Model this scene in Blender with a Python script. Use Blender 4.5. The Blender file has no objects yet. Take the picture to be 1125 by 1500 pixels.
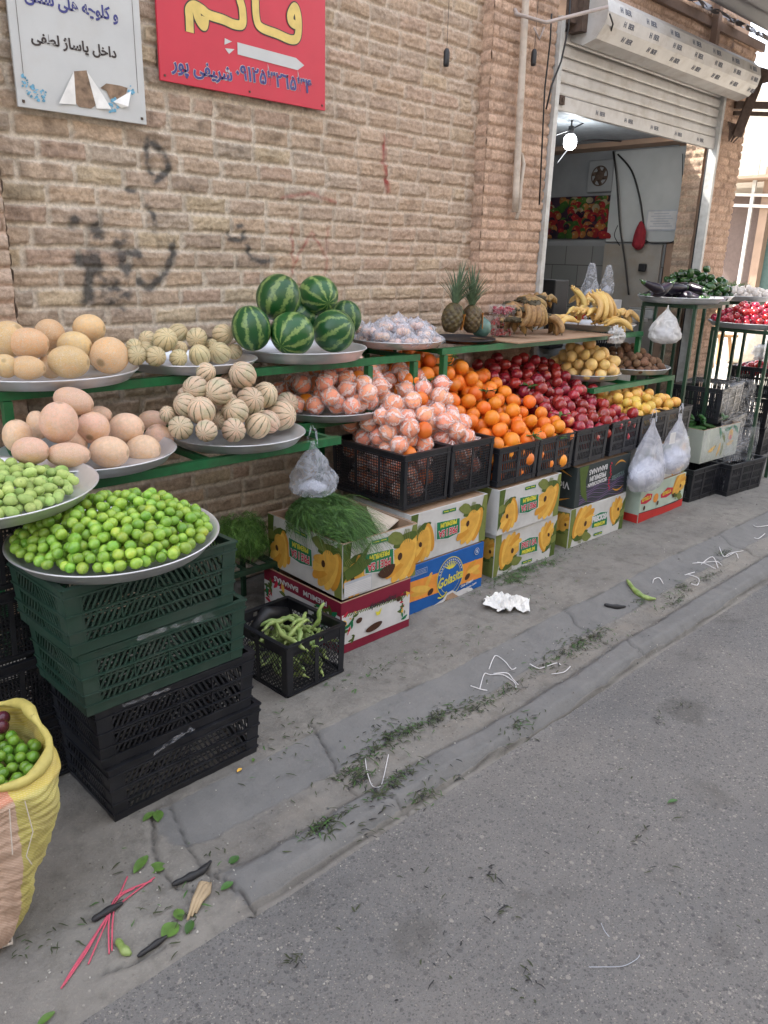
import bpy, bmesh, math, random
import numpy as np
from mathutils import Vector, Matrix, Euler, noise as mnoise
R_ = math.radians
rng = np.random.default_rng(7)
random.seed(7)
sc = bpy.context.scene
COL = sc.collection

# ------------------------------------------------------------------ camera
CAMR = np.array([[0.72451123, 0.19751452, -0.6603571],
                 [-0.68879247, 0.24286797, -0.68306667],
                 [0.025464, 0.94973847, 0.31200709]])
F, CX, CY, HC = 1133.39, 562.5, 750.0, 1.62
cd = bpy.data.cameras.new("camera"); cam = bpy.data.objects.new("camera", cd); COL.objects.link(cam)
cd.sensor_fit = 'VERTICAL'; cd.sensor_height = 24.0; cd.lens = 24.0 * F / 1500.0
cd.clip_start = 0.05; cd.clip_end = 500
cam.matrix_world = Matrix.Translation((0, 0, HC)) @ Matrix([list(r) for r in CAMR]).to_4x4()
sc.camera = cam

# ------------------------------------------------------------------ daylight
SUN_EL, SUN_AZ = R_(50), R_(-18)          # azimuth from +Y towards +X
w = bpy.data.worlds.new("World"); sc.world = w; w.use_nodes = True
nt = w.node_tree; nt.nodes.clear()
sky = nt.nodes.new('ShaderNodeTexSky'); sky.sky_type = 'NISHITA'; sky.sun_disc = False
sky.sun_elevation = SUN_EL; sky.sun_rotation = SUN_AZ; sky.air_density = 1.0; sky.dust_density = 3.0; sky.ozone_density = 1.0
hs = nt.nodes.new('ShaderNodeHueSaturation'); hs.inputs['Saturation'].default_value = 0.42
bg = nt.nodes.new('ShaderNodeBackground'); bg.inputs['Strength'].default_value = 0.15
wo = nt.nodes.new('ShaderNodeOutputWorld')
nt.links.new(sky.outputs[0], hs.inputs['Color']); nt.links.new(hs.outputs[0], bg.inputs[0]); nt.links.new(bg.outputs[0], wo.inputs[0])
sl = bpy.data.lights.new("sun", 'SUN'); sl.energy = 3.0; sl.angle = R_(0.5); sl.color = (1, .95, .87)
so = bpy.data.objects.new("sun", sl); COL.objects.link(so)
sd = Vector((math.sin(SUN_AZ) * math.cos(SUN_EL), math.cos(SUN_AZ) * math.cos(SUN_EL), math.sin(SUN_EL)))
so.rotation_euler = sd.to_track_quat('Z', 'Y').to_euler(); so.location = sd * 30
vs = sc.view_settings; vs.view_transform = 'Standard'; vs.look = 'None'; vs.gamma = 1; vs.exposure = 2.68
sc.cycles.max_bounces = 8; sc.cycles.diffuse_bounces = 4; sc.cycles.transparent_max_bounces = 16
sc.cycles.sample_clamp_indirect = 6

# ------------------------------------------------------------------ geometry helpers
def ray(px, py): return CAMR @ np.array([px - CX, -(py - CY), -F])
def at(px, py, y):
    r = ray(px, py); t = y / r[1]; return Vector((r[0] * t, y, HC + r[2] * t))
def atx(px, py, x):
    r = ray(px, py); t = x / r[0]; return Vector((x, r[1] * t, HC + r[2] * t))
def atz(px, py, z):
    r = ray(px, py); t = (z - HC) / r[2]; return Vector((r[0] * t, r[1] * t, z))
def depth(p): return -(CAMR.T @ (np.array(p) - np.array([0, 0, HC])))[2]
def proj(p):
    c = CAMR.T @ (np.array(p) - np.array([0, 0, HC])); return CX + F * c[0] / -c[2], CY - F * c[1] / -c[2]

_noise_tab = rng.random((256, 256))
def vnoise(x, y):
    xi = np.floor(x).astype(int); yi = np.floor(y).astype(int)
    fx = x - xi; fy = y - yi; fx = fx * fx * (3 - 2 * fx); fy = fy * fy * (3 - 2 * fy)
    g = lambda a, b: _noise_tab[a & 255, b & 255]
    return (g(xi, yi) * (1 - fx) + g(xi + 1, yi) * fx) * (1 - fy) + (g(xi, yi + 1) * (1 - fx) + g(xi + 1, yi + 1) * fx) * fy
def fbm(x, y, o=4):
    s = 0; a = .5; t = 0
    for k in range(o):
        s = s + a * vnoise(x * 2 ** k + 17.3 * k, y * 2 ** k + 5.1 * k); t += a; a *= .5
    return s / t
def sstep(a, b, x):
    t = np.clip((x - a) / (b - a), 0, 1); return t * t * (3 - 2 * t)

def link(name, me, parent=None):
    o = bpy.data.objects.new(name, me); COL.objects.link(o)
    if parent is not None: o.parent = parent
    return o
def tag(o, label=None, cat=None, group=None, kind=None):
    if label: o['label'] = label
    if cat: o['category'] = cat
    if group: o['group'] = group
    if kind: o['kind'] = kind
    return o
def thing(name, label, cat, loc=(0, 0, 0), rotz=0, group=None):
    o = bpy.data.objects.new(name, None); COL.objects.link(o); o.empty_display_size = .05
    o.location = loc; o.rotation_euler = (0, 0, rotz)
    return tag(o, label, cat, group)
def smooth(me, on=True):
    me.polygons.foreach_set('use_smooth', [on] * len(me.polygons)); me.update()
def grid_mesh(name, P, m, colors=None, closed_u=False, smooth_on=True):
    """P: (nu,nv,3) array of points"""
    nu, nv = P.shape[:2]
    me = bpy.data.meshes.new(name)
    me.vertices.add(nu * nv); me.vertices.foreach_set('co', P.reshape(-1).astype(np.float32))
    iu = np.arange(nu if closed_u else nu - 1); iv = np.arange(nv - 1)
    A, B = np.meshgrid(iu, iv, indexing='ij'); A2 = (A + 1) % nu
    q = np.stack([A * nv + B, A2 * nv + B, A2 * nv + B + 1, A * nv + B + 1], -1).reshape(-1, 4)
    me.loops.add(q.size); me.loops.foreach_set('vertex_index', q.reshape(-1).astype(np.int32))
    me.polygons.add(len(q)); me.polygons.foreach_set('loop_start', np.arange(0, q.size, 4, dtype=np.int32))
    me.update(calc_edges=True); me.validate()
    if colors is not None:
        at_ = me.color_attributes.new('Col', 'FLOAT_COLOR', 'POINT')
        c = np.concatenate([colors.reshape(-1, 3), np.ones((nu * nv, 1))], 1).astype(np.float32)
        at_.data.foreach_set('color', c.reshape(-1))
    me.materials.append(m)
    if smooth_on: smooth(me)
    return me

class MB:
    def __init__(s): s.v = []; s.f = []; s.mi = []; s.M = None
    def add(s, vs, fs, mi=0):
        b = len(s.v)
        s.v.extend([tuple(s.M @ Vector(p)) if s.M else tuple(p) for p in vs])
        s.f.extend([tuple(b + i for i in f) for f in fs]); s.mi.extend([mi] * len(fs)); return s
    def box(s, c, d, rot=None, mi=0):
        h = [x / 2 for x in d]
        vs = [Vector((sx * h[0], sy * h[1], sz * h[2])) for sx in (-1, 1) for sy in (-1, 1) for sz in (-1, 1)]
        if rot: m = Euler(rot).to_matrix(); vs = [m @ p for p in vs]
        vs = [p + Vector(c) for p in vs]
        return s.add(vs, [(0, 1, 3, 2), (4, 6, 7, 5), (0, 4, 5, 1), (2, 3, 7, 6), (0, 2, 6, 4), (1, 5, 7, 3)], mi)
    def b2(s, a, b, mi=0):   # box from two corners
        return s.box([(a[i] + b[i]) / 2 for i in range(3)], [abs(b[i] - a[i]) for i in range(3)], mi=mi)
    def prism(s, a, b, w1, w2, mi=0, up=(0, 0, 1)):   # bar from a to b with section w1 (side) x w2 (up)
        a = Vector(a); b = Vector(b); d = (b - a).normalized(); u = Vector(up)
        if abs(d.dot(u)) > .98: u = Vector((0, 1, 0)) if abs(d.y) < .9 else Vector((1, 0, 0))
        x = d.cross(u).normalized(); y = x.cross(d).normalized()
        vs = [p + x * (sx * w1 / 2) + y * (sy * w2 / 2) for p in (a, b) for sx, sy in ((-1, -1), (1, -1), (1, 1), (-1, 1))]
        return s.add(vs, [(3, 2, 1, 0), (4, 5, 6, 7), (0, 1, 5, 4), (1, 2, 6, 5), (2, 3, 7, 6), (3, 0, 4, 7)], mi)
    def tube(s, pts, r, n=8, mi=0, cap=True):
        pts = [Vector(p) for p in pts]; rs = r if hasattr(r, '__len__') else [r] * len(pts)
        b = []; prev = None
        for i, p in enumerate(pts):
            d = (pts[min(i + 1, len(pts) - 1)] - pts[max(i - 1, 0)]).normalized()
            if prev is None:
                u = Vector((0, 0, 1)) if abs(d.z) < .9 else Vector((1, 0, 0)); x = d.cross(u).normalized()
            else:
                x = (prev - d * prev.dot(d)).normalized()
            prev = x; y = d.cross(x)
            b += [p + (x * math.cos(2 * math.pi * k / n) + y * math.sin(2 * math.pi * k / n)) * rs[i] for k in range(n)]
        fs = []
        for i in range(len(pts) - 1):
            for k in range(n): fs.append((i * n + k, i * n + (k + 1) % n, (i + 1) * n + (k + 1) % n, (i + 1) * n + k))
        if cap: fs.append(tuple(range(n - 1, -1, -1))); fs.append(tuple((len(pts) - 1) * n + k for k in range(n)))
        return s.add(b, fs, mi)
    def lathe(s, prof, n=48, mi=0, c=(0, 0, 0)):
        vs = []; fs = []
        for r, z in prof:
            for k in range(n):
                a = 2 * math.pi * k / n; vs.append((c[0] + r * math.cos(a), c[1] + r * math.sin(a), c[2] + z))
        for i in range(len(prof) - 1):
            for k in range(n): fs.append((i * n + k, i * n + (k + 1) % n, (i + 1) * n + (k + 1) % n, (i + 1) * n + k))
        return s.add(vs, fs, mi)
    def mesh(s, name, mats, sm=False):
        me = bpy.data.meshes.new(name); me.from_pydata(s.v, [], s.f)
        for m in (mats if isinstance(mats, (list, tuple)) else [mats]): me.materials.append(m)
        if len(set(s.mi)) > 1: me.polygons.foreach_set('material_index', s.mi)
        if sm: smooth(me)
        me.update(); return me
    def build(s, name, mats, parent=None, sm=False): return link(name, s.mesh(name, mats, sm), parent)

def bevel(o, wd=.003, seg=2):
    m = o.modifiers.new('bevel', 'BEVEL'); m.width = wd; m.segments = seg; m.limit_method = 'ANGLE'; return o
# ------------------------------------------------------------------ materials
class NG:
    def __init__(s, name):
        s.m = bpy.data.materials.new(name); s.m.use_nodes = True; s.t = s.m.node_tree; s.t.nodes.clear()
        s.out = s.n('OutputMaterial'); s.b = s.n('BsdfPrincipled'); s.l(s.b.outputs[0], s.out.inputs[0])
    def n(s, k, **kw):
        x = s.t.nodes.new('ShaderNode' + k)
        for a, b in kw.items(): setattr(x, a, b)
        return x
    def l(s, a, b): s.t.links.new(a, b)
    def val(s, v, sock):
        if hasattr(v, 'is_output'): s.l(v, sock)
        else: sock.default_value = v
    def co(s, kind='Object', scale=None):
        o = s.n('TexCoord').outputs[kind]
        if scale is not None:
            m = s.n('Mapping'); m.inputs['Scale'].default_value = scale; s.l(o, m.inputs[0]); return m.outputs[0]
        return o
    def pos(s): return s.n('NewGeometry').outputs['Position']
    def noise(s, vec, scale, detail=4, rough=.55, dist=0, out=0):
        x = s.n('TexNoise'); x.inputs['Scale'].default_value = scale; x.inputs['Detail'].default_value = detail
        x.inputs['Roughness'].default_value = rough; x.inputs['Distortion'].default_value = dist; s.l(vec, x.inputs['Vector']); return x.outputs[out]
    def vor(s, vec, scale, feat='F1', out='Distance', rnd=1):
        x = s.n('TexVoronoi', feature=feat); x.inputs['Scale'].default_value = scale; x.inputs['Randomness'].default_value = rnd
        s.l(vec, x.inputs['Vector']); return x.outputs[out]
    def ramp(s, fac, stops, interp='LINEAR'):
        r = s.n('ValToRGB'); r.color_ramp.interpolation = interp; e = r.color_ramp.elements
        while len(e) < len(stops): e.new(.5)
        for i, (p, c) in enumerate(stops):
            e[i].position = p; e[i].color = (c, c, c, 1) if not hasattr(c, '__len__') else (*c, 1)
        s.l(fac, r.inputs[0]); return r.outputs[0]
    def mix(s, f, a, b, mode='MIX'):
        x = s.n('Mix', data_type='RGBA', blend_type=mode)
        s.val(f, x.inputs[0])
        for v, k in ((a, 6), (b, 7)):
            if hasattr(v, 'is_output'): s.l(v, x.inputs[k])
            else: x.inputs[k].default_value = (*v, 1) if len(v) == 3 else v
        return x.outputs[2]
    def math(s, op, a, b=0.0, c=0.0):
        x = s.n('Math', operation=op)
        for i, v in enumerate((a, b, c)): s.val(v, x.inputs[i])
        return x.outputs[0]
    def rand(s): return s.n('ObjectInfo').outputs['Random']
    def bump(s, h, strength=.3, dist=.01, normal=None):
        b = s.n('Bump'); b.inputs['Strength'].default_value = strength; b.inputs['Distance'].default_value = dist
        s.l(h, b.inputs['Height'])
        if normal: s.l(normal, b.inputs['Normal'])
        s.l(b.outputs[0], s.b.inputs['Normal']); return b.outputs[0]
    def set(s, col=None, rough=.5, metal=0, spec=.5, **kw):
        if col is not None: s.val((*col, 1) if isinstance(col, tuple) and len(col) == 3 else col, s.b.inputs['Base Color'])
        s.val(rough, s.b.inputs['Roughness']); s.val(metal, s.b.inputs['Metallic']); s.b.inputs['Specular IOR Level'].default_value = spec
        for k, v in kw.items(): s.val(v, s.b.inputs[k.replace('_', ' ')])
        return s.m

def simple(name, col, rough=.5, metal=0, var=.12, nscale=20, bumpk=.1, bd=.002, spec=.5, dirt=None, dirtamt=.5, randv=0, **kw):
    g = NG(name); v = g.co('Object'); n = g.noise(v, nscale, 5)
    c = g.mix(g.ramp(n, [(.3, 0), (.7, 1)]), tuple(x * (1 - var) for x in col), tuple(min(1, x * (1 + var)) for x in col))
    if dirt:
        n2 = g.noise(g.pos(), 7, 6, .65); c = g.mix(g.math('MULTIPLY', g.ramp(n2, [(.48, 0), (.72, 1)]), dirtamt), c, dirt)
    if randv:
        hs_ = g.n('HueSaturation'); g.l(g.math('MULTIPLY_ADD', g.rand(), randv, 1 - randv / 2), hs_.inputs['Value']); g.l(c, hs_.inputs['Color']); c = hs_.outputs[0]
    if bumpk: g.bump(n, bumpk, bd)
    return g.set(c, rough, metal, spec, **kw)

def brick_mat():
    g = NG('brick'); a = g.n('Attribute', attribute_name='Col'); p = g.pos()
    n = g.noise(p, 60, 6, .7); n2 = g.noise(p, 260, 4, .6)
    c = g.mix(g.ramp(n, [(.38, 0), (.6, 1)]), (.78, .77, .76), (1.15, 1.15, 1.15))
    c = g.mix(1.0, a.outputs['Color'], c, 'MULTIPLY')
    h = g.math('ADD', g.math('MULTIPLY', n, 1.2), g.math('MULTIPLY', n2, .4))
    g.bump(h, .85, .009); return g.set(c, .92, 0, .2)
BRICK = brick_mat()

def asphalt_mat():
    g = NG('asphalt'); p = g.pos()
    big = g.noise(p, 1.1, 5, .6); med = g.noise(p, 9, 5, .65)
    base = g.mix(g.ramp(big, [(.35, 0), (.65, 1)]), (.165, .162, .158), (.215, .204, .19))
    base = g.mix(g.math('MULTIPLY', g.ramp(med, [(.45, 0), (.75, 1)]), .35), base, (.115, .112, .11))
    wp = g.n('Mix', data_type='VECTOR'); wp.inputs[0].default_value = .006; g.l(p, wp.inputs[4]); g.l(g.noise(p, 140, 2, out=1), wp.inputs[5]); q = wp.outputs[1]
    hs = None; c = base
    for sc_, lt, amt, seed in ((230, .80, .7, 0), (125, .87, .6, 1), (70, .95, .5, 2)):
        v = g.n('TexVoronoi', feature='F1'); v.inputs['Scale'].default_value = sc_; g.l(q, v.inputs['Vector']); sx = g.n('SeparateColor'); g.l(v.outputs['Color'], sx.inputs[0])
        th = g.math('MULTIPLY_ADD', sx.outputs[2], .28, .18); inside = g.ramp(g.math('SUBTRACT', v.outputs['Distance'], th), [(.0, 1), (.08, 0)])
        lite = g.math('MULTIPLY', inside, g.ramp(sx.outputs[0], [(lt, 0), (lt + .03, 1)])); dark = g.math('MULTIPLY', inside, g.ramp(sx.outputs[1], [(lt - .12, 0), (lt - .09, 1)]))
        tone = g.mix(sx.outputs[2], (.22, .20, .175), (.42, .39, .34))
        c = g.mix(g.math('MULTIPLY', dark, amt * .8), c, (.055, .055, .06)); c = g.mix(g.math('MULTIPLY', lite, amt), c, tone)
        hs = inside if hs is None else g.math('ADD', hs, inside)
    st = g.noise(p, 3.1, 3, .5); c = g.mix(g.math('MULTIPLY', g.ramp(st, [(.62, 0), (.72, 1)]), .5), c, (.085, .08, .072))
    n3 = g.noise(p, 350, 3, .7); c = g.mix(g.math('MULTIPLY', g.ramp(n3, [(.35, 1), (.5, 0)]), .35), c, (.07, .07, .072))
    h = g.math('ADD', g.math('MULTIPLY', n3, .8), g.math('MULTIPLY', hs, .5))
    g.bump(h, .7, .004); return g.set(c, .88, 0, .3)
def concrete_mat(name, a, b, speck=.35, dk=(.07, .066, .06)):
    g = NG(name); p = g.pos()
    n = g.noise(p, 2.2, 6, .65); n2 = g.noise(p, 14, 6, .7); n3 = g.noise(p, 120, 4, .7)
    c = g.mix(g.ramp(n, [(.3, 0), (.7, 1)]), a, b)
    c = g.mix(g.math('MULTIPLY', g.ramp(n2, [(.5, 0), (.74, 1)]), .55), c, dk)
    c = g.mix(g.math('MULTIPLY', g.ramp(n3, [(.55, 0), (.75, 1)]), speck), c, (.36, .33, .29))
    c = g.mix(g.math('MULTIPLY', g.ramp(n3, [(.28, 1), (.42, 0)]), speck), c, dk)
    cr = g.n('TexVoronoi', feature='DISTANCE_TO_EDGE'); cr.inputs['Scale'].default_value = 1.1
    mp = g.n('Mix', data_type='VECTOR'); mp.inputs[0].default_value = .12
    g.l(p, mp.inputs[4]); g.l(g.noise(p, 3, 5, .7, out=1), mp.inputs[5]); g.l(mp.outputs[1], cr.inputs['Vector'])
    k = g.ramp(cr.outputs['Distance'], [(.0, 1), (.006, 0)]); c = g.mix(g.math('MULTIPLY', k, .0), c, (.03, .028, .025))
    h = g.math('SUBTRACT', g.math('ADD', n3, g.math('MULTIPLY', n2, 2)), g.math('MULTIPLY', k, .0))
    g.bump(h, .5, .006); return g.set(c, .9, 0, .25)
ASPH = asphalt_mat()
def pave_mat():
    g = NG('pavement_concrete'); p = g.pos(); a = g.n('Attribute', attribute_name='Col'); sp = g.n('SeparateColor'); g.l(a.outputs['Color'], sp.inputs[0])
    n = g.noise(p, 2.2, 6, .65); n2 = g.noise(p, 13, 7, .72); n3 = g.noise(p, 110, 5, .75); n4 = g.noise(p, 5, 6, .7)
    rough = g.mix(g.ramp(n, [(.3, 0), (.7, 1)]), (.17, .16, .147), (.255, .24, .213))
    rough = g.mix(g.math('MULTIPLY', g.ramp(n2, [(.48, 0), (.72, 1)]), .6), rough, (.085, .078, .068))
    rough = g.mix(g.math('MULTIPLY', g.ramp(n3, [(.55, 0), (.72, 1)]), .55), rough, (.33, .30, .26))
    sm = g.mix(g.ramp(n4, [(.3, 0), (.7, 1)]), (.150, .149, .146), (.20, .196, .188)); sm = g.mix(g.math('MULTIPLY', g.ramp(n2, [(.5, 0), (.75, 1)]), .35), sm, (.09, .088, .085)); sm = g.mix(g.math('MULTIPLY', g.ramp(n3, [(.6, 0), (.75, 1)]), .3), sm, (.28, .27, .25))
    msk = g.ramp(g.math('ADD', sp.outputs[0], g.math('MULTIPLY', g.math('SUBTRACT', n2, .5), .9)), [(.42, 0), (.62, 1)])
    c = g.mix(msk, rough, sm)
    dust = g.ramp(g.math('ADD', sp.outputs[2], g.math('MULTIPLY', g.math('SUBTRACT', n4, .5), 1.2)), [(.5, 0), (.8, 1)]); c = g.mix(g.math('MULTIPLY', dust, .5), c, (.27, .24, .20))
    c = g.mix(g.math('MULTIPLY', sp.outputs[1], .85), c, (.035, .032, .03))
    v = g.n('TexVoronoi', feature='F1'); v.inputs['Scale'].default_value = 80; g.l(p, v.inputs['Vector']); sx = g.n('SeparateColor'); g.l(v.outputs['Color'], sx.inputs[0])
    sp_ = g.math('MULTIPLY', g.ramp(v.outputs['Distance'], [(.2, 1), (.32, 0)]), g.ramp(sx.outputs[0], [(.88, 0), (.91, 1)])); c = g.mix(g.math('MULTIPLY', sp_, g.math('SUBTRACT', .8, g.math('MULTIPLY', msk, .6))), c, g.mix(sx.outputs[1], (.06, .055, .05), (.36, .34, .3)))
    h = g.math('ADD', n3, g.math('MULTIPLY', n2, g.math('SUBTRACT', 2.6, g.math('MULTIPLY', msk, 1.8)))); g.bump(h, .6, .007); return g.set(c, .9, 0, .25)
PAVE = pave_mat()
CONC = concrete_mat('rough_concrete', (.165, .158, .146), (.23, .216, .196))
CURB = concrete_mat('smooth_concrete', (.125, .126, .128), (.165, .165, .165), .14, (.085, .085, .087))
CONC2 = concrete_mat('dusty_concrete', (.15, .14, .126), (.235, .215, .19), .45)
GREENP = simple('green_paint', (.010, .125, .04), .42, .1, .2, 30, .15, dirt=(.05, .04, .03), dirtamt=.5)
DKGREEN = simple('dark_green_paint', (.014, .048, .024), .5, .1, .2, 30, .15, dirt=(.05, .05, .04), dirtamt=.5)
def alu_mat():
    g = NG('aluminium'); v = g.co('Object'); n = g.noise(v, 25, 6, .7); n2 = g.noise(v, 5, 4)
    c = g.mix(g.ramp(n2, [(.3, 0), (.7, 1)]), (.52, .53, .55), (.74, .75, .77))
    g.bump(n, .12, .002); return g.set(c, g.math('MULTIPLY_ADD', n, .25, .30), .7, .5)
ALU = alu_mat()
GCRATE = simple('green_crate_plastic', (.018, .047, .033), .42, 0, .12, 12, .06, dirt=(.09, .1, .09), dirtamt=.35)
BCRATE = simple('black_crate_plastic', (.011, .012, .016), .42, 0, .2, 12, .06, dirt=(.05, .05, .055), dirtamt=.4)
CARD = simple('brown_cardboard', (.36, .235, .15), .85, 0, .1, 30, .1, dirt=(.2, .13, .08), dirtamt=.3)
def printed(name, col, rough=.6, scale=9):
    g = NG(name); p = g.co('Object'); n = g.noise(p, scale, 5, .6); n3 = g.noise(p, 60, 3)
    c = g.mix(g.ramp(n, [(.35, 0), (.7, 1)]), col, tuple(x * .82 for x in col))
    g.bump(n3, .08, .002); return g.set(c, rough, 0, .3)
WHITEB = printed('white_card', (.55, .55, .535)); MAROON = printed('maroon_card', (.2, .012, .035)); BLUEB = printed('blue_card', (.01, .10, .36))
PALEB = printed('pale_green_card', (.43, .52, .44)); REDB = printed('red_card', (.48, .03, .025)); DARKB = printed('dark_card', (.03, .04, .04))
PURB = printed('purple_card', (.07, .05, .10)); PY = [printed('print_yellow_%s' % n, c, scale=26) for n, c in (('deep', (.60, .28, .035)), ('mid', (.66, .36, .06)), ('light', (.74, .44, .08)))]
PG = [printed('print_leaf_dark', (.07, .11, .02), scale=40), printed('print_leaf', (.17, .2, .05), scale=40)]
PLG = printed('print_label_green', (.01, .17, .07)); PRED = printed('print_red', (.5, .02, .05)); PHOLE = printed('hole_dark', (.06, .025, .012))
PWH = printed('print_white', (.6, .6, .6)); PLY = printed('print_lettering_yellow', (.68, .62, .06)); PGR = printed('print_grey', (.42, .45, .5)); PDK = printed('print_dark', (.03, .03, .035))
PORR = printed('print_orange', (.72, .28, .05), scale=20)

# fruit skins
def hsv_var(g, c, hue=.02, val=.3, sat=.1):
    h = g.n('HueSaturation'); r = g.rand()
    g.l(g.math('MULTIPLY_ADD', r, hue, .5 - hue / 2), h.inputs['Hue'])
    wn = g.n('TexWhiteNoise', noise_dimensions='1D'); g.l(r, wn.inputs['W'])
    g.l(g.math('MULTIPLY_ADD', wn.outputs['Value'], val, 1 - val / 2), h.inputs['Value'])
    h.inputs['Saturation'].default_value = 1; g.l(c, h.inputs['Color']); return h.outputs[0]
def skin(name, a, b, rough=.35, nscale=14, pore=0, spots=None, spotamt=.8, hue=.02, val=.3, sss=.0, coat=0, grad=None, sc_=22):
    g = NG(name); v = g.co('Object')
    off = g.n('VectorMath', operation='ADD'); g.l(v, off.inputs[0])
    cmb = g.n('CombineXYZ'); g.l(g.math('MULTIPLY', g.rand(), 50), cmb.inputs[0]); g.l(cmb.outputs[0], off.inputs[1]); q = off.outputs[0]
    n = g.noise(q, nscale, 4); c = g.mix(g.ramp(n, [(.35, 0), (.65, 1)]), a, b)
    if grad:
        c = g.mix(g.ramp(g.noise(q, sc_, 2), [(grad[1], 0), (grad[2], 1)]), c, grad[0])
    c = hsv_var(g, c, hue, val)
    if spots:
        c = g.mix(g.math('MULTIPLY', g.ramp(g.noise(q, 90, 3, .7), [(.62, 0), (.7, 1)]), spotamt), c, spots)
    if pore: g.bump(g.vor(v, pore), .25, .0015)
    kw = {}
    if sss: kw = {'Subsurface_Weight': sss, 'Subsurface_Scale': .01}
    if coat: kw['Coat_Weight'] = coat
    return g.set(c, rough, 0, .5, **kw)
ORANGE = skin('orange_peel', (.72, .17, .015), (.80, .25, .025), .38, 12, 380, None, hue=.025, val=.22)
TANGER = skin('bagged_orange_peel', (.90, .27, .11), (.95, .38, .18), .4, 12, 380, hue=.02, val=.2)
LIME = skin('lime_peel', (.14, .30, .03), (.32, .50, .07), .22, 30, 500, None, hue=.035, val=.45, grad=((.36, .46, .05), .6, .75), sc_=30)
ALMOND = skin('green_almond_fuzz', (.27, .40, .10), (.42, .53, .17), .75, 40, 0, (.10, .13, .03), .7, hue=.03, val=.35)
APPLE = skin('red_apple_skin', (.23, .012, .02), (.38, .03, .035), .25, 30, 0, (.5, .22, .12), .35, hue=.02, val=.5, coat=.3, grad=((.55, .22, .08), .62, .78), sc_=14)
YAPPLE = skin('yellow_apple_skin', (.76, .50, .16), (.78, .55, .24), .35, 20, 0, (.4, .28, .08), .4, hue=.012, val=.15, grad=((.75, .26, .08), .62, .78), sc_=9)
PEAR = skin('yellow_pear_skin', (.68, .44, .09), (.74, .38, .09), .4, 20, 0, (.42, .2, .06), .5, hue=.04, val=.2, grad=((.72, .2, .06), .58, .74), sc_=10)
KIWI = skin('kiwi_fuzz', (.13, .065, .035), (.20, .11, .06), .85, 60, 0, None, val=.4)
RADISH = skin('red_tomato_skin', (.26, .010, .022), (.38, .02, .035), .22, 20, 0, None, val=.3, coat=.4)
PEPPER = skin('green_pepper_skin', (.012, .045, .010), (.03, .09, .018), .25, 25, 0, None, val=.5, coat=.3)
GARLIC = skin('garlic_skin', (.62, .57, .52), (.75, .70, .66), .6, 40, 0, (.45, .3, .3), .4, val=.2)
EGGPL = skin('eggplant_skin', (.006, .004, .010), (.014, .008, .02), .33, 10, 0, None, val=.4)
CUKE = skin('cucumber_skin', (.02, .09, .02), (.05, .14, .03), .45, 40, 150, None, val=.5)
BEAN = skin('bean_pod_skin', (.17, .26, .06), (.30, .38, .13), .5, 35, 0, (.08, .09, .03), .6, val=.4)
PLUMG = skin('green_plum_skin', (.09, .22, .02), (.18, .32, .04), .2, 30, 0, None, val=.35)
PLUMR = skin('dark_plum_skin', (.06, .01, .02), (.10, .02, .03), .25, 30)
BANANA = skin('banana_peel', (.58, .36, .09), (.64, .44, .16), .5, 30, 0, (.10, .05, .02), .6, val=.2)
BANBR = skin('ripe_banana_peel', (.20, .115, .045), (.36, .22, .08), .6, 60, 0, (.06, .03, .015), .9, val=.35)
BTIP = simple('banana_stem', (.06, .045, .02), .7)
PINE = skin('pineapple_rind', (.05, .032, .015), (.11, .08, .03), .6, 40, 0, (.03, .02, .01), .8)
PLEAF = simple('pineapple_leaf', (.10, .16, .09), .55, var=.4, nscale=30)
def watermelon_mat():
    g = NG('watermelon_rind'); v = g.co('Object'); s = g.n('SeparateXYZ'); g.l(v, s.inputs[0])
    an = g.math('ARCTAN2', s.outputs[1], s.outputs[0])
    nz = g.noise(v, 2.2, 4, .7); nz2 = g.noise(v, 7, 3, .7)
    t = g.math('ADD', g.math('MULTIPLY', an, 9.0), g.math('MULTIPLY', g.math('SUBTRACT', nz, .5), 7)); t = g.math('ADD', t, g.math('MULTIPLY', g.rand(), 6))
    sn = g.math('SINE', t); sn = g.math('ADD', sn, g.math('MULTIPLY', g.math('SUBTRACT', nz2, .5), 2.4))
    f = g.ramp(g.math('MULTIPLY_ADD', sn, .5, .5), [(.62, 0), (.97, 1)])
    c = g.mix(f, (.012, .075, .018), (.17, .26, .075)); c = hsv_var(g, c, .02, .35)
    return g.set(c, .32, 0, .5)
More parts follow.
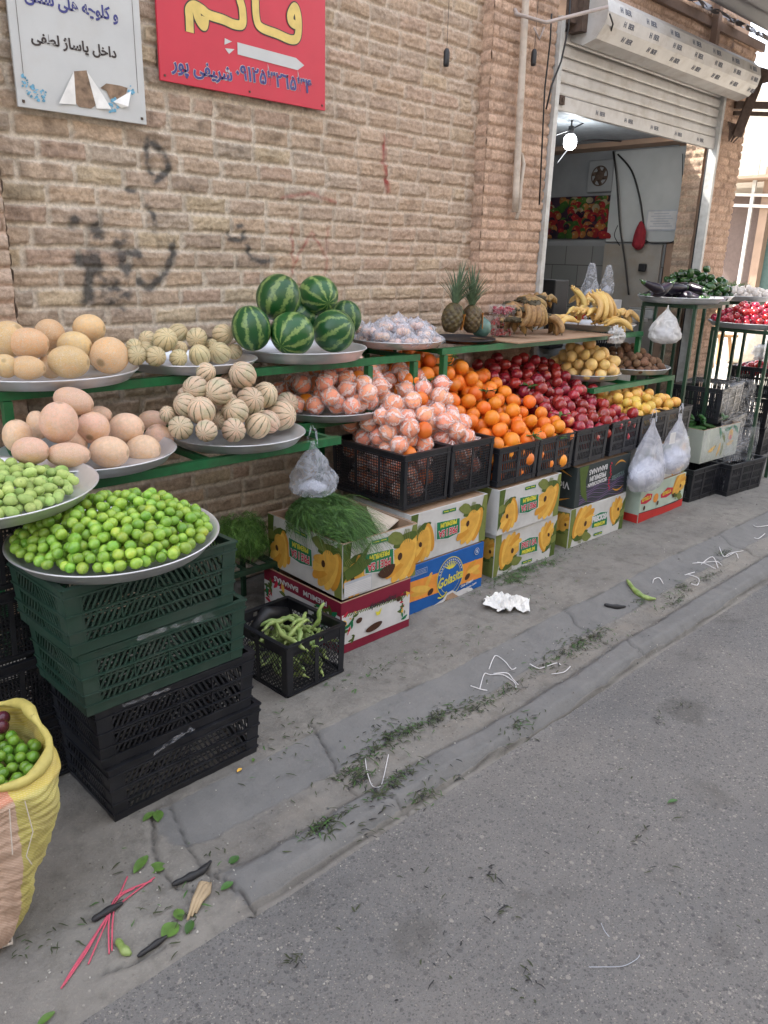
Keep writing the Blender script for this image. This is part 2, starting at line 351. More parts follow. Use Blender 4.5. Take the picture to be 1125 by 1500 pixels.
def netted_mat(name, a, b, ribs=0, groove=(.12, .14, .06), net=(.62, .52, .38), nsc=70, gw=.80):
    g = NG(name); v = g.co('Object')
    n = g.noise(v, 1.2, 3); c = g.mix(g.ramp(n, [(.35, 0), (.65, 1)]), a, b); c = hsv_var(g, c, .035, .3); c = g.mix(g.math('MULTIPLY', g.ramp(g.noise(v, 5, 6, .75), [(.42, 0), (.66, 1)]), .45), c, tuple(x * .62 for x in b)); nsc = nsc * .1
    mp = g.n('Mix', data_type='VECTOR'); mp.inputs[0].default_value = .03; g.l(v, mp.inputs[4]); g.l(g.noise(v, 3, 2, out=1), mp.inputs[5])
    e = g.vor(mp.outputs[1], nsc, 'DISTANCE_TO_EDGE'); ne = g.ramp(e, [(.03, 1), (.10, 0)])
    c = g.mix(g.math('MULTIPLY', g.ramp(g.noise(v, .8, 3, .6), [(.5, 0), (.68, 1)]), .6), c, (.36, .38, .20) if ribs else (.72, .38, .14)); c = g.mix(g.math('MULTIPLY', ne, .7), c, net); sp = g.n('SeparateXYZ'); g.l(v, sp.inputs[0]); c = g.mix(g.math('MULTIPLY', g.ramp(g.math('ABSOLUTE', sp.outputs[2]), [(.955, 0), (.975, 1)]), .7), c, (.22, .16, .08))
    if ribs:
        s = g.n('SeparateXYZ'); g.l(v, s.inputs[0]); an = g.math('ARCTAN2', s.outputs[1], s.outputs[0])
        t = g.math('COSINE', g.math('ADD', g.math('MULTIPLY', an, float(ribs)), g.math('MULTIPLY', g.math('SUBTRACT', g.noise(v, 3, 4), .5), 2.4)))
        c = g.mix(g.math('MULTIPLY', g.ramp(g.math('MULTIPLY_ADD', t, -.5, .5), [(gw, 0), (min(.99, gw + .10), 1)]), g.ramp(g.noise(v, 2.2, 2), [(.35, .25), (.55, .9)])), c, groove)
    g.bump(ne, .35, .02); return g.set(c, .65, 0, .3)
WMEL = watermelon_mat()
MELON_Y = netted_mat('golden_melon_rind', (.72, .43, .18), (.68, .48, .28), nsc=110)
MELON_P = netted_mat('pale_netted_melon_rind', (.76, .47, .32), (.68, .48, .34), nsc=110, net=(.66, .50, .40))
CANT_G = netted_mat('ribbed_melon_rind_gold', (.66, .49, .25), (.56, .46, .28), 10, (.24, .2, .09), (.62, .55, .38), 140, .88)
CANT_P = netted_mat('ribbed_melon_rind_pink', (.72, .46, .30), (.58, .49, .36), 10, (.14, .13, .07), (.66, .55, .42), 140, .87)

def film_mat(name, base=.10, streak=.75, col=(.9, .9, .92), radial=True, sc_=30, tint=(1, 1, 1)):
    g = NG(name); v = g.co('Object')
    if radial:
        s = g.n('SeparateXYZ'); g.l(v, s.inputs[0]); an = g.math('ARCTAN2', s.outputs[1], s.outputs[0])
        t = g.math('ADD', g.math('MULTIPLY', an, 5.0), g.math('MULTIPLY', g.noise(v, 26, 5, .7), 14)); t = g.math('ADD', t, g.math('MULTIPLY', g.rand(), 20))
        st = g.ramp(g.math('MULTIPLY_ADD', g.math('SINE', t), .5, .5), [(.50, 0), (.98, 1)])  # radial streaks of white opacity imitate specular highlights on the wrap
        h = g.math('SINE', t)
    else:
        n = g.noise(v, sc_, 2.2 if name == 'stretch_film' else 5, .6, 1.2); st = g.ramp(g.math('ABSOLUTE', g.math('SUBTRACT', n, .5)), [(0.0, 1), (.12, 0)]); h = n
    fac = g.math('MULTIPLY_ADD', st, streak - base, base)
    tr = g.n('BsdfTransparent'); tr.inputs[0].default_value = (*tint, 1)
    g.set(col, .22, 0, .6); g.b.inputs['Transmission Weight'].default_value = 0
    tl = g.n('BsdfTranslucent'); tl.inputs[0].default_value = (*col, 1)
    m0 = g.n('MixShader'); m0.inputs[0].default_value = .35; g.l(g.b.outputs[0], m0.inputs[1]); g.l(tl.outputs[0], m0.inputs[2])
    m = g.n('MixShader'); g.l(fac, m.inputs[0]); g.l(tr.outputs[0], m.inputs[1]); g.l(m0.outputs[0], m.inputs[2]); g.l(m.outputs[0], g.out.inputs[0])
    g.bump(h, .5 if radial else .22, .004); return g.m
FILM = film_mat('fruit_wrap_film', .20, .84, (.95, .93, .93))
BAG = film_mat('carrier_bag_plastic', .34, .48, (.78, .80, .87), False, 9)
BAGW = film_mat('white_bag_plastic', .60, .8, (.8, .8, .79), False, 12)
WRAPF = film_mat('stretch_film', .05, .30, (.7, .72, .76), False, 5)
CLEARB = film_mat('clear_bag_plastic', .14, .42, (.72, .76, .84), False, 10)
def leafm(name, col): return simple(name, col, .55, var=.35, nscale=25, randv=.4)
HERB = leafm('dill_green', (.055, .13, .03)); HERB2 = leafm('herb_light_green', (.12, .25, .05)); LEAFG = leafm('leaf_green', (.05, .13, .025))
LEAFD = simple('wilted_leaf', (.045, .055, .025), .8, var=.5); LEAFY = simple('fresh_leaf', (.09, .18, .03), .6, var=.4); DRYL = simple('dry_husk', (.38, .29, .18), .8)
STRW = simple('white_string', (.68, .66, .66), .7); STRR = simple('pink_string', (.55, .09, .14), .7); PAPER = simple('white_tissue', (.72, .71, .68), .8, bumpk=.4)
STEEL = simple('painted_steel_white', (.50, .50, .48), .45, .1, .12, 20, .1, dirt=(.2, .17, .13), dirtamt=.6)
SHUT = simple('shutter_white', (.48, .465, .44), .42, .15, .1, 6, .1, dirt=(.27, .22, .17), dirtamt=.5)
RUST = simple('rusty_steel', (.09, .06, .045), .8, .2, .3, 30, .3)
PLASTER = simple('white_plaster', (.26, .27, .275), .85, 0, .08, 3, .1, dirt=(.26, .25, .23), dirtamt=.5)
BLKM = simple('matt_black', (.015, .015, .017), .5); CABLE = simple('black_cable', (.012, .012, .013), .5)
# ------------------------------------------------------------------ ground
def height_sheet(name, x0, x1, y0, y1, res, zf, m):
    nx = int((x1 - x0) / res) + 1; ny = int((y1 - y0) / res) + 1
    X, Y = np.meshgrid(np.linspace(x0, x1, nx), np.linspace(y0, y1, ny), indexing='ij')
    o = link(name, grid_mesh(name, np.stack([X, Y, zf(X, Y)], -1), m)); o['kind'] = 'structure'; return o
def smudge(U, V, pts, wd):
    d = np.full(U.shape, 9.)
    for (a, b), (c, e) in zip(pts[:-1], pts[1:]):
        vx, vy = c - a, e - b; L = vx * vx + vy * vy + 1e-9
        t = np.clip(((U - a) * vx + (V - b) * vy) / L, 0, 1)
        d = np.minimum(d, np.hypot(U - a - t * vx, V - b - t * vy))
    return np.exp(-(d / wd) ** 2)
CRACKS = [[tuple(atz(x, y, -.015))[:2] for x, y in c] for c in (((222, 1195), (225, 1250), (235, 1275), (262, 1300), (290, 1305)), ((262, 1208), (285, 1250), (305, 1272), (320, 1270)), ((300, 1270), (330, 1285), (360, 1310), (385, 1330), (400, 1350)), ((375, 1318), (372, 1352)), ((385, 1325), (402, 1322)), ((240, 1180), (262, 1208)), ((150, 1420), (195, 1405), (240, 1380)), ((455, 1065), (470, 1085), (490, 1112), (515, 1142), (555, 1165), (600, 1180)))]
def street_z(X, Y):
    n = fbm(X * 3, Y * 3, 4) - .5; fn = fbm(X * 30, Y * 30, 3) - .5
    wob = .05 * (fbm(X * 1.3, Y * 0 + 3, 3) - .5) + .022 * (fbm(X * 9, Y * 3, 3) - .5)
    y = Y + wob
    k = sstep(.82, 1.0, X + .12 * (fbm(Y * 6, X * 2, 3) - .5))
    prof = np.interp(y, [1.36, 1.385, 1.395, 1.42, 1.495, 1.535, 1.56, 1.68, 1.84, 1.87, 1.95],
                     [-.050, -.050, -.035, -.004, -.006, -.045, -.060, -.052, -.010, .0, .0])
    flat = np.interp(y, [1.2, 1.5, 1.9], [-.03, -.018, 0])
    joint = np.zeros_like(X)
    for xj in (3.02, 4.75, 6.4):
        joint += np.exp(-((X - xj - .1 * (Y - 1.6) + .02 * np.sin(Y * 40)) / .008) ** 2) * ((y > 1.39) & (y < 1.86))
    cr = np.zeros_like(X)
    for c in CRACKS: cr = np.maximum(cr, smudge(X + .02 * (fbm(X * 20, Y * 20, 3) - .5), Y, c, .007))
    return prof * k + flat * (1 - k) + .014 * n + .005 * fn - .008 * joint - .012 * cr
def ground_sheet(name, x0, x1, y0, y1, res):
    nx = int((x1 - x0) / res) + 1; ny = int((y1 - y0) / res) + 1
    X, Y = np.meshgrid(np.linspace(x0, x1, nx), np.linspace(y0, y1, ny), indexing='ij')
    k = sstep(.78, .98, X + .16 * (fbm(Y * 6, X * 2, 3) - .5)); wb = .05 * (fbm(X * 1.3, Y * 0 + 3, 3) - .5); y = Y + wb
    sm = (np.clip(sstep(1.66, 1.72, y) - sstep(1.85, 1.875, y), 0, 1) + np.clip(sstep(1.39, 1.40, y) - sstep(1.525, 1.545, y), 0, 1)) * k
    cr = np.zeros_like(X); xw = X + .02 * (fbm(X * 20, Y * 20, 3) - .5)
    for c in CRACKS: cr = np.maximum(cr, smudge(xw, Y, c, .0045) * (.35 + .6 * fbm(X * 12, Y * 12, 3)))
    for xj in (3.02, 4.75, 6.4): cr = np.maximum(cr, .5 * np.exp(-((X - xj - .1 * (Y - 1.6) + .02 * np.sin(Y * 40)) / .006) ** 2) * ((y > 1.39) & (y < 1.86)))
    cr = np.maximum(cr, .55 * np.exp(-((y - 1.535) / .006) ** 2) * k * sstep(.45, .6, fbm(X * 7, Y, 3))); cr = np.maximum(cr, .6 * np.exp(-((y - 1.862) / .005) ** 2) * k * sstep(.42, .6, fbm(X * 9, Y, 3)))
    cr = np.maximum(cr, .75 * np.exp(-((y - 1.388) / .006) ** 2) * k); cr = np.maximum(cr, .5 * sstep(3.16, 3.21, Y))
    dust = np.clip(sstep(1.53, 1.56, y) - sstep(1.64, 1.70, y), 0, 1) * .6 * k + .25 * (Y > 1.9)
    o = link(name, grid_mesh(name, np.stack([X, Y, street_z(X, Y)], -1), PAVE, np.stack([sm, cr, dust], -1))); o['kind'] = 'structure'
ground_sheet('pavement', -1.2, 9.0, 1.862, 3.3, .0135)
ground_sheet('gutter', -1.2, 9.0, 1.375, 1.862, .0095)
def band(name, y0, y1, m, dz=0):
    height_sheet(name, -1.2, 9.0, y0, y1, .013, lambda X, Y: street_z(X, Y) + dz, m)
def band2(name, x0, x1, y0, y1, m): height_sheet(name, x0, x1, y0, y1, .011, street_z, m)

height_sheet('road', -2.5, 9.0, -2.5, 1.375, .022, lambda X, Y: np.where(Y > 1.2, street_z(X, np.maximum(Y, 1.30)), 0) * sstep(1.2, 1.37, Y)
             + (1 - sstep(1.2, 1.37, Y)) * (-.035 + .012 * (fbm(X * 2, Y * 2, 3) - .5) + .003 * (fbm(X * 25, Y * 25, 3) - .5)), ASPH)
m = MB(); S = 250; m.add([(-S, -S, -.085), (S, -S, -.085), (S, S, -.085), (-S, S, -.085)], [(0, 1, 2, 3)])
g_ = NG('pale_dust'); g_.set(g_.ramp(g_.noise(g_.pos(), 1.5, 5), [(.3, (.30, .27, .23)), (.7, (.38, .35, .30))]), .9)
o = m.build('ground', g_.m); o['kind'] = 'structure'
m = MB(); m.add([(7.2, 3.3, -.006), (30, 3.3, -.006), (30, 30, -.006), (7.2, 30, -.006)], [(0, 1, 2, 3)]); o = m.build('side_street', g_.m); o['kind'] = 'structure'

# ------------------------------------------------------------------ brick building
def W2(*pp): return [(at(x, y, 3.2).x, at(x, y, 3.2).z) for x, y in pp]
def brick_wall(name, o, u, v, nrm, W, H, res, course, blen, palette, mortar, mort=.011, dep=.012, rough=.006, seed=1, colfn=None, parent=None, v0=0):
    rg = np.random.default_rng(seed)
    nu = int(W / res) + 1; nv = int(H / res) + 1
    U, V = np.meshgrid(np.linspace(0, W, nu), np.linspace(0, H, nv), indexing='ij')
    Vw = V + .007 * (fbm(U * 2.5, V * 2.5 + seed, 3) - .5) * 2; Uw = U + .004 * (fbm(U * 9 + 50, V * 9, 3) - .5) * 2
    Vw = Vw + .005 * (fbm(U * 25 + seed * 9, V * 25, 3) - .5)
    Uw = Uw + .005 * (fbm(U * 22 + seed * 5, V * 30, 3) - .5)
    row = np.floor(Vw / course).astype(int); nr = row.max() + 2
    dv = np.minimum(Vw - row * course, (row + 1) * course - Vw)
    du = np.zeros_like(U); tone = np.zeros(U.shape, int); K = 0
    hh = np.zeros_like(U); r1 = np.zeros_like(U); r2 = np.zeros_like(U)
    for r in range(row.min(), nr):
        ed = [-(blen * (.5 if r % 2 else 0) + rg.uniform(0, .03)) - .03]
        while ed[-1] < W + .3: ed.append(ed[-1] + blen * (rg.uniform(.93, 1.07) if rg.random() > .08 else .55))
        ed = np.array(ed); mk = row == r
        if not mk.any(): continue
        uu = Uw[mk]; i = np.clip(np.searchsorted(ed, uu) - 1, 0, len(ed) - 2)
        du[mk] = np.minimum(uu - ed[i], ed[i + 1] - uu)
        t = rg.integers(0, len(palette), len(ed)); tone[mk] = t[i]
        a = rg.uniform(-1, 1, len(ed)); b = rg.uniform(-1, 1, len(ed)); c = rg.uniform(-1, 1, len(ed))
        hh[mk] = a[i] * .003; r1[mk] = b[i]; r2[mk] = c[i]
    d = np.minimum(du, dv); e = mort / 2
    chips = fbm(U * 30 + seed, V * 30, 4)
    prof = sstep(e * .6, e + .006 + .012 * sstep(.55, .8, chips), d + .005 * (fbm(U * 45, V * 45 + 9, 3) - .5))
    layer = (fbm(U * 8 + r1 * 31, V * 75 + r2 * 7, 3) - .5) * rough * 1.3
    h = prof * (dep + hh + layer + (fbm(U * 60, V * 60, 3) - .5) * rough) + (1 - prof) * (fbm(U * 30 + 3, V * 30, 3) - .5) * .005
    pal = np.array(palette)[tone] * (1 + .09 * r1[..., None]) * (1 + .4 * (fbm(U * 12 + r1 * 20, V * 18, 4) - .5)[..., None])
    k = prof[..., None]; C = pal * k + np.array(mortar) * (1 + .35 * (fbm(U * 20, V * 20 + 4, 3)[..., None] - .5)) * (1 - k)
    dk = sstep(.60, .78, fbm(U * 14 + 7, V * 14 + seed, 4))[..., None]; C = C * (1 - .30 * dk * k)
    if colfn: C = colfn(U, V, C, prof)
    C = C * np.array((1.18, 1.20, 1.17))
    o, u, v, nrm = [np.array(x, float) for x in (o, u, v, nrm)]
    P = o + U[..., None] * u + V[..., None] * v + h[..., None] * nrm
    me = grid_mesh(name, P, BRICK, C); return link(name, me, parent)

BLD = thing('brick_building', 'tan and pink brick shop building with a wide shuttered doorway and painted brick piers', 'building', (3.2, 3.2, 0))
def kid(o):  # keep world placement under an Empty
    o.matrix_parent_inverse = Matrix.Translation(-Vector(o.parent.location)); return o
PALT = [(.36, .27, .205), (.39, .295, .225), (.335, .255, .20), (.375, .27, .21), (.40, .315, .225), (.345, .275, .22), (.38, .28, .205), (.385, .29, .22)]
MORT = (.53, .46, .39)
PALP = [(.44, .30, .225), (.46, .315, .235), (.43, .29, .22), (.45, .31, .235)]
def wall_col(U, V, C, prof):
    X = U + 1.0; Z = V
    pk = sstep(2.1, 3.2, X + .7 * (fbm(U * 2, V * 2, 3) - .5))[..., None] * .6
    C = C * (1 - pk) + (C * .35 + np.array((.44, .31, .235)) * .65) * pk
    dirt = sstep(1.9, 1.0, Z)[..., None] * .0
    gr = np.clip(2.2 * fbm(U * 26 + 3, V * 34, 4) - .45, 0, 1.2)
    blk = np.zeros_like(U)
    for pts, wd in ((W2((215, 205), (240, 225), (245, 250), (225, 265), (213, 240), (215, 205)), .014), (W2((185, 278), (216, 282)), .013), (W2((205, 290), (222, 312), (226, 340)), .014),
                    (W2((105, 330), (108, 322)), .022), (W2((140, 328), (142, 350), (135, 375), (150, 410), (165, 445)), .035), (W2((175, 345), (172, 372), (188, 400), (180, 430)), .03),
                    (W2((140, 370), (200, 372)), .02), (W2((250, 350), (252, 370), (240, 400), (215, 425), (195, 405)), .02), (W2((115, 380), (135, 385), (125, 440)), .03), (W2((170, 420), (172, 450)), .03),
                    (W2((352, 330), (335, 335), (332, 350), (350, 352), (356, 340)), .011), (W2((356, 348), (366, 378), (380, 384), (400, 380)), .012)):
        blk = np.maximum(blk, smudge(X, Z, pts, wd))
    blk = np.clip(blk * gr * 1.2, 0, .85)[..., None]; C = C * (1 - blk) + np.array((.045, .048, .052)) * blk
    red = np.zeros_like(U)
    for pts, wd in ((W2((562, 202), (561, 240), (567, 280)), .015), (W2((425, 335), (428, 400)), .008), (W2((478, 335), (476, 400)), .008), (W2((430, 385), (455, 340), (475, 375)), .008), (W2((410, 290), (450, 283), (490, 297)), .009)):
        red = np.maximum(red, smudge(X, Z, pts, wd) * (.9 if wd > .01 else .55))
    red = np.clip(red * np.maximum(gr, .65), 0, .9)[..., None]; C = C * (1 - red) + np.array((.26, .03, .03)) * red
    return C
kid(brick_wall('wall', (1.0, 3.2, 0), (1, 0, 0), (0, 0, 1), (0, -1, 0), 2.76, 3.4, .0062, .0775, .205, PALT, MORT, .0145, .013, .0085, colfn=wall_col, parent=BLD, seed=3))
PM = (.38, .26, .195)
def pier(name, x0, x1, y, z1, seed, z0=0, course=.062, res=.009, pal=PALP, ret=None):
    o = kid(brick_wall(name, (x0, y, z0), (1, 0, 0), (0, 0, 1), (0, -1, 0), x1 - x0, z1 - z0, res, course, .205, pal, PM, .008, .012, .004, seed, parent=BLD))
    return o
pier('pilaster', 3.743, 4.33, 3.125, 3.6, 11)
kid(brick_wall('pilaster_return', (3.748, 3.25, 0), (0, -1, 0), (0, 0, 1), (-1, 0, 0), .135, 3.6, .009, .062, .205, PALP, PM, .007, .008, .003, 12, parent=BLD))
PALL = [(.40, .30, .24), (.42, .32, .26), (.37, .28, .22)]
pier('pilaster', .2, 1.07, 3.14, 3.4, 13, pal=PALL)
kid(brick_wall('pilaster_return', (1.07, 3.14, 0), (0, 1, 0), (0, 0, 1), (1, 0, 0), .08, 3.4, .011, .062, .205, PALL, PM, .007, .008, .004, 14, parent=BLD))
pier('pier', 6.66, 7.10, 3.13, 3.3, 15)
kid(brick_wall('pier_return', (7.10, 3.14, 0), (0, 1, 0), (0, 0, 1), (1, 0, 0), 3.0, 3.3, .02, .062, .205, PALP, PM, .007, .008, .004, 16, parent=BLD))
pier('lintel_wall', 4.33, 6.66, 3.14, 3.95, 17, z0=3.12)
kid(brick_wall('inner_pier', (6.72, 3.42, 0), (0, -1, 0), (0, 0, 1), (-1, 0, 0), .16, 2.64, .014, .062, .205, PALT, PM, .007, .008, .004, 18, parent=BLD))
# masses behind the brick faces, unseen upper storeys and parapet heightened to shade the street
m = MB()
m.b2((-14, 3.26, 0), (4.30, 3.62, 12)); m.b2((4.30, 3.26, 3.18), (6.70, 3.62, 12)); m.b2((6.70, 3.2, 2.62), (7.08, 6.1, 12)); m.b2((6.94, 3.2, 0), (7.08, 6.1, 2.62)); m.b2((6.74, 3.25, 0), (6.94, 3.41, 2.62))
m.b2((-14, 3.62, 11.6), (6.70, 8, 12))
kid(m.build('upper_storeys', simple('upper_brick', (.36, .24, .17), .9, nscale=8), BLD))
m = MB(); m.b2((3.7, 3.10, 3.30), (7.2, 3.13, 3.36)); m.box((6.25, 3.08, 3.36), (.05, .05, .5))
kid(m.build('ledge', simple('ledge', (.16, .10, .07), .8), BLD))
# shop interior
m = MB(); m.b2((4.3, 6.0, 0), (6.94, 6.1, 2.7)); m.b2((4.2, 3.62, 0), (4.3, 6.1, 2.7))
kid(m.build('inner_wall', PLASTER, BLD))
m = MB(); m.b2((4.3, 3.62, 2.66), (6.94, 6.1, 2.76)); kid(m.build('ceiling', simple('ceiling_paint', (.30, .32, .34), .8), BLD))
m = MB(); m.b2((4.3, 3.18, .0), (6.94, 6.1, .022)); kid(m.build('shop_floor', simple('floor_tiles', (.2, .19, .18), .6), BLD))
def tiles_mat():
    g = NG('wall_tiles'); p = g.pos(); mp = g.n('Mapping'); mp.inputs['Rotation'].default_value = (0, R_(90), R_(90)); g.l(p, mp.inputs[0])
    b = g.n('TexBrick'); b.inputs['Scale'].default_value = 1; b.inputs['Brick Width'].default_value = .30; b.inputs['Row Height'].default_value = .2; b.inputs['Mortar Size'].default_value = .004
    s = g.n('SeparateXYZ'); g.l(p, s.inputs[0]); cc = g.n('CombineXYZ'); g.l(s.outputs[1], cc.inputs[0]); g.l(s.outputs[2], cc.inputs[1]); g.l(cc.outputs[0], b.inputs[0])
    b.inputs['Color1'].default_value = (.24, .24, .24, 1); b.inputs['Color2'].default_value = (.20, .21, .21, 1); b.inputs['Mortar'].default_value = (.08, .08, .08, 1)
    return g.set(b.outputs[0], .3, 0, .5)
m = MB(); m.b2((6.925, 3.6, 0), (6.94, 6.0, 1.78)); kid(m.build('tiled_dado', tiles_mat(), BLD))
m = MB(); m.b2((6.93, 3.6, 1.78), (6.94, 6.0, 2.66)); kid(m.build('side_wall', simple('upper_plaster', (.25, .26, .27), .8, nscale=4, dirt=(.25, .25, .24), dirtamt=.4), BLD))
a, b = atx(902, 222, 6.915), atx(1000, 355, 6.915)
m = MB(); m.b2((6.905, b.y, b.z), (6.925, a.y, a.z)); o = kid(m.build('wall_panel', simple('white_panel', (.44, .46, .46), .5, nscale=3), BLD)); bevel(o, .008)
m = MB(); m.b2((6.90, 3.62, .022), (6.925, a.y, b.z - .02)); kid(m.build('stained_dado', simple('stained_plaster', (.30, .28, .25), .7, nscale=5, dirt=(.28, .22, .16), dirtamt=.6), BLD))
# door frame and shutter
for q_ in (((4.335, 3.09, 0), (4.375, 3.16, 3.0)), ((6.60, 3.10, 0), (6.635, 3.17, 3.0))): kid(MB().b2(*q_).build('shutter_guide', STEEL, BLD))
for q_ in (((6.637, 3.12, 0), (6.665, 3.2, 3.0)), ((4.31, 3.165, 0), (4.345, 3.25, 3.1))): kid(MB().b2(*q_).build('frame_post', BLKM, BLD))
n = 6; x0, x1 = 4.378, 6.597
m = MB(); zt, zb = 3.02, 2.60
for i in range(n):
    a = zb + (zt - zb) * i / n; b_ = zb + (zt - zb) * (i + 1) / n
    pr = [(3.158, a), (3.136, a + .004), (3.131, a + .012), (3.131, b_ - .016), (3.136, b_ - .008), (3.158, b_ - .005)]
    vs = [(x, y, z) for x in (x0, x1) for y, z in pr]; k = len(pr)
    m.add(vs, [(j, j + k, j + k + 1, j + 1) for j in range(k - 1)])
m.b2((x0, 3.152, zb), (x1, 3.158, zt))
sh = kid(m.build('roller_shutter', SHUT, BLD))
m = MB(); m.b2((x0, 3.126, 2.515), (x1, 3.160, 2.598)); bb = m.build('bottom_bar', SHUT, sh); bevel(bb, .004)
m = MB(); m.box((x0 + .06, 3.118, 2.57), (.05, .02, .05)); m.box((x0 + .06, 3.106, 2.57), (.02, .012, .02)); m.build('lock', RUST, sh)
# housing: facetted drum
prof = [(3.13, 3.135), (2.97, 3.135), (2.90, 3.085), (2.885, 3.02), (2.90, 2.955), (2.955, 2.89), (3.04, 2.865), (3.13, 2.90)]
m = MB(); X0, X1 = 4.50, 6.70; k = len(prof)
m.add([(x, y, z) for x in (X0, X1) for y, z in prof], [(j, j + k, (j + 1) % k + k, (j + 1) % k) for j in range(k)] + [tuple(range(k)), tuple(range(2 * k - 1, k - 1, -1))])
HOUS = kid(m.build('shutter_housing', SHUT, BLD))
m = MB(); m.b2((4.44, 3.02, 2.93), (4.497, 3.12, 3.14)); m.b2((4.38, 3.06, 2.97), (4.44, 3.10, 3.3)); m.prism((6.70, 3.0, 3.0), (6.90, 2.90, 3.06), .05, .09); m.prism((6.74, 3.02, 2.62), (6.82, 2.93, 3.1), .04, .07)
m.prism((6.80, 3.1, 2.86), (7.6, 2.6, 2.90), .03, .05); m.prism((6.80, 3.1, 2.80), (7.6, 2.6, 2.83), .025, .03)
for i in range(9): m.tube([(6.68 + .02 * i, 3.08, 2.72), (6.66 + .03 * i, 3.05, 2.66), (6.70 + .01 * i, 3.06, 2.58 + .01 * (i % 4))], .006, 5)
kid(m.build('shutter_bracket', RUST, BLD))

# writing
def text(s, size, m, M, parent=None, name='lettering', off=0.0, ext=.0008, align='CENTER', shear=0, sx=1.0, spacing=1.0):
    cu = bpy.data.curves.new('t', 'FONT'); cu.body = s; cu.size = size; cu.offset = off; cu.extrude = ext; cu.align_x = align; cu.align_y = 'CENTER'; cu.shear = shear; cu.resolution_u = 3; cu.space_character = spacing
    o = bpy.data.objects.new('t', cu); COL.objects.link(o); dg = bpy.context.evaluated_depsgraph_get(); dg.update()
    me = bpy.data.meshes.new_from_object(o.evaluated_get(dg)); bpy.data.objects.remove(o)
    me.transform(M @ Matrix.Diagonal((sx, 1, 1, 1))); me.materials.clear(); me.materials.append(m)
    return link(name, me, parent)
def frame_m(o, u, v):   # local x->u, y->v, z->u x v, columns
    u = Vector(u).normalized(); v = Vector(v).normalized(); n_ = u.cross(v); M = Matrix.Identity(4)
    for i in range(3): M[i][0], M[i][1], M[i][2], M[i][3] = u[i], v[i], n_[i], o[i]
    return M
PAR = simple('faded_print', (.13, .14, .17), .6)
def kidm(o):
    if o.parent is BLD or o.parent is not None: o.matrix_parent_inverse = (o.parent.matrix_world.inverted() if o.parent.type == 'MESH' else Matrix.Translation(-Vector(o.parent.location)))
    return o
bpy.context.view_layer.update()
for j, (pa, pb, col) in enumerate(((3, 2, 0), (4, 3, 0), (5, 4, 0))):   # facets: front upper .. lower
    ya, za = prof[pa]; yb, zb_ = prof[pb]; v = Vector((0, yb - ya, zb_ - za)).normalized()
    for i in range(7):
        c = Vector((4.70 + i * .31 + .05 * j, (ya + yb) / 2, (za + zb_) / 2)); nn = Vector((1, 0, 0)).cross(v)
        text('H  BER', .040 if j else .043, PAR, frame_m(c + nn * .0015, (1, 0, 0), v), HOUS, off=.0008)
for i in range(5): text('H  BER', .038, PAR, frame_m((4.9 + i * .36, 3.1245, 2.553), (1, 0, 0), (0, 0, 1)), bb)
for o in list(HOUS.children) + list(bb.children): o.matrix_parent_inverse = Matrix.Identity(4)

# ------------------------------------------------------------------ wall-mounted things
def poly(m, pts, M, z=0, mi=0, th=.0):
    vs = [M @ Vector((x, y, z)) for x, y in pts]
    area = sum(pts[i][0] * pts[(i + 1) % len(pts)][1] - pts[(i + 1) % len(pts)][0] * pts[i][1] for i in range(len(pts)))
    f = tuple(range(len(pts))); m.add(vs, [f if area > 0 else f[::-1]], mi)
def sgn(name, label, x0, x1, z0, z1, y, mat, tilt=0):
    t = thing(name, label, 'sign', (x0, y, z0)); m = MB(); m.b2((0, -.012, 0), (x1 - x0, 0, z1 - z0)); o = m.build('board', mat, t); bevel(o, .002); return t, x1 - x0, z1 - z0
SR = simple('sign_red', (.50, .018, .045), .35, var=.06, nscale=5); SW = simple('sign_white', (.48, .49, .485), .45, var=.06, nscale=5, dirt=(.45, .43, .40), dirtamt=.4)
SY = simple('sign_gold', (.62, .46, .13), .4); SB = simple('sign_blue', (.03, .035, .18), .4); SD = simple('sign_dark', (.03, .02, .02), .4)
a = at(233, 118, 3.17); b = at(474, 162, 3.17)
t, w_, h_ = sgn('shop_sign', 'red metal sign with gold lettering and a white arrow on the brick wall', a.x, b.x, a.z, a.z + .72, 3.17, SR)
FM = frame_m((0, -.0135, 0), (1, 0, 0), (0, 0, 1))
def T(s, size, mat, x, z, parent, off=0, lay=0, sx=1, name='lettering'):
    return text(s, size, mat, frame_m((x, -.0132 - .0012 * lay, z), (1, 0, 0), (0, 0, 1)), parent, name, off, .0004, sx=sx)
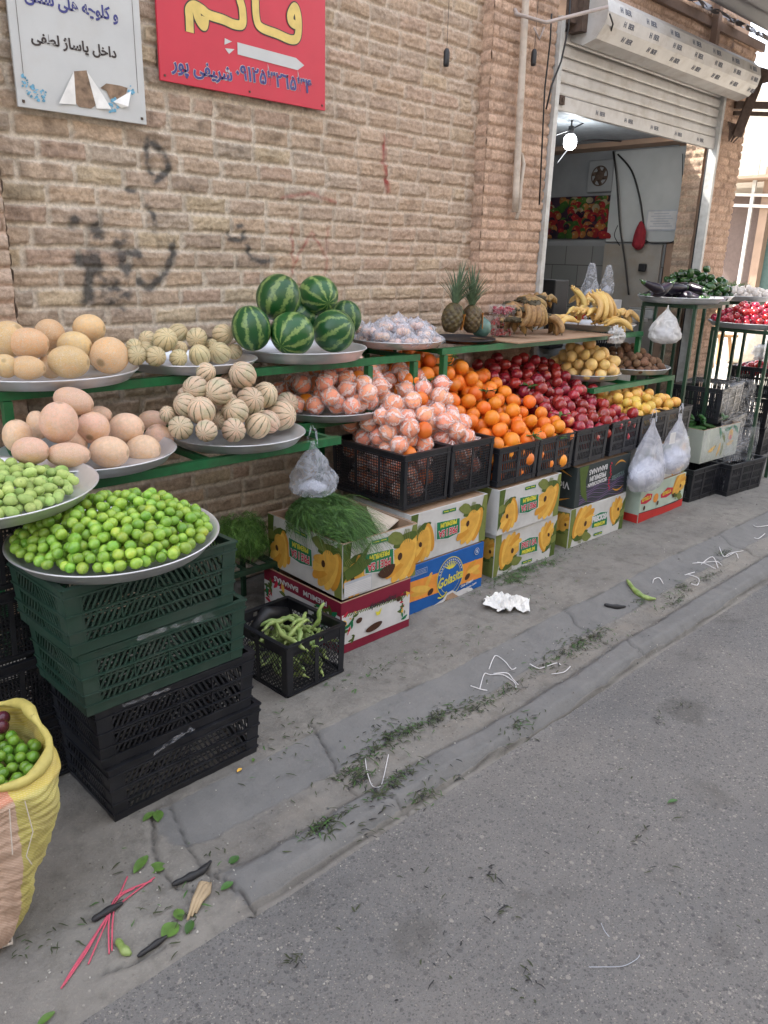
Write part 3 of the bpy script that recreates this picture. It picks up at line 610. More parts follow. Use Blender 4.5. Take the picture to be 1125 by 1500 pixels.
# big word, drawn with strokes (the lower part shows, the rest runs up the board)
def stroke(pts, r, parent, mat, lay, name='lettering'):
    m = MB(); P = []
    for i in range(len(pts) - 1):
        (x0_, z0_), (x1_, z1_) = pts[i], pts[i + 1]; L = math.hypot(x1_ - x0_, z1_ - z0_); nn = max(2, int(L / .008))
        P += [(x0_ + (x1_ - x0_) * k / nn, z0_ + (z1_ - z0_) * k / nn) for k in range(nn)]
    P.append(pts[-1]); rr = r if callable(r) else (lambda t: r)
    L_, R2 = [], []
    for i, p in enumerate(P):
        q0, q1 = P[max(0, i - 2)], P[min(len(P) - 1, i + 2)]; dx, dz = q1[0] - q0[0], q1[1] - q0[1]; l = math.hypot(dx, dz) or 1
        w2 = rr(i / (len(P) - 1)); L_.append((p[0] - dz / l * w2, p[1] + dx / l * w2)); R2.append((p[0] + dz / l * w2, p[1] - dx / l * w2))
    y = -.013 - .0012 * lay; th = .0004
    vs = [(x, y - .000004 * i_, z) for i_, (x, z) in enumerate(L_)] + [(x, y - .000004 * i_, z) for i_, (x, z) in enumerate(R2)]; n_ = len(P)
    fs = [(i, n_ + i, n_ + i + 1, i + 1) for i in range(n_ - 1)]
    m.add(vs, fs)
    return m, mat, parent, name
def catmull(pts, n=8):
    out = []; q = [pts[0]] + list(pts) + [pts[-1]]
    for i in range(1, len(q) - 2):
        p0, p1, p2, p3 = [np.array(x) for x in q[i - 1:i + 3]]
        for k in range(n):
            t_ = k / n; out.append(tuple(.5 * ((2 * p1) + (-p0 + p2) * t_ + (2 * p0 - 5 * p1 + 4 * p2 - p3) * t_ ** 2 + (-p0 + 3 * p1 - 3 * p2 + p3) * t_ ** 3)))
    out.append(tuple(pts[-1])); return out
def SP(px, py): p = at(px, py, 3.157); return (p.x - a.x, p.z - a.z)
def Q(*pp): return catmull([SP(230 + x / 4.327, y / 4.327) for x, y in pp])
strokes = [Q((208, 205), (205, 120), (203, 60), (235, 35), (285, 60), (330, 95), (420, 125), (490, 155), (540, 150), (540, 60), (525, 0), (520, -60)),
           Q((245, 60), (262, 120), (295, 165), (305, 110)),
           Q((620, -160), (622, 0), (630, 120), (660, 175), (760, 215), (850, 252), (890, 230), (895, 120), (875, 45), (845, 90), (850, 140), (890, 165))]
for lay, (rr, mt) in enumerate(((.0225, SD), (.0175, SY))):
    for q in strokes:
        m, mt_, p_, nm = stroke(q, rr, t, mt, lay + .3 * strokes.index(q) if 0 else lay * 1.0 + .25 * [id(x) for x in strokes].index(id(q)) * 1.0, 'lettering'); m.build('lettering', mt, t)
m = MB(); A = [SP(230 + x / 4.327, y / 4.327) for x, y in ((508, 268), (880, 368), (932, 415), (890, 445), (510, 345))]; poly(m, A, FM, .001)
for tri in (((428, 242), (474, 264), (426, 284)), ((430, 306), (490, 312), (455, 343))): poly(m, [SP(230 + x / 4.327, y / 4.327) for x, y in tri], FM, .001)
m.build('arrow', SW, t)
def AR(words):  # shaped glyphs, written visually left to right
    return words
num = '\u0660\u06f9\u06f1\u06f2\u06f5\u06f3\u06f2\u0666\u06f5\u06f3\u06f4'
por = '\ufead\ufeee\ufb58'            # visual order of the surname's second word
shr = '\ufbfd\ufed4\ufbff\ufeae\ufeb7'.replace('\ufbff', '\ufef4')
p = SP(230 + 740 / 4.327, 520 / 4.327); q = SP(230 + 300 / 4.327, 440 / 4.327)
for lay, (mt, of) in enumerate(((SW, .0036), (SB, .0018))):
    T(num, .078, mt, p[0] + .006, p[1] + .008, t, of, lay, sx=1.0); T(por + ' ' + shr, .074, mt, q[0] - .006, q[1] - .0, t, of, lay, sx=.92)
m = MB()
for x, z in ((.02, .02), (w_ - .02, .02), (w_ * .5, .02)): m.lathe([(.0001, .002), (.004, .001), (.005, 0)], 10, c=(0, 0, 0)) if 0 else m.box((x, -.0135, z), (.008, .004, .008))
m.build('screw', RUST, t)
# white sign
a = at(25, 157, 3.17); b = at(213, 183, 3.17); a.z = (a.z + b.z) / 2
t, w_, h_ = sgn('notice_board', 'torn white notice board with dark lettering and blue floral corners on the brick wall', a.x, b.x, a.z, a.z + .62, 3.17, SW)
def S2(zx, zy): return SP(zx / 2.25, zy / 2.25)
T('\ufbfd\ufed4\ufec4\ufedf \u0698\ufe8e\ufeb3\ufe8e\ufb58 \ufede\ufea7\ufe8d\ufea9'.replace('\u0698', '\ufb8a'), .047, SD, S2(248, 150)[0], S2(248, 150)[1], t, .0014)
T('\ufbfd\ufe98\ufee8\ufeb3 \ufb8c\ufe8e\ufeeb \ufeea\ufb7c\ufeee\ufee0\ufb90 \ufeed'.replace('\ufb8c\ufe8e\ufeeb', '\uffff').replace('\uffff', '\ufbfc\ufe8e\ufeeb').replace('\ufbfc\ufe8e', '\ufbfd\ufe8e'), .056, SB, S2(240, 18)[0], S2(240, 18)[1], t, .0018, sx=.84)
m = MB(); poly(m, [S2(*p) for p in ((243, 235), (285, 232), (300, 290), (318, 345), (300, 358), (260, 352), (250, 340))], FM, .001, 0)
poly(m, [S2(*p) for p in ((330, 290), (350, 275), (395, 282), (420, 290), (415, 310), (385, 335), (362, 325), (350, 300))], FM, .001, 0)
m.build('tear', simple('exposed_backing', (.22, .15, .10), .9, nscale=40, var=.4), t)
m = MB()
for pts, mi in ((((243, 235), (190, 342), (250, 345)), 0), (((285, 234), (330, 300), (362, 360), (318, 358), (300, 290)), 0), (((372, 335), (432, 300), (418, 352), (398, 356)), 0)):
    q = [S2(*p) for p in pts]; c = len(q)
    vs = [(x, -.014 - (.012 if i == c // 2 else .001), z) for i, (x, z) in enumerate(q)]; m.add(vs, [tuple(range(c))])
m.build('torn_flap', PAPER, t)
m = MB(); rg = random.Random(4)
for cx_, cy_, sx_ in ((90, 300, 1), (420, 330, -1)):
    for k in range(46):
        u_ = rg.uniform(0, 1); x = cx_ + sx_ * (u_ * 80 - 20); y = cy_ - 60 * (1 - u_) ** 2 + rg.uniform(-5, 40); r0 = rg.uniform(2, 6)
        poly(m, [S2(x + r0 * math.cos(q_) * (1 + .4 * math.sin(3 * q_)), y + r0 * math.sin(q_)) for q_ in np.linspace(0, 6.28, 9)[:-1]], FM, .0008 + .00002 * k)
m.build('floral_print', simple('floral_blue', (.12, .32, .46), .5, nscale=60, var=.5), t)
m = MB()
for x, z in ((.02, .02), (w_ - .02, .02), (.05, h_ - .03)): m.box((x, -.0135, z), (.009, .005, .009))
m.box((.03, -.0132, h_ / 2 + .05), (.001, .001, h_ - .12)); m.box((w_ - .03, -.0132, h_ / 2 + .05), (.001, .001, h_ - .12)); m.build('screw', RUST, t)

# drain pipe on the pilaster, hanging weights, bracket
o = MB().tube([(3.93, 3.07, 3.5), (3.955, 3.07, 2.9), (3.99, 3.07, 2.0), (3.995, 3.07, 1.90)], .020, 12).tube([(4.0, 3.06, 1.86), (4.025, 3.062, 1.93), (4.03, 3.07, 2.05), (4.045, 3.07, 2.17), (4.03, 3.08, 2.22), (3.99, 3.10, 2.24)], .012, 10).build('drain_pipe', simple('old_white_pipe', (.48, .41, .34), .6, dirt=(.2, .13, .08), dirtamt=.7), None, True)
tag(o, 'thin dirty white pipe running down the pink pier left of the doorway', 'pipe')
for (x, y, z, yy), lab in zip(((*at(654, 84, 3.14).xz, 0, 0), (*at(782, 84, 3.07).xz, 0, 1)), ('small black weight hanging by a thread on the brick wall right of the red sign', 'small black weight hanging by a thread beside the drain pipe and the doorway')):
    Y_ = 3.14 if yy == 0 else 3.07
    t = thing('hanging_weight', lab, 'weight', (x, Y_, y), group='black weights hanging on threads')
    m = MB(); m.lathe([(.001, -.045), (.013, -.043), (.016, -.03), (.016, .025), (.010, .04), (.001, .043)], 14); m.build('weight', BLKM, t, True)
    MB().tube([(0, 0, .04), (0, 0, .55)], .0015, 4).build('cord', CABLE, t)
o = MB().tube([at(755, 20, 3.0), at(800, 33, 3.0), at(890, 10, 2.85)], .010, 8).tube([at(758, 22, 3.0), at(754, 14, 3.05)], .01, 8).tube([at(782, 40, 3.04), at(790, 58, 3.02), at(797, 40, 3.02)], .006, 6).build('awning_rod', simple('old_pipe', (.36, .30, .27), .6), None, True)
tag(o, 'thin bent rod sticking out beside the end of the shutter housing', 'rod')
o = MB().tube([at(835, 0, 3.02), at(833, 40, 3.04), at(822, 90, 3.05), at(808, 125, 3.06), at(800, 160, 3.07)], .006, 6).tube([at(808, 20, 3.02), at(806, 60, 3.06), at(798, 130, 3.07), at(790, 300, 3.07)], .005, 6).tube([at(893, 20, 2.87), at(898, 35, 2.87), at(893, 52, 2.95), at(905, 62, 3.0)], .005, 6).build('cable', CABLE, None, True)
tag(o, 'black electric cables drooping down the left edge of the shutter', 'cable')

# ------------------------------------------------------------------ inside the shop
bp = at(835, 208, 3.8)
t = thing('light_bulb', 'bright glowing white bulb hanging from the shop ceiling', 'lamp', tuple(bp))
gm = NG('lamp_glow'); em = gm.n('Emission'); em.inputs[0].default_value = (.93, .97, 1, 1); em.inputs[1].default_value = 7; gm.l(em.outputs[0], gm.out.inputs[0])
MB().lathe([(.001, -.055), (.03, -.052), (.046, -.03), (.05, 0), (.046, .03), (.03, .05), (.02, .055)], 20).build('bulb', gm.m, t, True)
MB().lathe([(.02, .055), (.022, .08), (.022, .11), (.008, .115), (.006, .16)], 14).build('socket', BLKM, t, True)
pl = bpy.data.lights.new('bulb_light', 'POINT'); pl.energy = 1.2; pl.color = (.92, .97, 1); pl.shadow_soft_size = .06
lo = bpy.data.objects.new('bulb_light', pl); COL.objects.link(lo); lo.location = bp + Vector((0, -.0, -.12))
def curve_thing(name, label, cat, paths, r, mat):
    m = MB()
    for p in paths: m.tube([Vector(q) for q in catmull([tuple(x) for x in p], 6)], r, 6)
    return tag(m.build(name, mat, None, True), label, cat)
X = 6.9
curve_thing('cable', 'thick black cable hanging down the shop wall from ceiling to counter', 'cable', [[atx(898, 222, 6.88), atx(903, 260, 6.85), atx(908, 330, 6.85), atx(915, 380, 6.85), atx(921, 432, 6.85)]], .009, CABLE)
curve_thing('cable', 'curved black cable arching along the edge of the white wall panel', 'cable', [[atx(905, 226, X - .01), atx(925, 250, X - .01), atx(937, 290, X - .01), atx(943, 330, X - .01)]], .008, CABLE)
curve_thing('cable', 'dark wires strung under the shop ceiling around the bulb', 'cable', [[at(815, 240, 3.9), at(840, 212, 3.85), at(870, 205, 3.9), at(930, 208, 4.1), at(985, 207, 4.2)], [at(806, 200, 3.8), at(835, 190, 3.8), at(855, 180, 3.8)], [at(855, 228, 5), at(862, 240, 5), at(885, 238, 5), at(900, 222, 5)]], .006, CABLE)
curve_thing('cable', 'loose wires trailing under the white wall panel beside the red cloth', 'cable', [[atx(1000, 225, 6.88), atx(998, 300, 6.88), atx(990, 350, 6.88), atx(960, 357, 6.88), atx(945, 352, 6.88)], [atx(905, 330, 6.9), atx(900, 345, 6.9), atx(908, 360, 6.9)]], .004, CABLE)
# fruit poster
a, b = atx(797, 290, 6.92), atx(897, 350, 6.92)
t = thing('fruit_poster', 'large colourful fruit and vegetable poster on the tiled shop wall', 'poster', (6.92, b.y, b.z)); PW, PH_ = a.y - b.y, a.z - b.z; MB().b2((-.006, 0, 0), (0, PW, PH_)).build('sheet', simple('poster_ground', (.03, .015, .03), .4, var=.5, nscale=5), t)
PMS = [simple('poster_' + n_, c_, .4, nscale=14, var=.35) for n_, c_ in (('tomato', (.22, .012, .015)), ('berry', (.11, .006, .02)), ('melon_green', (.03, .08, .015)), ('orange', (.26, .11, .03)), ('cream', (.24, .21, .13)), ('aubergine', (.012, .006, .018)), ('leaf', (.05, .12, .02)))]
rg = random.Random(31); m = MB()
for k in range(170):
    v_ = rg.random(); y_ = rg.uniform(.03, PW - .03); z_ = PH_ * (1 - k / 170) * .92 + .012; r_ = rg.uniform(.018, .045); ww = rg.uniform(1, 1.7) if rg.random() < .4 else 1
    ps = [(-.0065 - .00006 * k, min(max(y_ + r_ * ww * math.cos(q_), .002), PW - .002), min(max(z_ + r_ * math.sin(q_), .002), PH_ - .002)) for q_ in np.linspace(0, 6.2832, 15)[:-1]]
    hi_ = [(-.0065 - .00006 * k - .00003, min(max(y_ + r_ * .3 + r_ * .25 * math.cos(q_), .002), PW - .002), min(max(z_ + r_ * .35 + r_ * .2 * math.sin(q_), .002), PH_ - .002)) for q_ in np.linspace(0, 6.2832, 9)[:-1]]
    ci = rg.choice([0, 0, 1, 5, 2, 3] if k > 60 else [0, 3, 4, 6, 0, 2]) ; m.add(ps, [tuple(range(14))[::-1]], ci); m.add(hi_, [tuple(range(8))[::-1]], {0: 3, 1: 0, 2: 6, 3: 4, 4: 4, 5: 1, 6: 4}[ci])
m.build('print', PMS, t)
# notice on panel
a, b = atx(949, 308, 6.90), atx(990, 338, 6.90)
t = thing('wall_notice', 'small white printed notice with a grey frame on the white wall panel', 'sign', (6.903, b.y, b.z)); W_ = a.y - b.y; H_ = a.z - b.z
MB().b2((-.006, 0, 0), (0, W_, H_)).build('frame', PGR, t); MB().b2((-.008, .012, .012), (-.0055, W_ - .012, H_ - .012)).build('sheet', PWH, t)
m = MB()
for i in range(6): m.b2((-.0088, .04 + .02 * (i % 3), H_ * (.2 + .12 * i)), (-.008, W_ - .04 - .03 * (i % 2), H_ * (.2 + .12 * i) + .008))
m.build('printed_lines', PGR, t)
# fan / speaker on wall
a = atx(880, 258, 6.9); t = thing('wall_fan', 'white square extractor fan high on the shop wall', 'fan', tuple(a)); 
o = MB().b2((-.02, -.13, -.14), (.02, .13, .14)).build('housing', PLASTER, t); bevel(o, .01)
m = MB(); m.M = Matrix.Rotation(R_(-90), 4, 'Y'); 
m.lathe([(.001, .030), (.03, .032), (.045, .024), (.05, .022)], 20); m.lathe([(.078, .022), (.084, .03), (.09, .022)], 28)
for q_ in range(6): m.prism((.04 * math.cos(q_ * 1.047), .04 * math.sin(q_ * 1.047), .024), (.08 * math.cos(q_ * 1.047 + .3), .08 * math.sin(q_ * 1.047 + .3), .025), .03, .003)
m.build('grille', RUST, t, True)
# red cloth
m = bmesh.new(); bmesh.ops.create_icosphere(m, subdivisions=4, radius=1)
for v in m.verts:
    q = v.co.copy(); n_ = mnoise.noise(Vector((q.x * 3, q.y * 3, q.z * .8))) * .5; k_ = .45 + .55 * (1 - (q.z * .5 + .5)); v.co = Vector((q.x * .035 * k_ * (1 + n_), q.y * .075 * k_ * (1 + n_), q.z * .125 + .01 * n_))
me = bpy.data.meshes.new('red_cloth'); m.to_mesh(me); m.free(); me.materials.append(simple('red_cloth', (.22, .01, .02), .8)); smooth(me); o = link('red_cloth', me); o.location = atx(937, 345, 6.85); tag(o, 'red cloth hanging from a hook on the shop wall', 'cloth')
# socket
a = atx(941, 392, 6.86); o = MB().box(a, (.04, .07, .07)).build('wall_socket', BLKM); bevel(o, .01); tag(o, 'black wall socket low on the stained shop wall', 'socket')
# scale
a = at(952, 440, 3.75); t = thing('weighing_scale', 'white electronic shop scale with a display on a pole', 'scale', tuple(a))
o = MB().b2((-.16, -.13, -.16), (.16, .13, -.08)).build('base', STEEL, t); bevel(o, .01)
o = MB().b2((-.15, -.12, -.075), (.15, .12, -.065)).build('pan', ALU, t)
MB().b2((-.02, .10, -.08), (.02, .13, .12)).build('pole', STEEL, t)
o = MB().b2((-.10, .08, .12), (.10, .14, .27)).build('display_head', STEEL, t); bevel(o, .008)
MB().b2((-.07, .073, .15), (.08, .079, .25)).build('screen', simple('scale_screen', (.35, .25, .24), .3), t)
# counter in the shop
t = thing('shop_counter', 'cluttered white counter just inside the doorway', 'counter', (5.6, 3.75, .022))
o = MB().b2((-.9, -.25, 0), (.9, .3, 1.12)).build('cabinet', PLASTER, t); bevel(o, .01); MB().b2((-.93, -.28, 1.123), (.93, .33, 1.15)).build('worktop', STEEL, t)
a = at(798, 430, 3.5); o = MB().b2((a.x - .02, 3.4, 1.0), (a.x + .16, 3.62, 1.50)).build('dark_cabinet', BLKM); bevel(o, .01); tag(o, 'black cabinet standing just inside the left side of the doorway', 'cabinet')

# awning at the upper right: ribbed sheet with a tattered, perforated edge
m = MB(); rg = random.Random(9)
P0 = Vector((5.0, 3.12, 3.93)); nU, nV = 150, 26; pts = {}
def awp(u_, v_):
    x = 5.2 + u_ * 3.6; y = 2.98 - v_ * 1.3; z = 3.36 - v_ * .1 + .02 * math.cos(v_ * 2 * math.pi * 7) ; return (x, y, z)
idx = {}
V_, F_ = [], []
nU, nV = 60, 90
for i in range(nU + 1):
    for j in range(nV + 1): V_.append(awp(i / nU, j / nV))
for i in range(nU):
    for j in range(nV): F_.append((i * (nV + 1) + j, (i + 1) * (nV + 1) + j, (i + 1) * (nV + 1) + j + 1, i * (nV + 1) + j + 1))
m.add(V_, F_); aw = thing('awning', 'grey ribbed sheet awning with a tattered net edge above the right end of the shop', 'awning', (0, 0, 0))
m.build('ribbed_sheet', simple('awning_grey', (.15, .15, .16), .55, .2, .15, 3), aw, True)
m = MB(); V_, F_ = [], []
nU, nV = 170, 16
for i in range(nU + 1):
    for j in range(nV + 1):
        u_, v_ = i / nU, j / nV; V_.append((5.2 + u_ * 3.6, 3.12 - v_ * .2, 3.42 - v_ * .12 + .02 * math.sin(u_ * 60)))
for i in range(nU):
    for j in range(nV):
        hole = mnoise.noise(Vector((i * .22 + j * .15, j * .32, 3.3))) > .06
        if not hole: F_.append((i * (nV + 1) + j, (i + 1) * (nV + 1) + j, (i + 1) * (nV + 1) + j + 1, i * (nV + 1) + j + 1))
m.add(V_, F_); m.build('net_edge', simple('net_grey', (.2, .2, .21), .7), aw)

# ------------------------------------------------------------------ unseen building added opposite to cut low sky light; shop across the side street
t = thing('added_street_building', 'plain tan building with shuttered ground floor, added unseen across the street to shape the light', 'building', (2, -4.6, 0))
OP = simple('added_building_render', (.30, .285, .27), .9, nscale=2)
MB().b2((-16, -3, 0), (18, 0, 7.5)).build('wall', OP, t)
for i in range(8): MB().b2((-13 + 4 * i, .002, 0), (-10.2 + 4 * i, .05, 2.6)).build('shutter', RUST, t); MB().b2((-12.6 + 4 * i, .002, 3.6), (-11 + 4 * i, .04, 5.1)).build('window', simple('dark_pane', (.03, .035, .04), .15), t)
FW = simple('far_plaster', (.34, .30, .25), .9, nscale=2); FW2 = simple('far_brick', (.26, .18, .13), .9, nscale=5)
t = thing('far_shop', 'sunlit pale building with a dark doorway and a grey green shutter across the side street', 'building', (18.5, 6.2, 0)); t.scale = (1.48, 1.48, 1.48)
m = MB(); m.b2((.25, -6, 2.2), (.6, 12, 3.6)); m.b2((.25, .90, 0), (.6, 12, 2.2)); m.b2((.25, -6, 0), (.6, -1.3, 2.2)); m.build('wall', FW, t)
MB().b2((.22, .90, 0), (.25, 1.55, 2.15)).build('doorway', simple('far_dark', (.10, .07, .06), .8), t)
MB().b2((.30, -1.3, 0), (.34, .90, 1.95)).build('shutter', simple('far_teal', (.10, .17, .16), .6), t)
m = MB(); m.b2((.0, .78, 0), (.16, .9, 2.5)); m.build('column', FW2, t); m = MB(); m.b2((-.04, 1.0, 0), (.0, 1.05, 2.6)); m.b2((-.04, .45, 0), (.02, .52, 2.6)); m.build('post', STEEL, t)
m = MB()
for z in (1.9, 2.05, 2.3): m.prism((-.05, -2, z - .1), (-.05, 1.6, z + .1), .03, .04)
m.build('rail', simple('far_rail', (.55, .52, .48), .6), t)
m = MB(); m.b2((-.35, -3, 2.32), (.22, 2.4, 2.36)); m.build('canopy', FW2, t)
def sackm(name, label, loc, sx, sy, sz, mat, seed):
    m = bmesh.new(); bmesh.ops.create_icosphere(m, subdivisions=4, radius=1); 
    for v in m.verts:
        p = v.co.copy(); q = Vector([math.copysign(abs(c) ** .55, c) for c in p]); nz = mnoise.noise(p * 3 + Vector((seed, 0, 0))) * .12
        v.co = Vector((q.x * sx * (1 + nz), q.y * sy * (1 + nz), (q.z + 1) * sz * (1 + nz * .5)))
    me = bpy.data.meshes.new(name); m.to_mesh(me); m.free(); me.materials.append(mat); smooth(me); o = link(name, me); o.location = loc; return o
SACKW = simple('woven_white', (.55, .49, .42), .8, bumpk=.3)
SACKP = atz(1082, 532, 0); CHP = atz(1046, 536, 0); o = sackm('white_sack', 'x', SACKP, .24, .32, .36, SACKW, 3); tag(o, 'large white woven sack standing in the sunlit side street behind the stand', 'sack')
m = MB(); m.M = Matrix.Translation(CHP) @ Matrix.Rotation(R_(60), 4, 'Z'); m.prism((-.2, -.2, 0), (-.12, -.12, .5), .06, .05); m.prism((.2, -.2, 0), (.14, -.14, .5), .05, .05); m.prism((.2, .2, 0), (.14, .16, .5), .05, .05); m.prism((-.22, .2, 0), (-.02, .16, .5), .05, .05); m.b2((-.22, -.22, .5), (.22, .22, .54)); m.prism((-.18, .2, .54), (-.2, .26, 1.0), .05, .05); m.prism((.18, .2, .54), (.2, .26, 1.0), .05, .05); m.b2((-.2, .22, .78), (.2, .26, .98))
o = m.build('broken_chair', simple('old_wood', (.30, .17, .08), .8)); tag(o, 'broken brown wooden chair in the sunlit side street', 'chair')
# ------------------------------------------------------------------ racks
def rack(name, label, x0, x1, yf_up, z_up, yf_lo, z_lo, mat, posts, yb=3.10, lo=None):
    t = thing(name, label, 'rack', (x0, yb, 0)); s = .03
    def bar(nm, a, b, w1=.03, w2=.032):
        m = MB(); m.prism(Vector(a) - t.location, Vector(b) - t.location, w1, w2); return m.build(nm, mat, t)
    for y, z in ((yf_up, z_up), (yb, z_up)): bar('rail', (x0, y, z - .016), (x1, y, z - .016))
    bar('rail', (lo[0], yf_lo, z_lo - .016), (lo[1], yf_lo, z_lo - .016)); bar('rail', (lo[0], yb - .02, z_lo - .016), (lo[1] + (.55 if lo[0] < 2 else 0), yb - .02, z_lo - .016))
    if lo[0] < 2: bar('rail', (1.95, 2.76, z_lo - .016), (2.62, 2.76, z_lo - .016)); bar('crossbar', (2.60, 2.78, z_lo - .018), (2.60, yb - .04, z_lo - .018), .024, .024)
    for x in (x0 + .02, (x0 + x1) / 2, x1 - .02): bar('crossbar', (x, yf_up + .02, z_up - .018), (x, yb - .02, z_up - .018), .024, .024)
    for x in (lo[0] + .02, (lo[0] + lo[1]) / 2, lo[1] - .02): bar('crossbar', (x, yf_lo + .02, z_lo - .018), (x, yb - .04, z_lo - .018), .024, .024)
    for x in posts:
        bar('leg', (x, yf_up, .0), (x, yf_up, z_up - .035)); bar('leg', (x, yb, .0), (x, yb, z_up - .035))
    for x in ((lo[0] + .02,) if lo[0] < 2 else (lo[1] - .02,)): bar('leg', (x, yf_lo, .0), (x, yf_lo, z_lo - .035))
    return t
rack('display_rack', 'long green painted steel rack with two tiers carrying the melon and watermelon trays', .84, 2.86, 2.74, 1.165, 2.46, .895, GREENP, (.87, 2.52, 2.83), lo=(.86, 2.10))
rack('display_rack', 'green painted steel rack carrying the pineapples, bananas, yellow apples and kiwis', 3.00, 5.05, 2.72, 1.185, 2.60, .875, GREENP, (3.03, 5.02), lo=(4.30, 5.36))

# ------------------------------------------------------------------ trays
def tray(label, x, y, z, r, tilt=(0, 0), d=.035, group='round aluminium trays of fruit', rim=.035):
    prof = [(.001, 0), (r * .80, 0), (r * .90, .006), (r * .965, d * .75), (r, d), (r + .006, d + .004), (r + .008, d), (r + .002, d - .004), (r * .97, d * .70 - .004), (r * .91, -.001), (r * .80, -.006), (.001, -.006)]
    me = MB().lathe(prof, 72).mesh('tray', ALU, True); o = link('tray', me); o.location = (x, y, z); o.rotation_euler = (R_(tilt[0]), R_(tilt[1]), random.random() * 0)
    return tag(o, label, 'tray', group)

# ------------------------------------------------------------------ fruit meshes
def fruit_mesh(name, mat, r, sz=1.0, nu=20, nv=12, dimple=0.0, ribs=0, ribd=0.0, nip=0.0, wob=.02, taper=0.0, seed=1, stem=None):
    th = np.linspace(0, math.pi, nv + 1); ph = np.linspace(0, 2 * math.pi, nu + 1)[:-1]
    PH, TH = np.meshgrid(ph, th, indexing='ij')
    rad = np.sin(TH); z = np.cos(TH)
    if dimple: z = z - dimple * np.exp(-(rad / .28) ** 2) * np.sign(z) * np.where(z > 0, 1, .6)
    if nip: z = z + nip * np.exp(-(rad / .18) ** 2) * np.sign(z)
    w_ = 1 + wob * (np.sin(2 * PH + seed) + np.sin(3 * PH + 2.1 * seed) * .6) * np.sin(TH)
    if taper: w_ = w_ * (1 + taper * np.cos(TH))
    if ribs: w_ = w_ * (1 - ribd * (0.5 + .5 * np.cos(ribs * PH + math.pi)) ** 3 * np.sin(TH) ** .5)
    P = np.stack([rad * w_ * np.cos(PH), rad * w_ * np.sin(PH), z * sz], -1) * r
    return grid_mesh(name, P, mat, closed_u=True)
_cnt = {}
def put(mesh, name, loc, label, cat, group=None, rot=None, scale=1.0):
    o = link(name, mesh); o.location = loc; o.rotation_euler = rot if rot is not None else (random.uniform(0, 6.28), random.uniform(0, 6.28), random.uniform(0, 6.28))
    o.scale = (scale,) * 3 if not hasattr(scale, '__len__') else scale
    return tag(o, label, cat, group)

def pile(r, region, base, top, n=600, K=90, seed=0, fill=1.0, jz=.25):
    """drop spheres of radius r; region() -> K xy candidates; lowest resting place first"""
    rg = np.random.default_rng(seed); C = np.zeros((0, 3)); miss = 0
    while len(C) < n and miss < 4:
        xy = region(rg, K); zb = base(xy[:, 0], xy[:, 1]) + r
        if len(C):
            d2 = (xy[:, None, 0] - C[None, :, 0]) ** 2 + (xy[:, None, 1] - C[None, :, 1]) ** 2
            zz = np.where(d2 < 4 * r * r * .93, C[None, :, 2] + np.sqrt(np.maximum(4 * r * r * .93 - d2, 0)), -9)
            zr = np.maximum(zb, zz.max(1))
        else: zr = zb
        ok = zr + r * .4 <= top(xy[:, 0], xy[:, 1])
        if not ok.any(): miss += 1; continue
        miss = 0; sc_ = np.where(ok, zr + rg.uniform(0, jz * r, len(zr)), 99); i = sc_.argmin()
        C = np.vstack([C, [xy[i, 0], xy[i, 1], zr[i]]])
    return C
VIEWS = np.array([(0, 0, HC), (-.7, .1, 1.6), (.9, -.1, 1.75)])
def visible(C, r, extra=None, margin=40, ns=26):
    rg = np.random.default_rng(5); D = rg.normal(size=(ns, 3)); D /= np.linalg.norm(D, axis=1)[:, None]
    keep = []
    allc = C if extra is None else np.vstack([C, extra])
    for i, c in enumerate(C):
        px, py = proj(c); dp = depth(c)
        if px < -margin or px > 1125 + margin or py < -margin or py > 1500 + margin: continue
        vis = 0
        near = allc[(np.linalg.norm(allc - c, axis=1) < 10 * r)]; near = near[np.linalg.norm(near - c, axis=1) > 1e-6]
        for v in VIEWS:
            u = v - c; L = np.linalg.norm(u); u /= L
            dd = D * np.sign(D @ u)[:, None]; P = c + dd * r * .97
            if len(near) == 0: vis = ns; break
            U = v - P; Ln = np.linalg.norm(U, axis=1); U /= Ln[:, None]
            W = near[None] - P[:, None]; t = (W * U[:, None]).sum(-1); d2 = (W ** 2).sum(-1) - t ** 2
            blocked = ((d2 < (.96 * r) ** 2) & (t > 0)).any(1); vis += (~blocked).sum() if v is VIEWS[0] or True else 0
        if vis >= 3: keep.append(i)
    return C[keep]
def disc(cx, cy, r): 
    def f(rg, K):
        a = rg.uniform(0, 2 * np.pi, K); q = np.sqrt(rg.uniform(0, 1, K)) * r; return np.stack([cx + q * np.cos(a), cy + q * np.sin(a)], 1)
    return f
def rect(x0, x1, y0, y1):
    return lambda rg, K: np.stack([rg.uniform(x0, x1, K), rg.uniform(y0, y1, K)], 1)
def mound(cx, cy, R, z0, h, p=2.0, e=.04):
    return lambda x, y: z0 + e + h * np.maximum(0, 1 - (np.hypot(x - cx, y - cy) / R) ** p)
def tilt_z(x, y, cx, cy, tl):  # height added by tray tilt (rotation about x: tl[0], about y: tl[1])
    return (y - cy) * math.tan(R_(tl[0])) - (x - cx) * math.tan(R_(tl[1]))
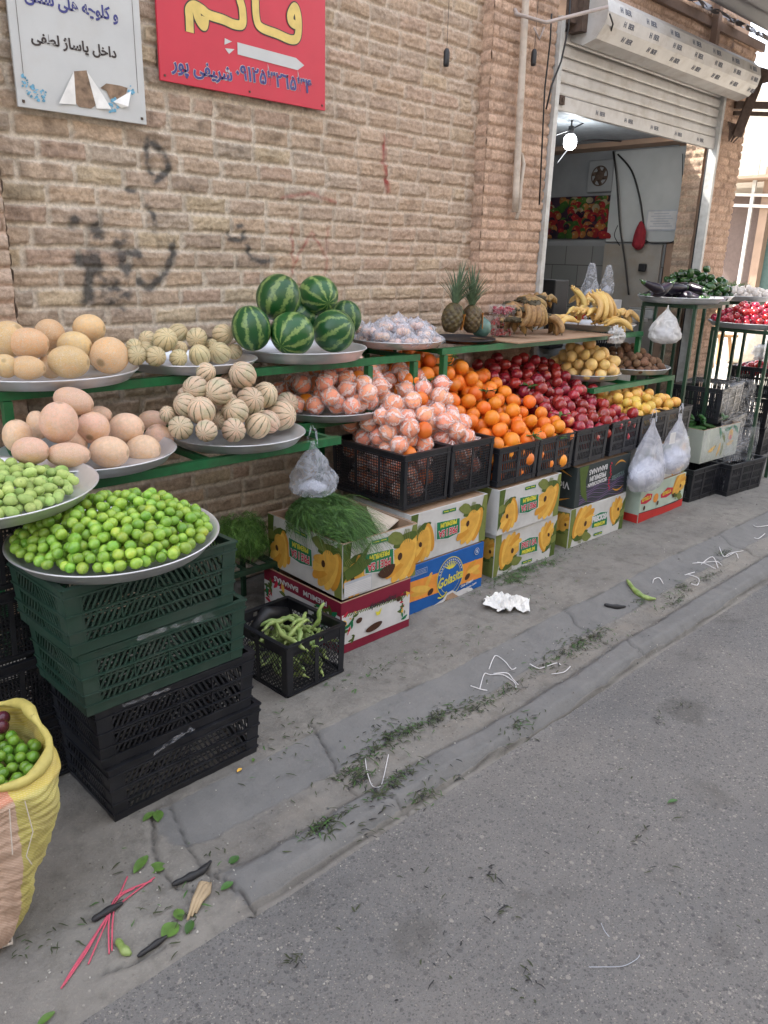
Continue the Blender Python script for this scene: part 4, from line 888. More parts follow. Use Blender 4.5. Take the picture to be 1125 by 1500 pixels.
def scatter(C, meshes, name, label, cat, group, smin=.9, smax=1.0, r=0, limit=300, rot=None):
    if len(C) > limit:
        d = np.array([depth(c) for c in C]); C = C[np.argsort(d)[:limit]]
    if not len(C): return
    pr = np.array([proj(c) for c in C]); x0, x1 = np.percentile(pr[:, 0], [0, 100]); big = len(C) > 30
    for c, (px, py) in zip(C, pr):
        s = random.uniform(smin, smax); lab = label
        if big:
            u = (px - x0) / (x1 - x0 + 1e-6); col_ = pr[np.abs(pr[:, 0] - px) < (x1 - x0) * .08, 1]; v = (py < np.median(col_))
            lab = label + ', ' + ('upper' if v else 'lower') + ' ' + ('left' if u < .25 else 'centre left' if u < .5 else 'centre right' if u < .75 else 'right') + ' part'
        put(random.choice(meshes), name, c, lab, cat, group, rot(c) if rot else None, s)

# ---- limes
TL = (1.5, -2.0)
tray('large round metal tray heaped with glossy green limes on top of the green crates', .895, 2.03, .815, .285, TL)
rl = .0152
C = pile(rl, disc(.895, 2.03, .268), lambda x, y: .822 + .032 * sstep(.215, .285, np.hypot(x - .895, y - 2.03)) + tilt_z(x, y, .895, 2.03, TL) + .05 * np.maximum(0, 1 - (np.hypot(x - .895, y - 2.03) / .26) ** 2), lambda x, y: .818 + .040 + .098 * np.maximum(0, 1 - (np.hypot(x - .895, y - 2.03) / .275) ** 2.6) + tilt_z(x, y, .895, 2.03, TL), 900, seed=1)
C = visible(C, rl); print('limes', len(C))
LM = [fruit_mesh('lime', LIME, rl * 1.04, s, 16, 10, nip=.06, seed=i) for i, s in enumerate((1.0, 1.08, 1.15))]
scatter(C, LM, 'lime', 'glossy green lime on the round tray above the crates', 'lime', 'limes heaped on the round tray', .86, 1.08, limit=296)
for p_ in ((338, 795 - 0), (601, 0)):
    pass
# ---- green almonds / fuzzy
TP = (1.0, -1.5)
tray('round metal tray of fuzzy pale green almonds at the left edge', .635, 2.28, .945, .30, TP)
ra = .0155
C = pile(ra, disc(.635, 2.28, .25), lambda x, y: .951 + .03 * sstep(.22, .30, np.hypot(x - .635, y - 2.28)) + tilt_z(x, y, .60, 2.28, TP), lambda x, y: .948 + .03 + .055 * np.maximum(0, 1 - (np.hypot(x - .615, y - 2.28) / .26) ** 2.2) + tilt_z(x, y, .6, 2.28, TP), 700, seed=2)
C = visible(C, ra, margin=170); print('almonds', len(C))
AM = [fruit_mesh('green_almond', ALMOND, ra * .98, s, 12, 8, taper=.12, seed=i) for i, s in enumerate((1.15, 1.3, 1.45))]
scatter(C, AM, 'green_almond', 'fuzzy pale green almond on the left edge tray', 'green almond', 'green almonds heaped on the left tray', .85, 1.1, rot=lambda c: (R_(90 + random.uniform(-30, 30)), 0, random.uniform(0, 6.28)), limit=299)

# ---- melons by hand
ORD = ['first', 'second', 'third', 'fourth', 'fifth', 'sixth', 'seventh', 'eighth', 'ninth', 'tenth']
def hand_set(items, name, meshes, cat, desc, where, group, s=2.8125, ox=0, oy=360):
    """items: (row, x, y, rx, ry, ydepth, lean)"""
    rows = {}
    for it in items: rows.setdefault(it[0], []).append(it)
    for row, its in rows.items():
        its.sort(key=lambda q: q[1])
        for i, (rw, x, y, rx, ry, yd, lean) in enumerate(its):
            px, py = ox + x / s, oy + y / s; p = at(px, py, yd); k = depth(p) / F
            a, b = rx / s * k, ry / s * k; lo, hi = min(a, b), max(a, b)
            lab = f'{desc}, {ORD[i]} from left in {row} row {where}'
            base = (R_(random.uniform(-25, 25)), R_(random.uniform(-25, 25)), random.uniform(0, 6.28))
            if lean != 90 and hi / lo > 1.12:   # elongated: long axis in picture direction
                rot = (R_(90), 0, R_(-45 + random.uniform(-10, 10))) if a > b else (R_(random.uniform(-12, 12)), R_(random.uniform(-10, 10)), random.uniform(0, 6))
                if a > b: rot = (0, R_(90 + lean), R_(-44 + random.uniform(-8, 8)))
            elif lean == 90: rot = (R_(random.choice([75, 60, 95, 30])), R_(random.uniform(-50, 50)), R_(-35 + random.uniform(-50, 50))); hi = lo * 1.06 if hi / lo > 1.06 else hi; lo = (a + b) / 2 * .98; hi = lo * 1.08
            else: rot = (R_(random.uniform(20, 80)), R_(random.uniform(-30, 30)), random.uniform(0, 6.28))
            o = put(random.choice(meshes), name, p, lab, cat, group, rot, (lo, lo, hi))
bz = 1.165
tray('round metal tray of large golden melons on the upper left of the green rack', 1.07, 2.88, 1.172, .31)
MY = [fruit_mesh('melon', MELON_Y, 1, 1, 40, 24, dimple=.03, seed=i, wob=.025) for i in range(3)]
hand_set([('front', 22, 495, 52, 48, 2.74, 0), ('front', 115, 503, 74, 48, 2.70, 0), ('front', 283, 478, 86, 66, 2.68, 0), ('front', 450, 452, 79, 76, 2.78, 0), ('front', 203, 500, 46, 50, 2.80, 0),
          ('middle', 35, 385, 76, 74, 2.86, 0), ('middle', 118, 402, 81, 63, 2.80, 0), ('middle', 307, 412, 71, 58, 2.84, 0),
          ('back', 205, 362, 58, 60, 2.95, 0), ('back', 367, 340, 66, 57, 2.95, 0), ('back', -60, 400, 70, 66, 2.95, 0), ('back', 250, 440, 62, 58, 2.98, 0), ('back', 400, 440, 60, 55, 3.0, 0)],
         'golden_melon', MY, 'melon', 'large golden netted melon', 'on upper left tray', 'golden melons on the upper left tray')
tray('round metal tray of pale pinkish melons on the lower tier at the left', 1.06, 2.56, .935, .285)
MP = [fruit_mesh('melon', MELON_P, 1, 1, 40, 24, dimple=.03, seed=i + 5, wob=.02) for i in range(3)]
hand_set([('front', 125, 845, 75, 58, 2.40, 0), ('front', 282, 862, 90, 52, 2.36, 0), ('front', 450, 850, 82, 66, 2.40, 0), ('front', 590, 838, 72, 60, 2.50, 0), ('front', 655, 795, 62, 58, 2.62, 0),
          ('middle', 72, 785, 60, 70, 2.52, 0), ('middle', 243, 728, 75, 87, 2.44, 0), ('middle', 385, 750, 66, 66, 2.50, 0), ('middle', 522, 750, 72, 62, 2.56, 0), ('middle', 300, 815, 60, 50, 2.52, 0),
          ('back', 155, 738, 42, 60, 2.60, 0), ('back', 303, 640, 84, 56, 2.55, 15), ('back', 412, 700, 50, 40, 2.64, 0), ('back', 628, 722, 60, 44, 2.70, 0), ('back', 480, 800, 60, 50, 2.62, 0)],
         'netted_melon', MP, 'melon', 'pale pink netted melon', 'on lower left tray', 'pale melons on the lower left tray')
tray('round metal tray of small golden ribbed melons in the upper row beside the watermelons', 1.66, 2.88, 1.172, .26)
CG = [fruit_mesh('melon', CANT_G, 1, 1, 60, 20, dimple=.05, ribs=10, ribd=.05, seed=i) for i in range(2)]
hand_set([('front', 562, 452, 42, 41, 2.74, 90), ('front', 640, 456, 48, 39, 2.72, 90), ('front', 735, 463, 43, 33, 2.72, 90), ('front', 822, 452, 46, 42, 2.74, 90), ('front', 905, 442, 52, 40, 2.78, 90), ('front', 966, 436, 32, 34, 2.88, 90),
          ('middle', 552, 415, 37, 30, 2.84, 90), ('middle', 680, 388, 51, 50, 2.80, 90), ('middle', 740, 425, 36, 28, 2.84, 90), ('middle', 872, 412, 32, 26, 2.88, 90), ('middle', 600, 430, 36, 36, 2.84, 90),
          ('back', 608, 385, 34, 38, 2.92, 90), ('back', 733, 360, 38, 42, 2.94, 90), ('back', 810, 380, 46, 42, 2.88, 90), ('back', 918, 365, 45, 43, 2.90, 90), ('back', 860, 440, 40, 38, 2.96, 90)],
         'ribbed_melon', CG, 'melon', 'small golden ribbed melon', 'on upper striped tray', 'small ribbed melons on the upper tray')
tray('round metal tray of pink ribbed melons on the lower tier below the watermelons', 1.70, 2.62, .905, .265)
CP = [fruit_mesh('melon', CANT_P, 1, 1, 60, 20, dimple=.05, ribs=10, ribd=.05, seed=i + 3) for i in range(2)]
hand_set([('front', 745, 750, 60, 43, 2.46, 90), ('front', 850, 762, 53, 40, 2.42, 90), ('front', 962, 760, 60, 43, 2.44, 90), ('front', 1062, 742, 56, 48, 2.48, 90), ('front', 1105, 725, 50, 46, 2.54, 90), ('front', 1158, 700, 62, 62, 2.60, 90),
          ('middle', 690, 695, 38, 32, 2.58, 90), ('middle', 768, 658, 52, 52, 2.54, 90), ('middle', 830, 680, 60, 55, 2.48, 90), ('middle', 968, 682, 60, 53, 2.50, 90), ('middle', 905, 722, 38, 38, 2.54, 90), ('middle', 1040, 690, 56, 50, 2.62, 90),
          ('upper', 805, 585, 52, 50, 2.56, 90), ('upper', 900, 600, 59, 56, 2.52, 90), ('upper', 1030, 640, 66, 52, 2.56, 90), ('upper', 1092, 615, 56, 50, 2.62, 90), ('upper', 1180, 650, 50, 48, 2.72, 90), ('upper', 935, 650, 50, 46, 2.60, 90),
          ('topmost', 848, 522, 48, 34, 2.64, 90), ('topmost', 1000, 533, 58, 55, 2.60, 90), ('topmost', 760, 610, 30, 26, 2.68, 90), ('topmost', 940, 570, 48, 42, 2.68, 90)],
         'ribbed_melon', CP, 'melon', 'pinkish ribbed melon', 'on lower striped tray', 'ribbed melons on the lower tray')
tray('round metal tray of watermelons on the green rack', 2.22, 2.88, 1.178, .30, d=.045)
WM = [fruit_mesh('watermelon', WMEL, 1, 1, 48, 28, dimple=.02, seed=i, wob=.015) for i in range(2)]
for (px, py, rx, ry, yd, rot, lab) in ((408, 436, 32.5, 34, 2.84, (15, 25, 20), 'striped watermelon sitting on top at the left of the watermelon pile'), (466, 432, 27, 31, 2.92, (-20, 70, 60), 'dark striped watermelon sitting on top at the right of the watermelon pile'),
        (368, 481, 27, 33, 2.78, (5, 8, 200), 'watermelon with bold light stripes at the far left of the bottom layer'), (428, 489, 33, 31, 2.70, (60, 10, 100), 'round watermelon at the front middle of the bottom layer, stalk end facing out'), (489, 485, 31, 31, 2.78, (20, 60, -40), 'light striped watermelon at the front right of the bottom layer'),
        (506, 466, 21, 26, 2.98, (0, 10, 40), 'dull green watermelon half hidden at the back right of the tray'), (443, 468, 26, 27, 2.98, (40, 10, 40), 'watermelon hidden in shadow behind the middle of the pile')):
    p = at(px, py, yd); k = depth(p) / F; put(WM[0], 'watermelon', p, lab, 'watermelon', 'watermelons piled on the tray', [R_(a) for a in rot], (rx * k, (rx + ry) / 2 * k, ry * k))

# ---- wrapped oranges
def film_mesh(name, r, seed):
    nu, nv = 40, 22; th = np.linspace(0.0, math.pi, nv + 1); ph = np.linspace(0, 2 * math.pi, nu + 1)[:-1]; PH, TH = np.meshgrid(ph, th, indexing='ij')
    w_ = 1.035 + .045 * np.sin(11 * PH + 3 * np.sin(3 * TH + seed)) * np.sin(TH) ** .7 + .035 * np.sin(7 * PH + 5 * TH + seed * 2) + .02 * np.sin(19 * PH - 4 * TH)
    z = np.cos(TH) * (1.04 + .03 * np.sin(5 * PH + seed)) + np.where(TH < .42, (.42 - TH) * .9, 0); rad = np.sin(TH) * w_ + np.where(TH < .25, (.12 + .05 * np.sin(5 * PH)) * np.sin(np.clip(TH, 0, .25) / .25 * math.pi / 2) , 0) * 0
    return grid_mesh(name, np.stack([rad * np.cos(PH), rad * np.sin(PH), z], -1) * r, FILM, closed_u=True)
ro = .041
rw = .044
OB = [fruit_mesh('orange', TANGER, rw * .94, .95, 20, 12, dimple=.04, seed=i) for i in range(2)]
OF = [film_mesh('wrap', rw, i) for i in range(4)]
OO = [fruit_mesh('orange', ORANGE, ro, s, 24, 14, dimple=.05, seed=i) for i, s in enumerate((.93, .97, 1.02))]
def wrapped(c, label, group, s=1.0):
    t = thing('wrapped_orange', label, 'orange', c, 0, group); t.rotation_euler = (random.uniform(-1.6, 1.6), random.uniform(-1.6, 1.6), random.uniform(0, 6.28)); t.scale = (s,) * 3
    link('orange', random.choice(OB), t); link('wrap', random.choice(OF), t)
X1, X2 = 2.39, 3.045; ZC = .522
def crate_heap(x0, x1, y0, y1, z0, rimz, r, topfn, seed, n=500):
    return pile(r, rect(x0 + r, x1 - r, y0 + r, y1 - r), lambda x, y: z0 + 0 * x, topfn, n, seed=seed)
C1 = crate_heap(2.41, 2.70, 2.39, 2.84, ZC + .015, .8, rw, lambda x, y: np.where(np.hypot(x - 2.38, y - 2.88) < .30, .90, .835 + .19 * sstep(2.34, 2.60, y)), 21)
C2 = crate_heap(2.73, 3.03, 2.39, 2.84, ZC + .015, .8, rw, lambda x, y: .83 + .24 * sstep(2.34, 2.74, y), 22)
CT = pile(rw, disc(2.40, 2.88, .26), lambda x, y: .925 + 0 * x, mound(2.46, 2.88, .32, .97, .17, 1.8, .03), 260, seed=23)
CB_ = pile(rw, rect(2.62, 2.98, 2.86, 3.06), lambda x, y: .90 + 0 * x, lambda x, y: 1.09 + 0 * x, 60, seed=24); allw = np.vstack([C1, C2, CT, CB_]); V = visible(allw, rw); print('wrapped', len(V))
tray('round metal tray of plastic wrapped oranges on the lower tier behind the black crates', 2.38, 2.88, .90, .28)
VP = np.array([proj(c) for c in V])
for c, (px, py) in zip(V, VP):
    near_ = VP[np.abs(VP[:, 0] - px) < 30, 1]; zn = ('upper' if py < np.median(near_) else 'lower') + ' ' + ('left' if px < 520 else 'middle' if px < 620 else 'right') + ' part'
    if c[2] > .905 and c[0] < 2.68 and c[1] > 2.52 and any(np.allclose(c, q) for q in CT): lab, gp = 'plastic wrapped orange heaped on the tray behind the crates, ' + zn, 'wrapped oranges on the tray'
    else: lab, gp = 'plastic wrapped orange heaped in the black mesh crates, ' + zn, 'wrapped oranges in the black mesh crates'
    if random.random() < .06: put(random.choice(OO), 'orange', c, 'bare orange lying among the plastic wrapped oranges', 'orange', 'bare oranges among the wrapped ones', None, 1.0)
    else: wrapped(c, lab, gp, random.uniform(.94, 1.04))

# ---- oranges (crates 3,4 and heap behind)
CR = dict(c3=(3.06, 3.40), c4=(3.40, 3.74), c5=(3.74, 4.11), c6=(4.11, 4.48), c7=(4.50, 4.82), c8=(4.82, 5.15)); YF = 2.335; YB = 2.80; RIM = .72
def otop(x, y): return .75 + .30 * sstep(2.30, 2.95, y) + .0 * x
bnd = lambda x: 3.52 + 0 * x
Co = pile(ro, lambda rg, K: (lambda a: np.stack([a[:, 0] - (a[:, 1] - 2.36) * .0, a[:, 1]], 1))(rect(3.09, 3.80, 2.37, 3.02)(rg, K)), lambda x, y: np.where(y > 2.78, .80, ZC + .0) + .12 * sstep(2.5, 2.8, y) * 0, otop, 700, seed=31)
Cb = pile(ro, rect(2.80, 3.46, 2.76, 3.10), lambda x, y: .88 + 0 * x, lambda x, y: 1.14 + .04 * np.sin(x * 9) - .25 * np.abs(x - 3.12), 120, seed=32)
div = lambda c: c[0] < 3.78 - (c[1] - 2.36) * .42   # oranges left of this slanting line, apples right of it
ra2 = .038
AT = lambda x, y: .745 + .33 * sstep(2.30, 3.0, y) - .10 * sstep(4.1, 4.5, x) * sstep(2.3, 2.8, y)
Ca = pile(ra2, rect(3.30, 4.47, 2.37, 3.02), lambda x, y: np.where(y > 2.78, .80, ZC + .05), AT, 900, seed=33)
Co = np.array([c for c in Co if div(c)]); Ca = np.array([c for c in Ca if not div(c)])
Vo = visible(Co, ro, extra=Cb); Vb = visible(Cb, ro, extra=Co); Va = visible(Ca, ra2, extra=Co)
print('oranges', len(Vo), len(Vb), 'apples', len(Va))
scatter(np.vstack([Vo, Vb]), OO, 'orange', 'unwrapped orange in the open orange heap', 'orange', 'oranges in the open heap', .88, 1.08)
AP = [fruit_mesh('apple', APPLE, ra2, s, 24, 14, dimple=.16, seed=i, taper=.06) for i, s in enumerate((.9, .95))]
scatter(Va, AP, 'red_apple', 'dark red apple in the heap beside the oranges', 'apple', 'red apples in the heap', .92, 1.06)
def leaf_sprig(p, label, n=9, s=.05, seed=0, group='leaf sprigs lying on the oranges', mat=None):
    rg = random.Random(seed); m = MB()
    for k in range(n):
        a = rg.uniform(0, 6.28); L = s * rg.uniform(.7, 1.3); w_ = L * .28; up = rg.uniform(-.1, .5)
        M = Matrix.Translation(p) @ Euler((rg.uniform(-.5, .5), -up, a)).to_matrix().to_4x4(); m.M = M
        st = [(.1, 0), (.35, 1), (.6, .9), (.85, .45), (1, 0.02)]
        vs = []; 
        for u_, q in st: vs += [(u_ * L, -q * w_ / 1, -.010 * u_), (u_ * L, 0, -.004 + .0 * u_), (u_ * L, q * w_, -.010 * u_)]
        fs = []
        for i in range(4): b = 3 * i; fs += [(b, b + 3, b + 4, b + 1), (b + 1, b + 4, b + 5, b + 2)]
        m.add(vs, fs)
    m.M = Matrix.Translation(p); m.tube([(0, 0, -.02), (.01, 0, .0), (.02, .01, .012)], .003, 5); m.M = None
    return tag(m.build('leaf_sprig', mat or LEAFG, None, True), label, 'leaves')
def surf(px, py, Cs, r):
    u = ray(px, py); u = u / np.linalg.norm(u); o_ = np.array([0, 0, HC]); W = Cs - o_; t = W @ u; d2 = (W ** 2).sum(1) - t ** 2; ok = d2 < r * r * 1.4
    if not ok.any(): return None
    tt = (t - np.sqrt(np.maximum(r * r - d2, 0)))[ok].min() - .008; return Vector(o_ + u * tt)
allO = np.vstack([Vo, Vb, Va])
for i, (px, py, dy, lab) in enumerate(((645, 535, 2.86, 'dark green leaf sprig on the oranges at the far left top of the heap'), (662, 522, 2.9, 'bright leaf sprig standing up at the top left of the orange heap'), (712, 572, 2.68, 'cluster of narrow leaves in the middle of the orange heap'),
        (775, 565, 2.72, 'upright leaves where the oranges meet the red apples'), (820, 608, 2.46, 'leaf sprig on the oranges near the front crate rim'), (780, 637, 2.36, 'single leaf spray hanging over the black crate rim below the oranges'), (815, 640, 2.4, 'small leaf sprig at the right front corner of the orange crates'), (630, 555, 2.84, 'leaf sprig low on the left flank of the orange heap'))):
    leaf_sprig(surf(px, py, allO, ro) or at(px, py, dy), lab, 9 if i in (2, 3) else 6, .052, i, mat=LEAFY if i in (1, 4) else LEAFG)
# lime-like leaf scraps end
# ---- yellow apples on tray, kiwis
tray('round metal tray of yellow apples on the lower tier', 4.56, 2.84, .90, .24)
ry = .037
C = visible(pile(ry, disc(4.56, 2.84, .215), lambda x, y: .905 + 0 * x, mound(4.56, 2.84, .25, .93, .20, 1.5, .03), 120, seed=41), ry); print('yapples', len(C))
YA = [fruit_mesh('apple', YAPPLE, ry, s, 24, 14, dimple=.14, seed=i, taper=.05) for i, s in enumerate((.88, .95))]
scatter(C, YA, 'yellow_apple', 'pale yellow apple heaped on the tray left of the kiwis', 'apple', 'yellow apples on the tray', .92, 1.1)
tray('round metal tray of brown kiwis on the lower tier', 5.10, 2.80, .905, .265)
rk = .027
C = visible(pile(rk, disc(5.10, 2.80, .235), lambda x, y: .91 + 0 * x, mound(5.06, 2.82, .27, .93, .15, 1.5, .02), 220, seed=42), rk); print('kiwis', len(C))
KW = [fruit_mesh('kiwi', KIWI, rk * .95, 1.2, 16, 10, seed=1)]
scatter(C, KW, 'kiwi', 'fuzzy brown kiwi heaped on the tray', 'kiwi', 'kiwis on the tray', .92, 1.06)
# yellow pears/apples in crates 7,8
rp = .034
C = crate_heap(4.52, 5.13, 2.38, 2.78, ZC + .02, RIM, rp, lambda x, y: .74 + .10 * sstep(2.33, 2.7, y), 43)
C = visible(C, rp); print('pears', len(C))
PE = [fruit_mesh('apple', PEAR, rp, s, 20, 12, dimple=.1, seed=i, taper=.12) for i, s in enumerate((.95, 1.1))]
scatter(C, PE, 'yellow_apple', 'blushed yellow apple heaped in the last two black crates', 'apple', 'blushed yellow apples in the crates', .9, 1.08)

# ---- bagged packs on the upper flat tray
tray('flat metal tray of clear bagged packs beside the watermelons', 2.86, 2.90, 1.195, .235, d=.03)
def pack_mesh(seed, r=.05):
    nu, nv = 36, 18; th = np.linspace(0.0, math.pi, nv + 1); ph = np.linspace(0, 2 * math.pi, nu + 1)[:-1]; PH, TH = np.meshgrid(ph, th, indexing='ij')
    w_ = 1 + .12 * np.sin(5 * PH + seed) + .10 * np.sin(9 * PH + 4 * TH + seed) + .06 * np.sin(17 * PH - 6 * TH)
    z = np.cos(TH) * (.62 + .1 * np.sin(4 * PH + seed)) + np.where(TH < .4, (.4 - TH) * .5 * (1 + .6 * np.sin(3 * PH)), 0)
    return grid_mesh('wrap', np.stack([np.sin(TH) * w_ * np.cos(PH), np.sin(TH) * w_ * np.sin(PH), z], -1) * r, CLEARB, closed_u=True)
PK = [pack_mesh(i) for i in range(4)]
PEACHY = skin('peeled_fruit', (.70, .42, .30), (.78, .58, .48), .5, 30, val=.3)
PKI = [fruit_mesh('peeled_fruit', PEACHY, .021, 1, 14, 8, seed=i) for i in range(2)]
C = pile(.038, disc(2.86, 2.90, .20), lambda x, y: 1.20 - .012 + 0 * x, mound(2.86, 2.90, .23, 1.225, .085, 1.6, .035), 60, seed=51); C = visible(C, .038); print('packs', len(C))
for c in C:
    t = thing('fruit_pack', 'knotted clear bag of pale fruit on the flat tray beside the watermelons', 'bag', c, random.uniform(0, 6), 'clear bagged packs on the flat tray')
    link('wrap', random.choice(PK), t)
    for k in range(3): o = link('peeled_fruit', random.choice(PKI), t); o.location = (.02 * math.cos(2.1 * k), .02 * math.sin(2.1 * k), -.005)
# ------------------------------------------------------------------ plastic crates
def clip_bar(x0, y0, x1, y1, cx0, cy0, cx1, cy1):
    dx, dy = x1 - x0, y1 - y0; t0, t1 = 0.0, 1.0
    for p, q in ((-dx, x0 - cx0), (dx, cx1 - x0), (-dy, y0 - cy0), (dy, cy1 - y0)):
        if abs(p) < 1e-9:
            if q < 0: return None
        else:
            r = q / p
            if p < 0: t0 = max(t0, r)
            else: t1 = min(t1, r)
    return None if t0 >= t1 else (x0 + t0 * dx, y0 + t0 * dy, x0 + t1 * dx, y0 + t1 * dy)
def panel(m, P, L, H, style, slant=1, th=.003):
    """P(u,v,d) -> point; builds a pierced wall of length L, height H"""
    def rc(u0, v0, u1, v1, d0=0.0, d1=None):
        d1 = d0 + th if d1 is None else d1
        vs = [P(u, v, d) for u in (u0, u1) for v in (v0, v1) for d in (d0, d1)]
        m.add(vs, [(0, 1, 3, 2), (4, 6, 7, 5), (0, 4, 5, 1), (2, 3, 7, 6), (0, 2, 6, 4), (1, 5, 7, 3)])
    def bar(x0, y0, x1, y1, w_, d0=0.0006):
        l = math.hypot(x1 - x0, y1 - y0); nx_, ny_ = -(y1 - y0) / l * w_ / 2, (x1 - x0) / l * w_ / 2
        q = [(x0 + nx_, y0 + ny_), (x1 + nx_, y1 + ny_), (x1 - nx_, y1 - ny_), (x0 - nx_, y0 - ny_)]
        vs = [P(u, v, d0) for u, v in q] + [P(u, v, d0 + th * .7) for u, v in q]
        m.add(vs, [(0, 1, 2, 3), (7, 6, 5, 4), (0, 4, 5, 1), (1, 5, 6, 2), (2, 6, 7, 3), (3, 7, 4, 0)])
    if style == 'slant':
        c = .045; bands = [(0, H * .17), (H * .86, H)]
        for a, b in bands: rc(c, a, L - c, b)
        rc(0, 0, c, H, -.001); rc(L - c, 0, L, H, -.001)
        for v in (H * .16, H * .34, H * .60, H * .86, H * .985): rc(-.002, v - .0025, L + .002, v + .0025, -.006, .002)
        v0, v1, v2 = H * .17, H * .60, H * .86; ncell = max(2, round((L - 2 * c) / .125)); cw = (L - 2 * c) / ncell
        for k in range(ncell + 1): rc(c + k * cw - .002, v0, c + k * cw + .002, v2, -.002)
        for k in range(ncell):
            a, b = c + k * cw + .002, c + (k + 1) * cw - .002; sl = slant * (1 if k < ncell / 2 else -1)
            for (lo, hi) in ((v0 + .002, H * .52), (H * .55, v2 - .002)):
                s = .0185; off = (hi - lo) * .55
                j = -4
                while a + j * s < b + off:
                    r = clip_bar(a + j * s, lo, a + j * s + sl * off, hi, a, lo, b, hi) if sl > 0 else clip_bar(a + j * s + off, lo, a + j * s, hi, a, lo, b, hi)
                    if r: bar(*r, .0068)
                    j += 1
            rc(a, H * .52, b, H * .55)
    elif style == 'mesh':
        c = .022; rc(0, 0, c, H, -.003); rc(L - c, 0, L, H, -.003); rc(c, 0, L - c, .02); rc(c, H * .80 if 0 else H - .03, L - c, H, -.0005)
        for v in (.012, H - .004, H - .03): rc(0, v - .002, L, v + .004, -.007, .0)
        nb = max(1, round(L / .16)); 
        for k in range(1, nb): rc(L * k / nb - .007, .02, L * k / nb + .007, H - .03, -.002)
        n_ = int(L / .0125)
        for k in range(n_): u = c + (L - 2 * c) * k / n_; bar(u, .02, u, H - .03, .0036)
        n_ = int((H - .05) / .0125)
        for k in range(1, n_): v = .02 + (H - .05) * k / n_; bar(c, v, L - c, v, .0036)
    elif style == 'slots':
        c = .03; rc(0, 0, c, H, -.002); rc(L - c, 0, L, H, -.002); rc(c, 0, L - c, H * .14); rc(c, H * .86, L - c, H)
        for v in (H * .97, H * .86, H * .14): rc(0, v - .002, L, v + .003, -.006, .0)
        n_ = int((L - 2 * c) / .017)
        for k in range(n_ + 1): u = c + (L - 2 * c) * k / n_; rc(u - .0045, H * .14, u + .0045, H * .86)
        for v in (H * .38, H * .62): rc(c, v - .007, L - c, v + .007, .0005)
        nb = max(1, round(L / .17))
        for k in range(1, nb): rc(L * k / nb - .012, 0, L * k / nb + .012, H, -.003)
    elif style == 'lattice':
        c = .03; rc(0, 0, c, H, -.002); rc(L - c, 0, L, H, -.002); rc(c, 0, L - c, H * .10); rc(c, H * .80, c + (L - 2 * c) * .35, H); rc(L - c - (L - 2 * c) * .35, H * .80, L - c, H); rc(c, H * .93, L - c, H); rc(c, H * .78, L - c, H * .84)
        for v in (H * .985, H * .05): rc(0, v - .003, L, v + .003, -.007, .0)
        for k in range(-14, int(L / .014) + 14):
            for sl in (1, -1):
                x = c + k * .022; r = clip_bar(x, H * .10, x + sl * H * .62, H * .80, c, H * .10, L - c, H * .80)
                if r: bar(*r, .0028)
        nb = 2
        for k in range(1, nb): rc(L * k / nb - .01, 0, L * k / nb + .01, H, -.003)
def crate_mesh(name, L, W, H, style, mat, draft=.012, top=False):
    m = MB()
    def side(o, u, n_):
        o, u, n_ = Vector(o), Vector(u), Vector(n_); Ls = (L if abs(u.x) > .5 else W)
        def P(a, v, d):
            k = (1 - v / H) * draft; return o + u * (a * (1 - 2 * k / Ls) + k) + n_ * (-(k) - d) + Vector((0, 0, v))
        return P
    panel(m, side((-L / 2, -W / 2, 0), (1, 0, 0), (0, -1, 0)), L, H, style)
    panel(m, side((L / 2, W / 2, 0), (-1, 0, 0), (0, 1, 0)), L, H, style)
    panel(m, side((-L / 2, W / 2, 0), (0, -1, 0), (-1, 0, 0)), W, H, style)
    panel(m, side((L / 2, -W / 2, 0), (0, 1, 0), (1, 0, 0)), W, H, style)
    for sx in (-1, 1):   # turned rim
        m.box((sx * (L / 2 - .004), 0, H - .003), (.016, W + .006, .006)); m.box((0, sx * (W / 2 - .004), H - .0032), (L - .020, .016, .0055))
    q = .008 + draft
    n_ = int(L / .025)
    for k in range(n_ + 1): m.box((-L / 2 + q + (L - 2 * q) * k / n_, 0, .004), (.006, W - 2 * q, .004))
    n_ = int(W / .025)
    for k in range(n_ + 1): m.box((0, -W / 2 + q + (W - 2 * q) * k / n_, .0065), (L - 2 * q, .006, .004))
    return m.mesh(name, mat)
def crate(mesh, loc, rz, label, group, tilt=(0, 0), cat='crate'):
    o = link('plastic_crate', mesh); o.location = loc; o.rotation_euler = (R_(tilt[0]), R_(tilt[1]), R_(rz)); return tag(o, label, cat, group)
SG = crate_mesh('crate_green', .535, .34, .20, 'slant', GCRATE); SBk = crate_mesh('crate_black', .535, .34, .20, 'slant', BCRATE)
gst = 'crates stacked under the lime tray'
for (me, x, y, z, rz, lab) in ((SBk, 1.015, 2.07, -.008, 1, 'black slatted plastic crate at the bottom of the stack, standing on the pavement'), (SBk, .995, 2.065, .195, .5, 'black slatted plastic crate second from the bottom, under the green ones'),
                               (SG, .955, 2.045, .398, 1.5, 'lower of the two green slatted plastic crates'), (SG, .92, 2.03, .601, 3.0, 'upper green slatted plastic crate directly under the lime tray')):
    crate(me, (x, y, z), rz, lab, gst)
